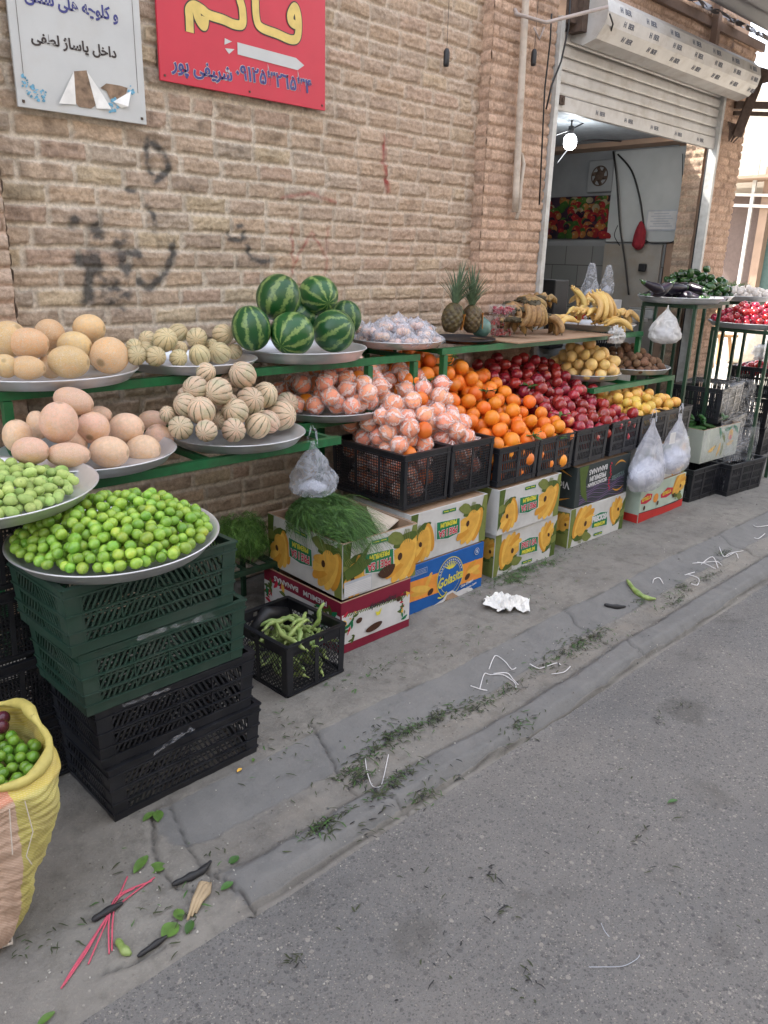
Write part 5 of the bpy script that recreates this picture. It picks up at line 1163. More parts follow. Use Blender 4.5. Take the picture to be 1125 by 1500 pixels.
# torn film shreds between the stacked crates
m = MB(); rg = random.Random(3)
def shred(m, pts, w_, seed=0):
    rgs = random.Random(seed); P = [Vector(p) for p in catmull([tuple(p) for p in pts], 5)]; vs = []; 
    for i, p in enumerate(P): o_ = Vector((rgs.uniform(-1, 1), rgs.uniform(-1, 1), rgs.uniform(-1, 1))) * w_ * .4; vs += [p + Vector((0, -.001, w_ / 2)) + o_, p - Vector((0, .001, w_ / 2)) - o_ * .5]
    m.add(vs, [(2 * i, 2 * i + 1, 2 * i + 3, 2 * i + 2) for i in range(len(P) - 1)])
for k_, (pp, w_, lab) in enumerate((([atz(225, 1105, .2), atz(255, 1083, .21), atz(285, 1066, .2), atz(320, 1042, .2)], .010, 'long torn strip of stretch film between the two black crates'), ([(.80, 1.868, .40), (.86, 1.860, .405), (.95, 1.868, .398)], .010, 'torn strip of stretch film between the black and the green crates'), ([(.85, 1.85, .60), (.93, 1.845, .605), (1.0, 1.85, .60), (1.1, 1.86, .59)], .012, 'torn strip of stretch film between the two green crates'))):
    m = MB(); shred(m, pp, w_, k_); tag(m.build('torn_film', WRAPF), lab, 'plastic film')
# stack at the left edge, under the almond tray
MB1 = crate_mesh('crate_mesh_black', .42, .30, .225, 'mesh', BCRATE)
for k in range(4):
    crate(MB1, (.58 - .004 * k, 2.36 - .003 * k, k * .231 - .006), 2 - k * .8, ['bottom', 'second lowest', 'third from the bottom', 'topmost'][k] + ' black mesh crate in the stack under the almond tray', 'black crates under the almond tray')
# broad bean crate
LB = crate_mesh('crate_lattice', .305, .36, .225, 'lattice', BCRATE, .006)
crate(LB, (1.695, 2.30, -.006), 3, 'small black lattice crate of broad bean pods on the pavement', None)
# crates of the fruit wall
C_A = crate_mesh('crate_mesh_tall', .315, .49, .262, 'mesh', BCRATE, .008)
crate(C_A, (2.552, 2.605, .520), 1, 'black mesh crate of wrapped oranges nearest the dill box', 'black mesh crates of wrapped oranges'); crate(C_A, (2.878, 2.605, .520), 0, 'black mesh crate of wrapped oranges next to the open orange heap', 'black mesh crates of wrapped oranges')
C_B = crate_mesh('crate_slots', .335, .47, .205, 'slots', BCRATE, .006)
for k, (x, lab) in enumerate(((3.232, 'black slotted crate holding the left half of the open oranges'), (3.572, 'black slotted crate holding the right half of the open oranges'), (3.93, 'black slotted crate holding the left half of the red apples'),
                              (4.30, 'black slotted crate holding the right half of the red apples'), (4.66, 'dark slotted crate of blushed yellow apples behind the hanging bags'), (5.0, 'last dark slotted crate of blushed yellow apples beside the cucumber box'))):
    crate(C_B, (x, 2.575, .513), random.uniform(-1, 1), lab, 'black slotted crates in the fruit wall')
# crates on the pavement at the right and the wrapped ones behind
C_C = crate_mesh('crate_slots_low', .50, .34, .245, 'slots', BCRATE, .012)
crate(C_C, (5.53, 2.46, -.005), -3, 'black slotted crate on the pavement under the cucumber box', 'black crates at the right end')
crate(C_C, (5.92, 2.34, -.005), -6, 'black slotted crate at the far right end of the pavement row', 'black crates at the right end')
C_D = crate_mesh('crate_slots_big', .56, .38, .26, 'slots', BCRATE, .012)
crate(C_D, (6.28, 2.62, -.005), 4, 'black crate on the ground behind the film wrapped crates', 'black crates at the right end')
crate(C_D, (6.02, 2.62, .50), 8, 'black crate wrapped in clear stretch film behind the cucumber box', 'black crates at the right end')
crate(C_D, (6.10, 2.60, .245), 6, 'black crate under the film wrapped crate at the right edge', 'black crates at the right end')
# ------------------------------------------------------------------ cardboard boxes
def box_shell(t, L, W, H, mats, open_top=False, th=.006, flaps=False):
    m = MB(); z0 = 0
    m.b2((0, 0, 0), (L, th, H)); m.b2((0, W - th, 0), (L, W, H), 0); m.b2((0, th, 0), (th, W - th, H)); m.b2((L - th, th, 0), (L, W - th, H)); m.b2((th, th, 0), (L - th, W - th, th))
    o = m.build('carton', mats[0], t); bevel(o, .0025)
    m = MB()
    if open_top:
        g_ = .0012; m.b2((th, th + g_ * 0 + .0005, th), (L - th, th + .003, H - .002)); m.b2((th, W - th - .003, th), (L - th, W - th - .0005, H - .002)); m.b2((th + .0005, th + .003, th), (th + .003, W - th - .003, H - .002)); m.b2((L - th - .003, th + .003, th), (L - th - .0005, W - th - .003, H - .002))
        m.b2((-.0005, -.0005, H - .0005), (L + .0005, th, H + .0015)); m.b2((-.0005, th, H - .0005), (th, W - th, H + .0015)); m.b2((L - th, th, H - .0005), (L + .0005, W - th, H + .0015)); m.b2((-.0005, W - th, H - .0005), (L + .0005, W + .0005, H + .0015))
        m.build('inside', CARD, t)
    else:
        m.b2((th, th, H - .008), (L - th, W - th, H - .004)); m.build('inside', CARD, t)
class Face:
    def __init__(s, t, o, u, v, w_, h_, flip=False):
        s.t = t; s.w = w_; s.h = h_; s.lay = 0; s.parts = {}
        o = Vector(o); u = Vector(u); v = Vector(v)
        if flip: o = o + u * w_ + v * h_; u = -u; v = -v
        s.M = frame_m(o, u, v)
    def poly(s, pts, mat, lay):
        m = s.parts.setdefault(mat.name, (MB(), mat))[0]; poly(m, pts, s.M, .0012 + .00018 * lay)
    def text(s, tx, size, mat, x, y, rot=0, lay=40, off=.001, sx=1.0, shear=0):
        M = s.M @ Matrix.Translation((x, y, .0012 + .00018 * lay)) @ Matrix.Rotation(R_(rot), 4, 'Z'); text(tx, size, mat, M, s.t, 'lettering', off, .0002, sx=sx, shear=shear)
    def done(s, nm='print'):
        for k, (m, mat) in s.parts.items(): m.build(nm, mat, s.t)
def ell(cx, cy, rx, ry, a=0, n=18, w_=0):
    ca, sa = math.cos(R_(a)), math.sin(R_(a)); out = []
    for k in range(n):
        q = 2 * math.pi * k / n; x, y = rx * math.cos(q) * (1 + w_ * math.sin(3 * q)), ry * math.sin(q); out.append((cx + x * ca - y * sa, cy + x * sa + y * ca))
    return out
def clampoly(pts, w_, h_): return [(min(max(x, .002), w_ - .002), min(max(y, .002), h_ - .002)) for x, y in pts]
def bananas(f, cx, cy, s, dirn=1, rot=0, l0=0):
    """printed cluster: crown at the bottom, fingers fanning upward and to one side, dark hole"""
    R0 = Matrix.Rotation(R_(rot), 2)
    def tr(pts): 
        o = []
        for x, y in pts: v = R0 @ Vector((x * dirn, y)); o.append((cx + v.x * s, cy + v.y * s))
        return clampoly(o, f.w, f.h)
    for k, (x, y, rx, ry, a) in enumerate(((-.06, -.30, .34, .14, 12), (.25, -.34, .22, .12, -10))): f.poly(tr(ell(x, y, rx, ry, a, 14, .2)), PG[k % 2], l0 + k)
    body = ((-.26, .02, .15, .40, -6), (-.14, .08, .15, .42, -16), (-.02, .12, .14, .42, -30), (.10, .12, .13, .38, -46), (.16, .05, .12, .33, -62), (.14, -.06, .10, .26, -75), (-.05, -.08, .2, .24, 0))
    for k, (x, y, rx, ry, a) in enumerate(body): f.poly(tr(ell(x, y, rx, ry, a, 20)), PY[(k * 2) % 3] if k < 6 else PY[1], l0 + 3 + k)
    for k in range(4): f.poly(tr([(-.10 + .06 * k, -.25), (-.09 + .06 * k, -.25), (-.04 + .035 * k, -.5), (-.06 + .035 * k, -.5)]), PG[1], l0 + 11)
    f.poly(tr(ell(.09, .0, .055, .072, 0, 16)), PHOLE, l0 + 13)
def leaf_print(f, pts, k=1, lay=0): f.poly(clampoly(pts, f.w, f.h), PG[k], lay)
def banana_face(f, words='PRE I SA', whole=False):
    w_, h_ = f.w, f.h
    leaf_print(f, [(0, 0), (.03, .0), (.06, h_ * .5), (.05, h_), (0, h_)], 1, 0); leaf_print(f, [(w_ - .05, 0), (w_, 0), (w_, h_ * .9), (w_ - .03, h_ * .75)], 0, 0)
    q1, q2 = random.uniform(-14, 20), random.uniform(5, 35); bananas(f, w_ * random.uniform(.19, .25), h_ * random.uniform(.48, .55), h_ * random.uniform(.88, 1.02), 1, q1, 1); bananas(f, w_ * random.uniform(.82, .87), h_ * random.uniform(.55, .63), h_ * random.uniform(.72, .86), 1, q2, 1)
    c = w_ * .53; y = h_ * .47
    f.poly([(c - .085, y - .038), (c + .09, y - .05), (c + .085, y + .045), (c + .0, y + .058), (c - .09, y + .045)], PWH, 18); f.poly([(c - .08, y - .034), (c + .085, y - .045), (c + .08, y + .041), (c, y + .053), (c - .085, y + .041)], PLG, 19)
    f.text(words, .048, PWH if whole else PWH, c, y + .018, 0, 21, .0035, .80); f.text(words, .048, PWH if whole else PRED, c, y + .018, 0, 23, .0012, .80)
    f.text('PREMIUM', .032, PLY, c, y - .024, 0, 23, .0012, .9)
    f.poly([(c - .05, h_ * .09), (c + .045, h_ * .08), (c + .045, h_ * .15), (c - .05, h_ * .16)], PLG, 14); f.text('bananas · bananas', .011, PLY, c, h_ * .12, -1, 16, .0002)
    f.done()
def carton(label, x, y, z, L, W, H, rz, mats, group=None, open_top=False):
    t = thing('cardboard_box', label, 'box', (x, y, z), R_(rz), group); box_shell(t, L, W, H, mats, open_top)
    return t, Face(t, (0, 0, 0), (1, 0, 0), (0, 0, 1), L, H), t
def fr(t, L, W, H, flip=False): return Face(t, (0, 0, 0), (1, 0, 0), (0, 0, 1), L, H, flip)
def lf(t, L, W, H, flip=False): return Face(t, (0, W, 0), (0, -1, 0), (0, 0, 1), W, H, flip)
GB = 'banana cartons under the fruit crates'
# red carton + dill carton (short ends face the road)
L, W, H = .42, .55, .243
t, _, _ = carton('maroon and white banana box on the pavement under the dill box', 1.935, 2.245, -.004, L, W, H, .5, [MAROON], None, True)
m = MB()
f = fr(t, L, W, H); f.poly([(.004, .045), (L - .004, .04), (L - .004, .165), (.004, .185)], PWH, 0)
for k in range(34):
    a = random.uniform(0, 1); x = .015 + .07 * a if k % 2 else L - .015 - .05 * a; y = random.uniform(.05, .185); rr = random.uniform(.006, .02); f.poly(clampoly(ell(x, y, rr, rr * .4, random.uniform(0, 180), 10, .3), L, H), [PG[0], PLG, PG[0], PRED, PY[2]][k % 5], 2 + k * .4)
for k in range(26): x = .03 + k * .014; f.poly(ell(x, .178 - .0006 * k, .011, .0035, random.uniform(20, 70), 8), PG[k % 2], 3 + (k % 3))
for (x, y, rx, ry) in ((.19, .075, .05, .017), (.10, .135, .018, .013), (L - .08, .165, .014, .013)): f.poly(ell(x, y, rx, ry, 8, 20, .05), PHOLE, 24)
f.text('hopremely', .038, PDK, L * .58, .178, 182, 24, .0005, 1, .3); f.poly([(.2, .145), (.215, .14), (.235, .155), (.225, .125), (.205, .125), (.195, .15)], PLY, 22); f.done()
f = lf(t, L, W, H); f.poly([(.004, .045), (W - .004, .045), (W - .004, .18), (.004, .18)], PWH, 0)
for k in range(60):
    x = random.choice([random.uniform(.01, .16), random.uniform(W - .17, W - .01)]); y = random.uniform(.03, .2); rr = random.uniform(.01, .03); f.poly(clampoly(ell(x, y, rr, rr * .4, random.uniform(0, 180), 10, .3), W, H), [PG[0], PLG, PG[0], PRED, PY[2]][k % 5], 2 + k * .3)
f.text('PREMIUM   BANANAS', .033, PWH, W * .5, .212, 180, 24, .0008, 1.2); f.done()
L, W, H = .435, .54, .252
t, _, _ = carton('open white banana box full of dill standing on the maroon box', 1.955, 2.262, .241, L, W, H, -1, [WHITEB], None, True)
f = fr(t, L, W, H, True); banana_face(f)
f = fr(t, L, W, H); f.poly([(.005, .01), (.16, .012), (.16, .085), (.005, .08)], PGR, 27); f.poly([(.008, .013), (.157, .015), (.157, .072), (.008, .068)], PWH, 29)
for k in range(6): f.poly([(.012, .02 + k * .008), (.15, .021 + k * .008), (.15, .0225 + k * .008), (.012, .0215 + k * .008)], PGR, 31)
f.poly(ell(.25, .07, .05, .028, 12, 16, .15), PHOLE, 28); leaf_print(f, [(.0, .13), (.07, .16), (.16, .24), (.12, .16), (.17, .15), (.10, .10), (.02, .085)], 0, 27); f.done()
f = lf(t, L, W, H, True); banana_face(f)
m = MB(); m.add([(.30, .10, H - .06), (.425, .11, H - .01), (.40, .30, H + .01), (.34, .24, H + .035), (.30, .10, H - .065), (.425, .11, H - .015), (.40, .30, H + .005), (.34, .24, H + .03)], [(0, 1, 2, 3), (7, 6, 5, 4), (0, 4, 5, 1), (1, 5, 6, 2), (2, 6, 7, 3), (3, 7, 4, 0)]); m.build('inner_flap', simple('pale_card', (.55, .47, .38), .8), t)
# blue carton
L, W, H = .545, .40, .252
t, _, _ = carton('blue banana box with a yellow band and a torn corner on the pavement', 2.425, 2.325, -.004, L, W, H, 0, [BLUEB], GB)
f = fr(t, L, W, H); f.poly([(.003, .07), (L - .003, .055), (L - .003, .165), (.003, .175)], PORR, 0)
for (x, y, rx, ry, a, k) in ((.08, .12, .07, .018, -14, 2), (.07, .10, .06, .015, -6, 1), (.13, .145, .05, .013, 60, 1), (.47, .12, .05, .016, 10, 2), (.49, .10, .04, .014, -20, 1), (.45, .145, .045, .012, 30, 0)): f.poly(clampoly(ell(x, y, rx, ry, a), L, H), PY[k], 2 + k)
for (x, y) in ((.15, .085), (.425, .09)): f.poly(ell(x, y, .022, .015, 30), PHOLE, 6)
f.poly(ell(.29, .125, .098, .108, 0, 40), PLY, 8); f.poly(ell(.29, .125, .094, .104, 0, 40), BLUEB, 10); f.poly(ell(.29, .125, .076, .084, 0, 40), PLY, 12); f.poly(ell(.29, .125, .074, .082, 0, 40), BLUEB, 14)
for k in range(22): a = R_(20 + k * 10); f.text('N', .011, PWH, .29 + .084 * math.cos(a), .125 + .093 * math.sin(a), math.degrees(a) - 90, 18, .0006) if k < 15 else None
f.text('Golasita', .072, PLY, .285, .115, 6, 22, .0012, .78, .35)
for k in range(7): a = R_(30 + k * 20); f.poly(ell(.29 + .03 * math.cos(a), .17 + .022 * math.sin(a), .022, .0035, 30 + k * 20, 10), PLY, 17)
f.poly([(.20, .035), (.225, .028), (.255, .035), (.27, .055), (.262, .056), (.25, .042), (.225, .036), (.205, .042)], PLY, 22)
f.text('One Dream', .020, PWH, .42, .055, 8, 20, .0006, 1, .3); f.text('Divine Love', .017, PWH, .455, .033, 8, 20, .0005, 1, .3); f.poly(ell(.485, .215, .018, .019, 0, 24), PWH, 20); f.poly(ell(.485, .215, .0155, .0165, 0, 24), BLUEB, 22); f.text('%', .024, PWH, .485, .215, 0, 24, .0005)
f.poly([(.01, .195), (.12, .197), (.12, .225), (.01, .223)], PGR, 1); f.poly([(.012, .197), (.118, .199), (.118, .223), (.012, .221)], BLUEB, 3)
for k in range(3): f.poly([(.016, .2 + .007 * k), (.11, .2015 + .007 * k), (.11, .2035 + .007 * k), (.016, .202 + .007 * k)], PGR, 5)
f.poly([(.16, .002), (.20, .012), (.24, .02), (.27, .045), (.31, .05), (.34, .03), (.40, .035), (.46, .02), (.48, .002)], PWH, 25); f.poly([(.25, .002), (.27, .033), (.31, .038), (.335, .018), (.36, .002)], CARD, 27)
f.done()
def white_box(label, x, y, z, rz, flip, words='PRE I SA', whole=False, side=True, L=.555, W=.40, H=.25):
    t, _, _ = carton(label, x, y, z, L, W, H, rz, [WHITEB], GB); f = fr(t, L, W, H, flip); banana_face(f, words, whole)
    if side:
        f = lf(t, L, W, H, flip); leaf_print(f, [(0.05, 0), (W - .003, 0), (W - .003, H - .02), (.1, H - .05)], 1, 0); bananas(f, W * .9, H * .6, H * .6, 1, 0, 2); f.done()
    return t
white_box('white banana box with upside down lettering directly on the blue box', 2.43, 2.335, .2505, 0, True, side=False)
white_box('upright white banana box on the pavement right of the blue box', 3.095, 2.35, -.004, -1, False)
white_box('white banana box with upside down lettering under the open oranges', 3.075, 2.33, .2505, 0, True)
t = white_box('white banana box with full green name label, third along the pavement', 3.80, 2.35, -.004, -1.5, False, 'PRECIOSA', True, side=True, L=.60, H=.245)
MB().b2((-.0030, .09, .09), (-.0022, .27, .235)).build('shipping_label', PWH, t); m = MB()
for k in range(7): m.b2((-.0038, .11, .11 + .016 * k), (-.0031, .25 - .02 * (k % 3), .116 + .016 * k))
m.build('label_lines', PGR, t)
# dark carton
L, W, H = .60, .40, .25
t, _, _ = carton('dark purple and green banana box under the red apple crates', 3.815, 2.345, .2445, L, W, H, 0, [DARKB], GB)
f = fr(t, L, W, H, True); VG = printed('print_grey_green', (.16, .22, .21)); 
for k in range(11):
    pts = [(.05 + .5 * i / 14, H - .012 - .010 * k + .010 * math.sin(i * .9 + k * .5) - .00) for i in range(15)]; f.poly(pts + [(x, y - .0045) for x, y in pts[::-1]], PURB if k % 2 else printed('print_violet', (.17, .12, .22)) if k == 0 else bpy.data.materials['print_violet'], 1)
leaf_print(f, [(L - .12, .0), (L - .02, .0), (L - .06, H * .7), (L - .14, H * .95), (L - .10, H * .4)], 0, 3)
f.text('BANANAS', .044, PWH, L * .62, .045, 2, 12, .0012); f.text('PREMIUM', .044, PWH, L * .62, .088, 2, 12, .0012); f.text('ECUADORIAN', .032, PWH, L * .62, .125, 2, 12, .001)
for k in range(10): a = random.uniform(0, 6.28); f.poly(clampoly(ell(L * .38 + .01 * math.cos(a), .03 + .018 * k, .012, .005, random.uniform(0, 180), 8), L, H), PRED, 8 + k * .2)
f.text('Victorius', .055, VG, .13, .125, 8, 12, .001, .75, .2)
for (cx_, cy_, s_) in ((.12, .055, 1), (.12, .195, -1)): pts = [(cx_ - .07 + .14 * i / 12, cy_ - s_ * .03 * math.sin(math.pi * i / 12)) for i in range(13)]; f.poly(pts + [(x, y + s_ * .012 * math.sin(math.pi * i / 12)) for i, (x, y) in list(enumerate(pts))[::-1]], PY[0], 9)
f.done(); f = lf(t, L, W, H, True); f.text('Victor', .06, PWH, W * .28, .12, 4, 8, .0012, .9); f.poly([(.03, .19), (.12, .23), (.22, .19), (.12, .215)], PY[0], 4); f.poly([(.03, .06), (.12, .02), (.22, .06), (.12, .035)], PY[0], 4); f.done()
# pale / red carton
L, W, H = .62, .40, .25
t, _, _ = carton('pale green banana box with a red bottom edge behind the hanging bags', 4.56, 2.315, -.004, L, W, H, 0, [PALEB], GB)
f = fr(t, L, W, H); f.poly([(.002, .002), (L - .002, .002), (L - .002, .058), (L * .8, .05), (L * .5, .055), (.002, .07)], REDB, 1); f.poly([(.002, .07), (L * .5, .055), (L * .8, .05), (L - .002, .058), (L - .002, .062), (L * .5, .06), (.002, .075)], PDK, 2)
for x, y, rx in ((.08, .16, .075), (.36, .15, .085)): f.poly([(x - rx, y), (x, y + .035), (x + rx, y + .02), (x + rx * .9, y - .02), (x, y - .035), (x - rx * .9, y - .025)], PRED, 3); f.text('ESTRELLA', .034, PLY, x, y, 3, 5, .001, .8)
f.poly(ell(.21, .14, .035, .032), PORR, 3); bananas(f, .53, .17, .2, 1, -20, 4)
for x, y in ((.06, .10), (.24, .10), (.46, .11)): f.poly(ell(x, y, .013, .016), PHOLE, 18)
f.done()
m = MB(); m.b2((-.002, .003, .002), (-.0008, .39, .06)); m.build('print', REDB, t)
white_box('white banana box above the red edged box, mostly behind the hanging bags', 4.585, 2.335, .2465, 0, True, side=False, L=.60)
# cucumber box
L, W, H = .56, .40, .25
t, _, _ = carton('open film wrapped white box of cucumbers on a black crate', 5.49, 2.37, .241, L, W, H, -3, [simple('pale_sage_card', (.40, .43, .37), .6, nscale=6)], None, True)
f = fr(t, L, W, H); 
for k in range(9): f.poly(clampoly(ell(random.uniform(.05, .5), random.uniform(.05, .22), .05, .016, random.uniform(0, 180), 12, .3), L, H), [PG[1], PLG, PY[2]][k % 3] if k % 3 else PG[1], 1 + k)
f.poly(ell(.42, .17, .035, .045), PY[1], 12); f.poly(ell(.42, .15, .018, .02), PRED, 14); f.done()
nu, nv = 60, 26
U, V = np.meshgrid(np.linspace(-.02, L + .02, nu), np.linspace(.01, H + .01, nv), indexing='ij'); Pf = np.stack([U, -.010 - .010 * fbm(U * 14, V * 14, 3), V], -1); link('film_wrap', grid_mesh('film', Pf, WRAPF), t)
CKM = fruit_mesh('cucumber', CUKE, .017, 4.2, 12, 16, wob=.03)
for k in range(34):
    x = 5.53 + random.uniform(0, .46); y = 2.40 + random.uniform(0, .32); z = .46 + .05 * (k // 12) + random.uniform(0, .015)
    put(CKM, 'cucumber', (x, y, z), 'dark green cucumber heaped in the film wrapped white box', 'cucumber', 'cucumbers in the white box', (R_(90 + random.uniform(-15, 15)), 0, R_(random.uniform(40, 140))), random.uniform(.85, 1.05))
# ------------------------------------------------------------------ broad beans, herbs
def bean_mesh(seed):
    rg = random.Random(seed); L = rg.uniform(.13, .18); bend = rg.uniform(-.035, .04); pts = []; rs = []
    for i in range(15): u = i / 14; pts.append((L * (u - .5), bend * (4 * (u - .5) ** 2 - 1) * .5, .006 * math.sin(u * 9 + seed))); rs.append(.0095 * (math.sin(math.pi * min(1, max(.02, u))) ** .35) * (1 + .16 * math.sin(u * 22)) * (.25 if i in (0, 14) else 1))
    m = MB(); m.tube(pts, rs, 10); m.tube([(-L / 2, bend * 0, 0), (-L / 2 - .012, .0, .003)], [.003, .002], 6); return m.mesh('pod', BEAN, True)
BM = [bean_mesh(i) for i in range(5)]
rg = random.Random(11); k = 0
for k in range(66):
    lay = k // 14; x = 1.695 + rg.uniform(-.085, .085); y = 2.28 + rg.uniform(-.11, .11); z = .035 + lay * .036 + rg.uniform(0, .02)
    if lay >= 4: x = 1.675 + rg.uniform(-.075, .075); y = 2.27 + rg.uniform(-.1, .1); z = .195 + rg.uniform(0, .04)
    put(BM[k % 5], 'broad_bean_pod', (x, y, z), 'green broad bean pod piled in the small black lattice crate', 'bean pod', 'broad bean pods in the black crate', (R_(rg.uniform(0, 360)), R_(rg.uniform(-18, 18)), R_(rg.choice([80, 60, 110, 20, 150]) + rg.uniform(-20, 20))), rg.uniform(.85, 1.1))
p = at(466, 903, 2.20)
put(BM[1], 'broad_bean_pod', p, 'broad bean pod sticking up at the right corner of the black lattice crate', 'bean pod', None, (0, R_(-70), R_(-40)), 1.0)
o = MB().tube([(1.60, 2.44, .12), (1.70, 2.455, .19), (1.80, 2.45, .16)], [.02, .035, .03], 9).build('crumpled_bag', BLKM, None, True); tag(o, 'crumpled black plastic bag tucked at the back of the bean crate', 'bag')
def strands(name, label, cat, n, origin, fn, mats, seed, w_=.0012, kind=None):
    rg = random.Random(seed); m = MB()
    for k in range(n):
        pts, wd = fn(rg, k); P = [Vector(p) for p in pts]; side = Vector((rg.uniform(-1, 1), rg.uniform(-1, 1), rg.uniform(-.3, .3))).normalized() * wd
        vs = []
        for i, q in enumerate(P): f_ = 1 - .8 * i / (len(P) - 1); vs += [q - side * f_, q + side * f_]
        m.add(vs, [(2 * i, 2 * i + 1, 2 * i + 3, 2 * i + 2) for i in range(len(P) - 1)], k % len(mats))
    o = m.build(name, mats); o.location = origin; return tag(o, label, cat, kind=kind)
def dill(rg, k):
    # a bunch lying across the box, stems to the upper left, fine feathery tips towards the lower right
    while True:
        x0 = rg.uniform(-.17, .24); y0 = rg.uniform(-.25, .24); e = 1 - ((x0 + .03 - y0 * .25) / .17) ** 2 - ((y0 + .0) / .27) ** 2
        if e > 0: break
    hgt = .02 + .115 * e ** .6 * (1 + .5 * mnoise.noise(Vector((x0 * 11, y0 * 11, 0)))) - (rg.random() ** 2) * .05; x0 -= .02; lng = rg.random() < .22
    L = rg.uniform(.10, .2) if lng else rg.uniform(.02, .07); an = R_(-62) + rg.gauss(0, .3 if lng else .6) + 1.6 * mnoise.noise(Vector((x0 * 9, y0 * 9, 5))); el = rg.uniform(-.2, .5); p = Vector((x0, y0, hgt)); out = [p]
    for i in range(4): el -= .28; p = p + Vector((math.cos(an) * math.cos(el), math.sin(an) * math.cos(el), math.sin(el))) * L / 4; an += rg.uniform(-.15, .15); out.append(p)
    return out, rg.uniform(.0008, .0015) if lng else rg.uniform(.0006, .0019)
strands('dill_bunch', 'large bunch of feathery green dill filling the open white box', 'herbs', 17000, (2.12, 2.53, .462), dill, [HERB, HERB, HERB, HERB2], 5)
def pars(rg, k):
    th = rg.uniform(0, 6.28); ph = math.acos(rg.uniform(-.2, 1)); r = .125 * rg.uniform(.7, 1.0) * (1 + .22 * math.sin(3 * th + 1) * math.sin(2 * ph) + .12 * math.sin(7 * th)); c = Vector((math.cos(th) * math.sin(ph) * 1.0, math.sin(th) * math.sin(ph) * .8, math.cos(ph) * .95)) * r; d = c.normalized(); t_ = d.cross(Vector((0, 0, 1))).normalized() if abs(d.z) < .98 else Vector((1, 0, 0)); b_ = d.cross(t_); a = rg.uniform(0, 6.28); u = t_ * math.cos(a) + b_ * math.sin(a)
    L = rg.uniform(.03, .06); out = [c]
    for i in range(1, 4): out.append(c + u * L * i / 3 + d * .012 * math.sin(i * 1.2) - Vector((0, 0, .004 * i)))
    return out, rg.uniform(.0012, .0022)
o = strands('herb_bunch', 'bright green tied bunch of fine herbs low on the green shelf beside the wall', 'herbs', 6000, at(352, 796, 2.86), pars, [HERB2, LEAFG, HERB2], 6)
p = at(362, 834, 2.74); m = MB()
for y_ in (2.74, 3.02): m.prism((p.x - .2, y_, p.z - .012), (p.x + .16, y_, p.z - .012), .024, .024)
for x_ in (-.2, .16):
    m.prism((p.x + x_, 2.752, p.z - .012), (p.x + x_, 3.008, p.z - .012), .02, .02)
    for y_ in (2.74, 3.02): m.prism((p.x + x_, y_, 0), (p.x + x_, y_, p.z - .024), .022, .022)
for k in range(5): m.prism((p.x - .13 + .065 * k, 2.752, p.z - .006), (p.x - .13 + .065 * k, 3.008, p.z - .006), .02, .006)
o = m.build('low_shelf', DKGREEN); bevel(o, .003); tag(o, 'low dark green metal shelf under the herb bunch behind the bean crate', 'shelf')

# ------------------------------------------------------------------ bananas, plantains
def banana_mesh(mat, L=.19, R=.0175, bend=.055, seed=0):
    rg = random.Random(seed); pts = []; rs = []
    for i in range(17):
        u = i / 16; a = (u - .5) * 1.7; pts.append((math.sin(a) * L * .62, 0, -(1 - math.cos(a)) * bend * 3.0)); rs.append(R * (1 if .18 < u < .85 else (.35 + .65 * (u / .18) if u <= .18 else max(.22, 1 - (u - .85) / .15 * .8))))
    m = MB(); b = []; 
    m.tube(pts, rs, 6); m.mi = [0] * len(m.mi)
    m.tube([pts[-1], Vector(pts[-1]) + Vector((.008, 0, -.006))], [R * .25, R * .18], 6, 1); m.tube([pts[0], Vector(pts[0]) + Vector((-.018, 0, -.004))], [R * .38, R * .35], 6, 1 if mat is BANBR else 0)
    me = m.mesh('banana', [mat, BTIP], True); return me
BY = [banana_mesh(BANANA, .19, .0185, .05, i) for i in range(2)]; BR = [banana_mesh(BANBR, .115, .0165, .03, i) for i in range(2)]
def hand(name, label, loc, rot, meshes, n, L, spread, group, s=1.0, two=True):
    t = thing(name, label, 'bananas', loc, 0, group); t.rotation_euler = [R_(a) for a in rot]; t.scale = (s,) * 3
    cr = MB().tube([(-.02, -spread * .35, 0), (0, 0, .006), (-.02, spread * .35, 0)], [.012, .016, .012], 8).build('crown', BTIP if meshes is BR else BANANA, t, True)
    for k in range(n):
        row = k % 2 if two else 0; f = (k - (n - 1) / 2) / max(1, (n - 1) / 2); o = link('banana', meshes[k % len(meshes)], t)
        a = f * .28; o.rotation_euler = (f * .5, R_(8 + 14 * row), a); o.location = (L * .58 * math.cos(a), f * spread * .5 + L * .5 * math.sin(a), -.014 * row + .02 - .012 * abs(f))
    return t
ty = 'yellow bananas on the shelf tray'
tray('round metal tray of yellow bananas on the upper shelf in the doorway', 4.78, 2.92, 1.20, .26)
def P3(px, py, y): return tuple(at(px, py, y))
for (px, py, y, rot, n, lab) in ((862, 440, 2.90, (0, -8, 35), 5, 'hand of yellow bananas at the back lying flat on the others'), (846, 428, 2.98, (0, 62, -50), 4, 'yellow bananas standing up with their tips to the top left of the tray'), (880, 433, 2.74, (5, 55, -85), 7, 'large hand of yellow bananas draped over the front of the tray'),
        (850, 455, 2.80, (0, 4, 10), 5, 'yellow bananas low at the left of the tray'), (905, 458, 2.82, (0, 5, 15), 6, 'yellow bananas at the right end of the tray'), (830, 466, 2.84, (0, 10, 160), 3, 'pair of yellow bananas at the left edge of the tray'), (885, 470, 2.72, (0, 2, -20), 5, 'yellow bananas lying low at the front rim of the tray')):
    hand('banana_hand', lab, P3(px, py, y), rot, BY, n, .12, .11, ty)
m = MB(); a_, b_ = at(733, 500, 2.66), at(850, 480, 2.62); m.b2((3.52, 2.62, 1.190), (4.52, 3.08, 1.197)); o = m.build('cardboard_sheet', CARD); tag(o, 'flat brown cardboard sheet on the green rack under the ripe brown bananas', 'cardboard')
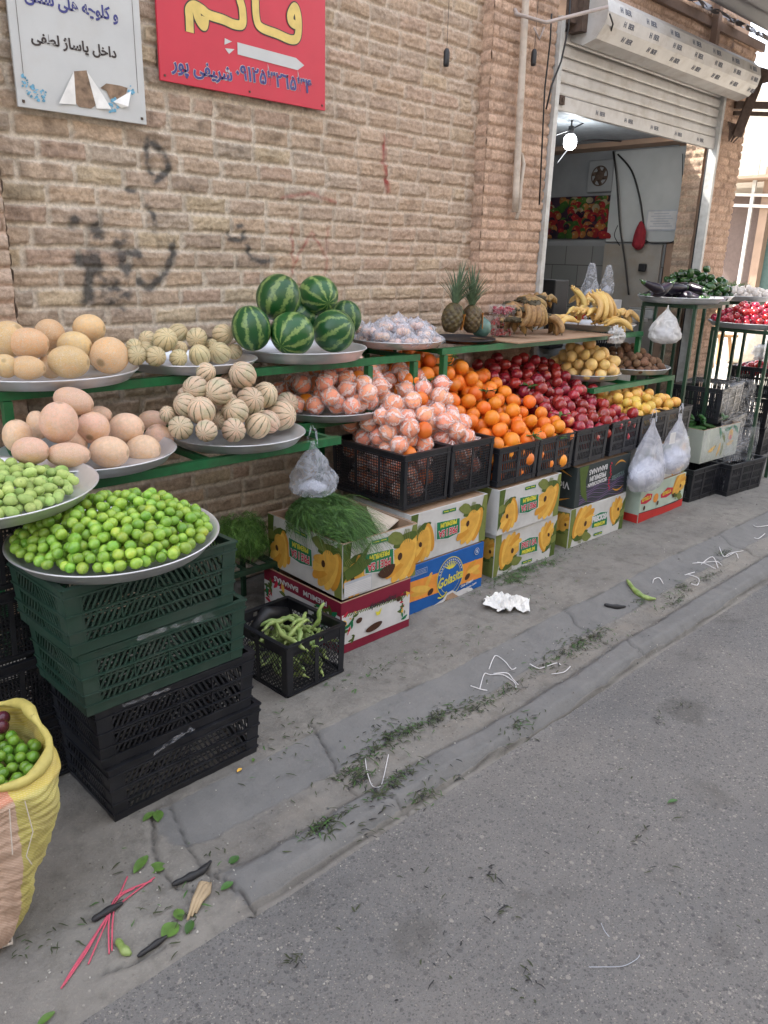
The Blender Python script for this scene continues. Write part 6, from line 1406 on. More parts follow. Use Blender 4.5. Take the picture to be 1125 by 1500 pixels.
gb = 'ripe brown bananas on the cardboard'
for (px, py, y, rot, n, lab) in ((748, 447, 2.98, (0, 30, -60), 6, 'brown spotted baby bananas at the left back of the cardboard'), (768, 440, 2.95, (0, 5, -20), 7, 'brown baby bananas stacked along the top at the middle'), (790, 437, 2.98, (0, 0, 30), 7, 'brown baby bananas stacked on top at the right'),
        (752, 470, 2.80, (0, 15, 30), 7, 'olive brown baby bananas at the lower left'), (783, 450, 2.72, (0, 75, -95), 9, 'hand of blackened baby bananas hanging its tips down at the front middle'), (805, 465, 2.82, (0, 40, -40), 6, 'dark baby bananas at the right end of the brown heap'), (775, 460, 2.9, (0, 10, 0), 7, 'brown baby bananas filling the middle of the heap'), (760, 455, 2.9, (0, 12, 60), 6, 'brown baby bananas beneath the left back hand')):
    hand('baby_banana_hand', lab, P3(px, py, y), rot, BR, n, .075, .10, gb, 1.15)
# stacked clear tubs of red berries
TUBC = film_mat('clear_tub', .04, .22, (.9, .9, .9), False, 20); BER = skin('dark_red_berry', (.25, .01, .02), (.4, .03, .04), .3, 30)
BERM = MB(); rg = random.Random(2)
me0 = fruit_mesh('berry', BER, .009, 1, 8, 6)
for k, (px, py, lab) in enumerate(((733, 450, 'top clear tub of red berries in the stack by the pier'), (732, 465, 'middle clear tub of red berries in the stack by the pier'), (731, 479, 'bottom clear tub of red berries in the stack by the pier'))):
    z = 1.197 + (2 - k) * .062; x, y = 3.72, 2.90
    t = thing('berry_tub', lab, 'tub', (x, y, z), .2, 'clear tubs of red berries'); m = MB(); m.b2((-.07, -.055, 0), (.07, .055, .05)); o = m.build('tub', TUBC, t); bevel(o, .008); m = MB(); m.b2((-.075, -.06, .0505), (.075, .06, .056)); o = m.build('lid', TUBC, t); bevel(o, .002)
    m = MB()
    for i in range(60): m.lathe([(.001, -.008), (.007, -.005), (.009, 0), (.007, .005), (.001, .008)], 7, c=(rg.uniform(-.06, .06), rg.uniform(-.045, .045), rg.uniform(.009, .042)))
    m.build('berries', BER, t, True)['kind'] = 'stuff'
# pineapples
def pineapple(label, loc, h, r, lean, seed, tagz=.35):
    t = thing('pineapple', label, 'pineapple', loc, 0, 'pineapples on the rack'); t.rotation_euler = lean
    nu, nv = 72, 60; TH, PH = np.meshgrid(np.linspace(0, 1, nv), np.linspace(0, 2 * np.pi, nu + 1)[:-1]); PH2, V2 = PH, TH
    rad = r * (np.clip(np.sin(np.pi * (V2 * .94 + .03)), 0, 1) ** .42); bump = (np.abs(np.sin(4 * PH2 + V2 * 13)) * np.abs(np.sin(4 * PH2 - V2 * 13))) ** .5 * .007
    P = np.stack([(rad + bump * (rad / r)) * np.cos(PH2), (rad + bump * (rad / r)) * np.sin(PH2), V2 * h], -1); o = link('rind', grid_mesh('rind', P, PINE, closed_u=True), t)
    rg = random.Random(seed); m = MB()
    for k in range(46):
        a = k * 2.4; f = k / 46; L = .10 + .12 * f + rg.uniform(-.02, .02); el = R_(58 + 31 * f); w_ = .0085 * (1.15 - .45 * f); z0 = h * .98 + .035 * f; m.M = Matrix.Translation((0, 0, z0)) @ Matrix.Rotation(a, 4, 'Z'); vs = []
        for i in range(6): u = i / 5; e2 = el - .5 * u * (1 - f); x = .012 * (1 - f) + L * u * math.cos(e2); z = L * u * math.sin(el) * (1 - .12 * u); ww = w_ * (1 - u) ** .8 + .0005; vs += [(x, -ww, z + .002), (x, 0, z), (x, ww, z + .002)]
        m.add(vs, [q for i in range(5) for q in ((3 * i, 3 * i + 3, 3 * i + 4, 3 * i + 1), (3 * i + 1, 3 * i + 4, 3 * i + 5, 3 * i + 2))])
    m.build('leaf_crown', PLEAF, t, True)
    m = MB(); m.M = Matrix.Rotation(R_(-42), 4, 'Z'); m.b2((r + .009, -.022, h * tagz - .03), (r + .0105, .022, h * tagz + .055)); o = m.build('hang_tag', PORR, t); m = MB(); m.M = Matrix.Rotation(R_(-42), 4, 'Z')
    for zz in (.0, .018, .034): m.b2((r + .0107, -.014, h * tagz + zz - .012), (r + .0113, .014, h * tagz + zz - .004))
    m.tube([(r + .009, 0, h * tagz + .055), (r * .7, 0, h * .95)], .001, 4)
    m.build('tag_print', PLG, t); return t
o = tray('dark round tray under the two pineapples on the green rack', 3.36, 2.90, 1.190, .19, d=.015); o.data = o.data.copy(); o.data.materials[0] = BCRATE
pineapple('larger pineapple with a long leaf crown and orange tag, left of the smaller one', tuple(at(658, 487, 2.84)), .155, .052, (R_(5), R_(9), R_(10)), 1)
pineapple('smaller pineapple with a short leaf crown and orange tag beside the clear bottle', tuple(at(690, 487, 2.82)), .145, .050, (R_(0), R_(-2), 0), 2)
GJ = simple('greenish_glass', (.10, .19, .16), .12, var=.2); p = at(705, 480, 2.84); o = MB().lathe([(.001, -.05), (.035, -.045), (.055, -.02), (.058, .0), (.05, .03), (.028, .05), (.012, .06), (.001, .062)], 24).build('small_melon', GJ, None, True); o.location = p; tag(o, 'small round dark green melon right of the pineapples', 'melon')

# ------------------------------------------------------------------ eggplant / pepper / garlic / tomato stands
def stand(label, cx, cy, z, r, mat, legs=4):
    t = thing('tray_stand', label, 'stand', (cx, cy, 0)); k = r * .72
    cs = [(-k, -k), (k, -k), (k, k), (-k, k)]
    for i, (x, y) in enumerate(cs):
        MB().prism((x, y, 0), (x, y, z - .03), .022, .022).build('leg', mat, t)
    m = MB()
    for i in range(4):
        a, b = cs[i], cs[(i + 1) % 4]; m.prism((a[0], a[1], z - .018), (b[0], b[1], z - .018), .026, .026)
    m.build('top_frame', mat, t)
    return t
ex, ey, ez = 5.50, 2.70, 1.37
stand('tall dark green metal stand under the eggplant tray in front of the doorway', ex + .05, ey, ez, .27, DKGREEN)
tray('round metal tray of eggplants on the tall stand', ex, ey, ez + .004, .285)
EG = []
for i in range(3):
    m = MB(); L = .20; pts = []; rs = []
    for j in range(14): u = j / 13; pts.append((L * (u - .5), .03 * math.sin(u * 2.6 + i), 0)); rs.append([.006, .016, .022, .025, .027, .030, .033, .036, .038, .039, .037, .031, .02, .004][j])
    m.tube(pts, rs, 12); m.tube([pts[0], (-L / 2 - .03, .0, .008)], [.007, .005], 6, 1); m.tube([(-L / 2 - .004, pts[0][1], 0), (-L / 2 + .025, pts[2][1], 0)], [.014, .021], 8, 1); EG.append(m.mesh('eggplant', [EGGPL, PEPPER], True))
rg = random.Random(8)
for k in range(15):
    a = k * 2.4; q = .055 + .14 * math.sqrt(k / 15); x, y = ex - .02 + q * math.cos(a), ey + q * math.sin(a); z = ez + .045 + (.055 if k < 5 else 0)
    put(EG[k % 3], 'eggplant', (x, y, z), 'glossy dark purple eggplant piled on the tall stand tray', 'eggplant', 'eggplants on the stand tray', (0, R_(rg.uniform(-6, 6)), rg.uniform(0, 6.28)))
for px, py, lab, r3 in ((958, 420, 'eggplant lying over the left rim of its tray', (0, R_(20), R_(-40))), (970, 424, 'small eggplant second from the left rim of its tray', (0, R_(30), R_(150)))): put(EG[0], 'eggplant', at(px, py, 2.62), lab, 'eggplant', None, r3, .85)
PPM = [fruit_mesh('pepper', PEPPER, .029, 1.6, 18, 12, dimple=.2, ribs=4, ribd=.18, seed=i) for i in range(2)]
px_, py_, pz_ = 6.30, 2.98, 1.36
stand('dark green stand under the green pepper tray', px_, py_, pz_, .28, DKGREEN); tray('round metal tray of dark green peppers behind the eggplants', px_, py_, pz_ + .004, .30)
C = visible(pile(.033, disc(px_, py_, .27), lambda x, y: pz_ + .01 + 0 * x, mound(px_, py_, .30, pz_ + .05, .20, 1.6, .03), 140, seed=61), .033); print('peppers', len(C))
scatter(C, PPM, 'green_pepper', 'dark green pepper heaped behind the eggplants', 'pepper', 'green peppers in the heap')
gx, gy, gz = 7.05, 2.95, 1.35
stand('green stand under the garlic tray at the far end', gx, gy, gz, .30, DKGREEN); tray('round metal tray of white garlic at the far end', gx, gy, gz + .004, .33)
GM = [fruit_mesh('garlic', GARLIC, .026, .85, 16, 10, nip=.5, ribs=8, ribd=.1)]
C = visible(pile(.026, disc(gx, gy, .29), lambda x, y: gz + .01 + 0 * x, mound(gx, gy, .33, gz + .03, .10, 1.8, .03), 160, seed=62), .026); print('garlic', len(C))
scatter(C, GM, 'garlic_bulb', 'white garlic bulb heaped on the far tray', 'garlic', 'garlic bulbs on the far tray')
def bush(rg, k):
    th = rg.uniform(0, 6.28); r = rg.uniform(0, .22); c = Vector((math.cos(th) * r, math.sin(th) * r, rg.uniform(0, .09))); a = rg.uniform(0, 6.28); e = rg.uniform(.2, 1.3); L = rg.uniform(.03, .07); d = Vector((math.cos(a) * math.cos(e), math.sin(a) * math.cos(e), math.sin(e))); return [c, c + d * L * .5, c + d * L - Vector((0, 0, .008))], rg.uniform(.002, .005)
strands('herb_bunch', 'loose green herbs heaped behind the white garlic at the far end', 'herbs', 900, (7.35, 3.2, gz + .03), bush, [LEAFG, HERB], 12)
tx, ty_, tz = 6.28, 2.45, 1.185
stand('green painted metal stand under the red tomato tray', tx - .02, ty_, tz, .30, DKGREEN); tray('large round tray of small red tomatoes at the right edge', tx, ty_, tz + .004, .335)
TMM = [fruit_mesh('tomato', RADISH, .029, .92, 16, 10, dimple=.06)]
C = visible(pile(.029, disc(tx, ty_, .305), lambda x, y: tz + .012 + .03 * sstep(.26, .335, np.hypot(x - tx, y - ty_)), mound(tx, ty_, .33, tz + .035, .13, 1.7, .03), 220, seed=63), .029); print('tomatoes', len(C))
scatter(C, TMM, 'red_tomato', 'small shiny red tomato heaped on the tray at the right edge', 'tomato', 'red tomatoes on the right tray')
# crate of tomatoes further back with a white bag on it
for k in range(3): crate(C_D, (7.42, 2.75, .0 + .262 * k), 3, ['lowest', 'middle', 'top'][k] + ' dark crate in the stack behind the tomato stand', 'dark crates behind the tomato stand')
C = visible(pile(.03, rect(7.18, 7.66, 2.60, 2.90), lambda x, y: .70 + 0 * x, lambda x, y: .83 + 0 * x, 60, seed=64), .03)
scatter(C, TMM, 'red_tomato', 'red tomato in the dark crate behind the tomato stand', 'tomato', 'tomatoes in the dark crate')

# ------------------------------------------------------------------ bags
def hang_bag(name, label, top, w_, h_, dp, mat, seed=0, handles=True, rz=0, fill=None, neck=.22, group=None, cat='bag'):
    t = thing(name, label, cat, top, rz, group); nu, nv = 56, 34
    V_, U_ = np.meshgrid(np.linspace(0, 1, nv), np.linspace(0, 2 * np.pi, nu + 1)[:-1])
    prof = np.interp(V_, [0, .10, .35, .62, .85, .96, 1.0], [neck * .35, neck * .6, .62, .95, 1.0, .72, .02])
    n_ = fbm(U_ * 2.2 + seed * 7, V_ * 7 + seed, 4) - .5; n2 = fbm(np.cos(U_) * 3 + 9 + seed, np.sin(U_) * 3 + V_ * 9, 3) - .5
    rr = prof * (1 + .32 * n_ * np.minimum(1, V_ * 2.5) + .22 * n2) ; rr += .05 * np.sin(U_ * 9 + seed) * (1 - V_) ** 2 * prof
    P = np.stack([rr * np.cos(U_) * w_ / 2, rr * np.sin(U_) * dp / 2, -V_ * h_ * (1 + .06 * n2)], -1)
    link('bag_skin', grid_mesh('bag_skin', P, mat, closed_u=True), t)
    if handles:
        m = MB()
        for s in (-1, 1): shred(m, [(s * w_ * .10, 0, -.02), (s * w_ * .07, 0, .03), (s * .004, 0, .06)], .02, seed)
        m.build('handle', mat, t)
    if fill:
        r_, col = fill; V2, U2 = np.meshgrid(np.linspace(0, 1, 16), np.linspace(0, 2 * np.pi, 25)[:-1]); q = np.sin(np.pi * V2) * (1 + .3 * (fbm(U2 * 3 + seed, V2 * 5, 3) - .5))
        P = np.stack([q * np.cos(U2) * w_ * .42 * r_, q * np.sin(U2) * dp * .40 * r_, -h_ * (.97 - .42 * r_ * (1 - V2))], -1); link('contents', grid_mesh('contents', P, col, closed_u=True), t)
    return t
PALEC = simple('folded_bags', (.50, .52, .60), .6, bumpk=.2, nscale=12)
a = at(458, 646, 2.44); hang_bag('plastic_bag', 'clear knotted plastic bag hanging from the green rail above the dill', a, .20, .24, .12, CLEARB, 1, True, R_(-40), (.7, PALEC))
a = at(952, 612, 2.295); hang_bag('plastic_bag', 'white translucent carrier bag with a paper label, left of the hanging pair', (a.x, 2.27, a.z), .38, .47, .16, BAG, 2, True, 0, (1.1, PALEC), group='pair of carrier bags hanging from the crates')
m = MB(); c = Vector((a.x + .07, 2.155, a.z - .13)); t_ = bpy.data.objects['plastic_bag.001']; m.b2((.055, -.098, -.155), (.125, -.096, -.085)); m.build('paper_label', PWH, t_)
a = at(993, 605, 2.27); hang_bag('plastic_bag', 'white translucent carrier bag, right of the hanging pair', (a.x, 2.25, a.z), .30, .40, .16, BAG, 5, True, 0, (1.05, PALEC), group='pair of carrier bags hanging from the crates')
a = at(979, 447, 2.62); hang_bag('plastic_bag', 'full white plastic bag hanging under the eggplant tray', (a.x, 2.62, a.z), .26, .26, .2, BAGW, 7, False, 0, (1, PALEC), neck=.1)
a = at(868, 385, 3.5); hang_bag('plastic_bag', 'clear bag of folded carrier bags hanging in the doorway, left one', (a.x, 3.5, a.z), .18, 0.30, .12, CLEARB, 8, False, 0, (.8, PALEC), neck=.75, group='clear bags hanging in the doorway')
a = at(893, 388, 3.55); hang_bag('plastic_bag', 'clear bag of folded carrier bags hanging in the doorway, right one', (a.x, 3.55, a.z), .16, 0.25, .10, CLEARB, 9, False, 0, (.8, PALEC), neck=.75, group='clear bags hanging in the doorway')
def crumple(name, label, loc, sx, sy, sz, mat, seed, amp=.5, cat='bag'):
    m = bmesh.new(); bmesh.ops.create_icosphere(m, subdivisions=4, radius=1)
    for v in m.verts:
        p = v.co.copy(); n_ = abs(mnoise.noise(p * 1.8 + Vector((seed, 0, 0)))) * 1.6 + abs(mnoise.noise(p * 4.2 + Vector((0, seed, 0)))) * .8 ; f_ = 1 - amp * n_
        v.co = Vector((p.x * sx * f_, p.y * sy * f_, max(p.z * f_, -.6) * sz))
    me = bpy.data.meshes.new(name); m.to_mesh(me); m.free(); me.materials.append(mat); smooth(me); o = link(name, me); o.location = loc; return tag(o, label, cat)
a = at(902, 492, 2.62); crumple('crumpled_bag', 'crumpled white plastic bag between the yellow apples and the kiwis', a, .09, .06, .075, BAGW, 3, .6)
crumple('plastic_bag', 'bulging white plastic bag lying on the dark crates behind the tomato stand', (7.38, 2.68, .90), .22, .2, .11, BAGW, 6, .4)
crumple('crumpled_bag', 'crumpled clear bags lying on the shop counter', (5.9, 3.62, 1.20), .25, .14, .10, BAGW, 9, .5)
# things on the counter
for k, (x, y, sx, sy, sz, mt, nm, lab) in enumerate(((5.45, 3.65, .1, .08, .05, PWH, 'paper_box', 'small white paper box on the shop counter'), (5.65, 3.60, .08, .08, .10, REDB, 'red_tin', 'small red tin on the shop counter'), (6.05, 3.56, .16, .12, .16, PWH, 'paper_box', 'larger white paper box at the right end of the shop counter'))):
    o = MB().b2((x, y, 1.172), (x + sx, y + sy, 1.172 + sz)).build(nm, mt); bevel(o, .006); tag(o, lab, 'box')
# black basket beside the bananas in the doorway
BK = crate_mesh('crate_small', .30, .22, .24, 'slots', BCRATE, .004); crate(BK, (5.32, 3.16, 1.0), 20, 'small black slotted basket behind the right end of the banana tray', None)
o = MB().b2((5.1, 3.02, .0), (5.6, 3.35, 1.0)).build('side_cabinet', STEEL); bevel(o, .01); tag(o, 'pale metal cabinet in the doorway under the black basket', 'cabinet')
# stretch film over the right hand crates
def sheet(name, label, fn, nu, nv, mat):
    U, V = np.meshgrid(np.linspace(0, 1, nu), np.linspace(0, 1, nv), indexing='ij'); return tag(link(name, grid_mesh(name, fn(U, V), mat)), label, 'plastic film')
def f1(U, V):
    x = 5.74 + .62 * U; zt = .775 + .02 * fbm(U * 9, V * 9, 3); y = np.interp(V, [0, .5, .55, 1], [2.86, 2.42, 2.385, 2.36]) + .025 * (fbm(U * 4, V * 3, 2) - .5); z = np.interp(V, [0, .5, .56, 1], [.78, .785, .76, .45]) + .03 * (fbm(U * 5 + 4, V * 4, 2) - .5); return np.stack([x, y, z], -1)
sheet('stretch_film', 'wrinkled clear stretch film over the upper black crate at the right', f1, 60, 60, WRAPF)
def f2(U, V):
    a = -1.2 + 2.6 * U; r = .33 + .03 * (fbm(U * 6, V * 2 + 3, 2) - .5); return np.stack([6.05 + r * np.sin(a), 2.50 - r * .85 * np.cos(a), .22 + .26 * V + .03 * (fbm(U * 12, V * 5, 3) - .5)], -1)
sheet('stretch_film', 'clear stretch film wound around the lower black crates at the right', f2, 70, 30, WRAPF)

# ------------------------------------------------------------------ woven sack of green plums
def sack():
    t = thing('woven_sack', 'tall yellow and peach woven sack of green plums at the left edge', 'sack', (.40, 1.72, 0)); nu, nv = 120, 110
    V_, U_ = np.meshgrid(np.linspace(0, 1, nv), np.linspace(0, 2 * np.pi, nu + 1)[:-1])
    cx = np.interp(V_, [0, 1], [-.055, -.02]); cy = np.interp(V_, [0, 1], [-.02, .05]); rr = np.interp(V_, [0, .04, .15, .5, .75, .92, 1], [.035, .055, .085, .145, .178, .190, .168])
    fold = .0020 * np.sin(V_ * 110 + 6 * np.sin(U_ + 1) + 22 * fbm(U_ * 2.5, V_ * 6, 4)) * np.minimum(1, V_ * 3) * (.5 + fbm(U_ * 3, V_ * 8, 2)) + .026 * (fbm(np.cos(U_) * 3 + 5, V_ * 6 + np.sin(U_) * 2, 4) - .5)
    sq = 1 + .09 * np.cos(4 * (U_ + .75)) * sstep(.1, .6, V_); r = rr * sq + fold; Z = .50 * V_ + .03 * np.sin(U_ * 2 + 1) * V_ ** 4
    P = np.stack([cx + r * np.cos(U_), cy + r * np.sin(U_), Z], -1)
    g = NG('woven_sack_cloth'); v = g.co('Object'); s = g.n('SeparateXYZ'); g.l(v, s.inputs[0]); an = g.math('ARCTAN2', g.math('ADD', s.outputs[1], -.02), g.math('ADD', s.outputs[0], .04))
    f_ = g.ramp(g.math('MULTIPLY_ADD', an, 1 / 6.2832, .5), [(.0, (.52, .36, .27)), (.30, (.52, .36, .27)), (.305, (.47, .42, .11)), (.66, (.52, .36, .27))], 'CONSTANT')
    f2_ = g.mix(g.ramp(s.outputs[2], [(.44, 0), (.445, 1)]), f_, g.mix(g.ramp(g.math('MULTIPLY_ADD', an, 1 / 6.2832, .5), [(.304, 0), (.305, 1)], 'CONSTANT'), (.56, .22, .13), (.56, .45, .08)))
    w1 = g.n('TexWave', wave_type='BANDS', bands_direction='Z'); w1.inputs['Scale'].default_value = 90; w1.inputs['Distortion'].default_value = .5; g.l(v, w1.inputs['Vector']); w2 = g.n('TexWave', wave_type='BANDS', bands_direction='DIAGONAL'); w2.inputs['Scale'].default_value = 75; g.l(v, w2.inputs['Vector'])
    wv = g.math('MULTIPLY', w1.outputs['Fac'], w2.outputs['Fac']); c = g.mix(g.math('MULTIPLY', wv, .35), f2_, (.72, .62, .5)); c = g.mix(g.math('MULTIPLY', g.ramp(g.noise(v, 14, 5), [(.5, 0), (.75, 1)]), .35), c, (.3, .22, .15)); g.bump(wv, .3, .002); g.set(c, .55, 0, .4)
    link('cloth', grid_mesh('cloth', P, g.m, closed_u=True), t)
    # rolled rim
    m = MB(); pts = []; rs = []
    for k in range(41): a = 2 * math.pi * k / 40; R2 = .168 * (1 + .09 * math.cos(4 * (a + .75))); pts.append((-.02 + R2 * math.cos(a), .05 + R2 * math.sin(a), .50 + .03 * math.sin(2 * a + 1) + .004 * math.sin(7 * a))); rs.append(.011 + .004 * math.sin(5 * a) + .002 * math.sin(13 * a))
    m.tube(pts, rs, 12, cap=False); m.build('rolled_rim', simple('yellow_sack_rim', (.47, .40, .11), .6, bumpk=.5, nscale=40), t, True)
    m = MB(); m.tube([(-.06, -.03, .012), (-.045, -.06, .016), (-.02, -.06, .008), (-.01, -.03, .01)], .004, 6); m.build('tie_cord', SACKW, t, True)
    m = MB(); m.tube([(.035, -.135, .44), (.04, -.145, .36), (.02, -.14, .30), (.03, -.138, .27)], .0012, 4); m.tube([(.0, -.14, .44), (-.01, -.15, .33)], .0012, 4); m.build('loose_thread', SACKW, t)
sack()
C = pile(.0148, disc(.38, 1.77, .145), lambda x, y: .375 + 0 * x, lambda x, y: .465 + .02 * (1 - (np.hypot(x - .38, y - 1.77) / .15) ** 2), 420, seed=71); C = visible(C, .0148, margin=200); print('plums', len(C))
PM1 = [fruit_mesh('green_plum', PLUMG, .0148, 1, 14, 9, seed=i) for i in range(2)]
DKP = at(3, 1050, 1.8); 
scatter(C, PM1, 'green_plum', 'shiny green plum inside the yellow woven sack', 'plum', 'green plums in the sack')
for px, py, lab in ((4, 1052, 'dark purple plum at the far left among the green plums'), (2, 1064, 'second dark purple plum just below the first in the sack')): put(fruit_mesh('dark_plum', PLUMR, .0185, 1, 14, 9), 'dark_plum', atz(px, py, .485), lab, 'plum')

# ------------------------------------------------------------------ litter on the ground
def gz_(x, y): return float(street_z(np.array([[x]]), np.array([[y]]))[0, 0]) if y > 1.2 else -.032
def G(px, py): 
    p = atz(px, py, -.01)
    for _ in range(3): p = atz(px, py, gz_(p.x, p.y))
    return p
def flat_leaf(label, px, py, L, w_, rz, mat, name='fallen_leaf', group=None, curl=.3):
    L *= .85; w_ *= .8
    p = G(px, py); m = MB(); vs = []; n_ = 7
    for i in range(n_): u = i / (n_ - 1); ww = w_ * math.sin(math.pi * min(.97, u * .94 + .05)) ** .8; zc = curl * L * .3 * math.sin(u * 3); vs += [(L * (u - .5), -ww, .003 + zc + .008 * curl), (L * (u - .5), 0, .002 + zc), (L * (u - .5), ww, .003 + zc + .012 * curl)]
    m.add(vs, [q for i in range(n_ - 1) for q in ((3 * i, 3 * i + 3, 3 * i + 4, 3 * i + 1), (3 * i + 1, 3 * i + 4, 3 * i + 5, 3 * i + 2))]); o = m.build(name, mat, None, True); o.location = p; o.rotation_euler = (0, 0, R_(rz)); return tag(o, label, 'leaf', group)
for a in (('green leaf below the bottom black crate corner', 218, 1198, .055, .014, 20, LEAFY), ('bright green leaf just right of the first by the crate', 232, 1197, .06, .02, 60, LEAFY), ('long green leaf above the pink string bundle', 207, 1268, .08, .018, 30, LEAFY), ('pale green leaf beside the slab crack', 230, 1275, .07, .025, -20, LEAFY),
          ('green leaf near the dry husk, upper one', 262, 1342, .05, .018, 80, LEAFY), ('broad green leaf near the dry husk, lower left', 250, 1365, .06, .03, 10, LEAFY), ('green leaf near the dry husk, right one', 278, 1360, .05, .015, 40, LEAFG), ('small dull green leaf on the slab right of the dark pod', 343, 1262, .045, .016, 10, LEAFG),
          ('small dull green leaf beside the white pebbles', 333, 1300, .045, .014, 0, LEAFG), ('yellow leaf on the pavement right of the crate stack', 351, 1130, .025, .008, 10, PY[2]), ('small yellow green leaf near the bean crate', 371, 1115, .022, .007, 50, LEAFY), ('green leaf at the bottom left corner of the road', 68, 1495, .05, .012, 10, LEAFY), ('small green leaf out on the asphalt', 985, 1176, .05, .010, 160, LEAFG)):
    flat_leaf(*a)
def pod(label, pts, r, mat, name='bean_pod', cat='bean pod'):
    P = [G(*q) + Vector((0, 0, r * .8)) for q in pts]; P2 = catmull([tuple(p) for p in P], 5); n_ = len(P2); o = MB().tube(P2, [max(.0015, r * math.sin(math.pi * (i + .5) / n_) ** .5 * (1 + .15 * math.sin(i * 1.3))) for i in range(n_)], 8).build(name, mat, None, True); return tag(o, label, cat)
DKPOD = simple('blackened_pod', (.018, .018, .02), .6, bumpk=.4)
pod('blackened pod lying by the slab crack', [(252, 1300), (275, 1290), (295, 1280), (309, 1265)], .011, DKPOD); pod('blackened pod under the pink string bundle', [(135, 1352), (155, 1340), (180, 1326)], .010, DKPOD); pod('blackened stem lying under the green leaves at the bottom left', [(202, 1404), (225, 1388), (245, 1374)], .008, DKPOD)
pod('short open green pod below the pink string bundle', [(172, 1380), (182, 1395), (192, 1402)], .011, BEAN); pod('green pod lying in the gutter below the dark box', [(918, 852), (930, 868), (945, 878), (960, 880)], .014, BEAN); pod('dark pod in the gutter left of the green one', [(885, 888), (900, 891), (916, 891)], .012, DKPOD)
o = MB(); 
for k in range(3): o.tube([G(275 + 6 * k, 1350 - 5 * k) + Vector((0, 0, .006)), G(285 + 5 * k, 1325) + Vector((0, 0, .015)), G(296 + 4 * k, 1300 + 6 * k) + Vector((0, 0, .012)), G(305 + 2 * k, 1296) + Vector((0, 0, .006))], [.003, .007, .010, .003], 7)
tag(o.build('dry_husk', DRYL, None, True), 'crumpled pale dry husk between the green leaves and the dark pod', 'husk')
def string(label, paths, r, mat, name='string', lift=.004):
    m = MB()
    for pts in paths: m.tube([Vector(p) for p in catmull([tuple(G(q[0] + random.uniform(-3, 3), q[1] + random.uniform(-3, 3)) + Vector((0, 0, lift + .003 * (i % 2)))) for i, q in enumerate(pts)], 5)], r, 5)
    return tag(m.build(name, mat, None, True), label, 'string')
string('bundle of pink plastic strings knotted in the middle on the pavement', [[(90, 1452), (110, 1420), (140, 1370), (168, 1325), (186, 1285)], [(95, 1445), (125, 1400), (150, 1360), (170, 1330), (228, 1288)], [(162, 1397), (165, 1360), (168, 1332)], [(132, 1412), (150, 1370), (172, 1322), (200, 1302)], [(100, 1435), (135, 1385), (165, 1335), (180, 1300)], [(158, 1396), (160, 1350), (176, 1312), (225, 1291)]], .0022, STRR)
string('white string looped in the gutter, topmost of the nearest group', [[(719, 984), (719, 968), (727, 961), (742, 972), (750, 980), (754, 979)], [(725, 988), (740, 990), (752, 995), (756, 1008)]], .0021, STRW)
string('white string lying in the gutter below the looped one', [[(688, 1006), (705, 1010), (716, 1012)], [(704, 1008), (708, 990), (720, 988), (735, 990), (752, 998), (757, 1008)]], .0021, STRW)
string('white string zigzagging in the gutter right of the looped ones', [[(774, 975), (786, 982), (797, 977), (812, 971), (820, 976)], [(808, 988), (824, 987), (833, 979)]], .0020, STRW)
string('thin white thread hanging over the herbs in the near gutter', [[(535, 1115), (540, 1135), (548, 1152), (556, 1155), (560, 1140), (568, 1110)]], .0016, STRW)
for k, (pts, lab) in enumerate((([[(957, 858), (960, 848), (968, 847), (972, 856)]], 'small white string loop in the far gutter'), ([[(1005, 840), (1020, 846), (1022, 855), (1010, 858)], [(1004, 843), (1015, 842)]], 'white string curl beside the far gutter herbs'), ([[(1012, 825), (1030, 826), (1050, 824), (1056, 830)], [(1020, 822), (1035, 830), (1045, 836)], [(1025, 828), (1045, 820), (1052, 832)]], 'tangled white string heap in the far gutter'), ([[(1056, 805), (1062, 815), (1075, 812), (1082, 820)], [(1060, 818), (1070, 812), (1090, 808)]], 'white string strands right of the far tangle'), ([[(1102, 770), (1112, 774), (1125, 772)], [(1105, 788), (1112, 792), (1118, 785)]], 'white string at the right edge of the far gutter'))):
    string(lab, pts, .0025, STRW)
string('faint white cord curled on the asphalt', [[(878, 1355), (885, 1365), (893, 1372)], [(860, 1418), (885, 1420), (910, 1415), (930, 1408), (938, 1398)]], .0009, PGR, lift=.001)
# crumpled tissue
p = G(742, 888)
m = bmesh.new(); bmesh.ops.create_grid(m, x_segments=34, y_segments=26, size=1)
for v in m.verts:
    q = v.co.copy(); n_ = abs(mnoise.noise(q * 1.6 + Vector((3, 0, 0)))) + .5 * abs(mnoise.noise(q * 3.7)); v.co = Vector((q.x * .12 * (1 - .3 * abs(q.y) + .3 * mnoise.noise(q * 2 + Vector((9, 9, 0)))), q.y * .085 * (1 + .5 * mnoise.noise(q * 1.5)), .008 + n_ * .085 * (1 - .5 * abs(q.x))))
me = bpy.data.meshes.new('tissue'); m.to_mesh(me); m.free(); me.materials.append(PAPER); o = link('crumpled_paper', me); o.location = p; o.rotation_euler = (0, 0, R_(-30)); tag(o, 'crumpled white tissue paper on the pavement in front of the white banana boxes', 'paper')
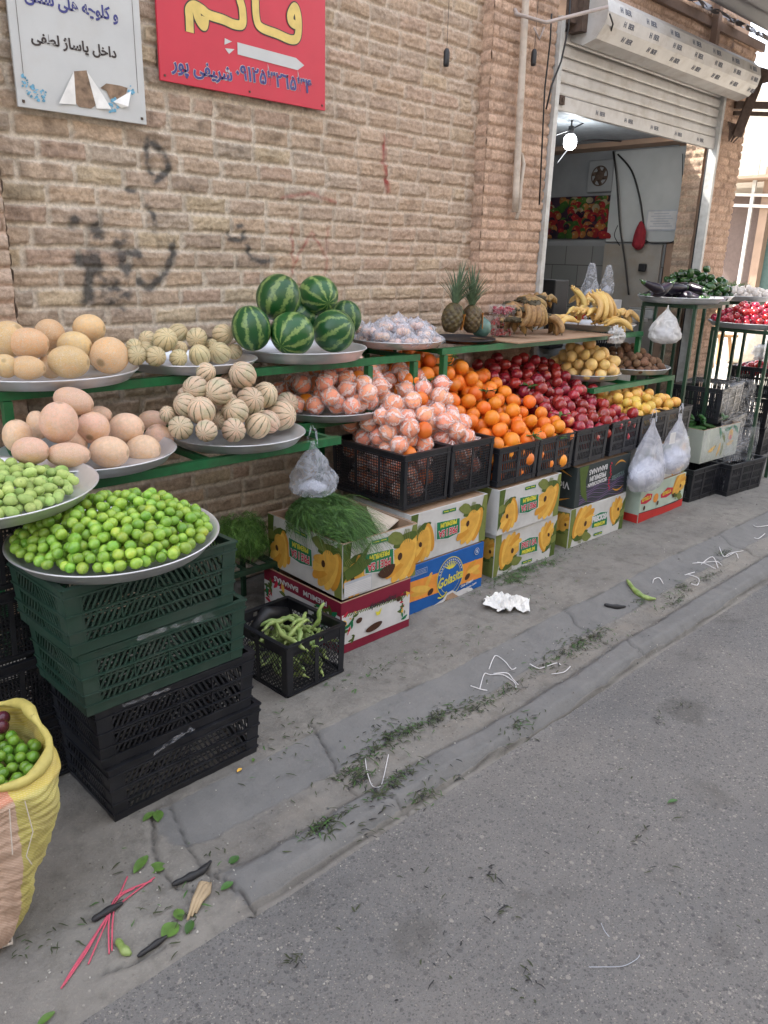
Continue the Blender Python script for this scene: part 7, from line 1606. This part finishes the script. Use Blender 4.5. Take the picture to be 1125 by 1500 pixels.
# herb scraps: heaps countable by place
def scraps(label, spots, n, seed, mats=None, L=(.012, .04), kind='stuff', name='herb_scraps', wd=(.0012, .003)):
    rg = random.Random(seed); m = MB(); mats = mats or [HERB, LEAFD, LEAFD, LEAFD, DKPOD]
    for px, py, rx, ry in spots:
        c = G(px, py); k = depth(c) / F; d1 = Vector((1, 0, 0)); 
        for i in range(n):
            x = c.x + rg.gauss(0, .5) * rx * k * rg.choice([1, 2.6]); y = c.y + rg.gauss(0, .5) * ry * k * rg.choice([1, 3.2]); z = gz_(x, y) + rg.uniform(.002, .012); a = rg.uniform(0, 6.28); l = rg.uniform(*L); w_ = rg.uniform(*wd); d = Vector((math.cos(a), math.sin(a), rg.uniform(-.05, .15))) * l / 3; s = Vector((-math.sin(a), math.cos(a), 0)) * w_; q = Vector((x, y, z)); vs = []
            for j in range(4): f_ = [.5, 1, .8, .1][j]; vs += [q - s * f_, q + s * f_]; q = q + d + Vector((rg.uniform(-.3, .3) * l / 3, rg.uniform(-.3, .3) * l / 3, -.0015 * j))
            m.add(vs, [(2 * j, 2 * j + 1, 2 * j + 3, 2 * j + 2) for j in range(3)], rg.randrange(len(mats)))
    return tag(m.build(name, mats), label, 'scraps', kind=kind)
scraps('loose green herb scraps at the foot of the white banana boxes', [(735, 845, 28, 8), (800, 825, 24, 6), (755, 850, 20, 8), (770, 835, 25, 6)], 130, 1, [LEAFG, HERB, LEAFD])
scraps('wilted herb scraps scattered along the gutter', [(565, 1085, 22, 9), (580, 1075, 18, 7), (545, 1105, 22, 5), (600, 1070, 18, 4), (640, 1050, 22, 4), (700, 1035, 30, 6), (745, 1010, 30, 5), (845, 945, 24, 9), (830, 955, 30, 8), (860, 938, 20, 8), (940, 880, 16, 8), (1000, 862, 16, 7), (1060, 812, 14, 5), (760, 1075, 28, 7), (590, 1135, 20, 5), (560, 1165, 22, 4), (620, 1170, 20, 5), (475, 1208, 20, 4), (530, 1140, 14, 4), (520, 1130, 30, 6), (660, 1045, 40, 8), (800, 975, 30, 8), (880, 930, 30, 8), (470, 1215, 20, 8), (990, 880, 20, 6), (1040, 845, 20, 6)], 75, 2, None, (.008, .034))
scraps('small dark leaf scraps scattered over the pavement', [(560, 980, 16, 12), (640, 950, 60, 14), (700, 930, 40, 8), (510, 1000, 50, 20), (420, 1080, 40, 25), (850, 800, 40, 10), (900, 790, 60, 10), (800, 870, 60, 14), (230, 1290, 60, 50), (260, 1350, 30, 20), (440, 1100, 60, 30), (60, 1385, 40, 20), (640, 880, 14, 6), (690, 870, 20, 8)], 22, 3, [LEAFD, LEAFD, HERB], (.01, .035))
scraps('dark flecks and leaf bits scattered on the asphalt', [(720, 1285, 8, 8), (740, 1330, 12, 8), (935, 1232, 14, 6), (530, 1225, 14, 6), (560, 1195, 8, 4), (670, 1140, 10, 5), (1000, 1030, 14, 5), (965, 1055, 8, 5), (430, 1410, 8, 8), (780, 1430, 20, 20), (620, 1400, 80, 40), (900, 1200, 90, 60), (1060, 1330, 40, 80), (600, 1280, 60, 40), (1010, 960, 60, 20)], 12, 4, [LEAFD, DKPOD], (.008, .03))
rg = random.Random(21); m = MB(); mats = [CONC2, CURB, simple('light_grit', (.42, .40, .36), .9)]
for k in range(1500):
    px, py = rg.uniform(0, 1125), 0; x = rg.uniform(.1, 6.5); y = rg.choice([rg.uniform(1.5, 1.72), rg.uniform(1.5, 2.3), rg.gauss(1.30, .12)]); r = rg.uniform(.0008, .0035) if rg.random() < .93 else rg.uniform(.003, .006); z = gz_(x, y); m.M = Matrix.Translation((x, y, z + r * .4)) @ Euler((rg.uniform(0, 3), rg.uniform(0, 3), rg.uniform(0, 3))).to_matrix().to_4x4()
    m.add([(r, 0, 0), (-r, r * .3, 0), (0, r, 0), (0, -r, .3 * r), (0, 0, r * .8), (0, .2 * r, -r * .8)], [(0, 2, 4), (2, 1, 4), (1, 3, 4), (3, 0, 4), (2, 0, 5), (1, 2, 5), (3, 1, 5), (0, 3, 5)], rg.randrange(3))
m.M = None; tag(m.build('grit', mats), 'loose grit and crumbs along the gutter', 'grit', kind='stuff')
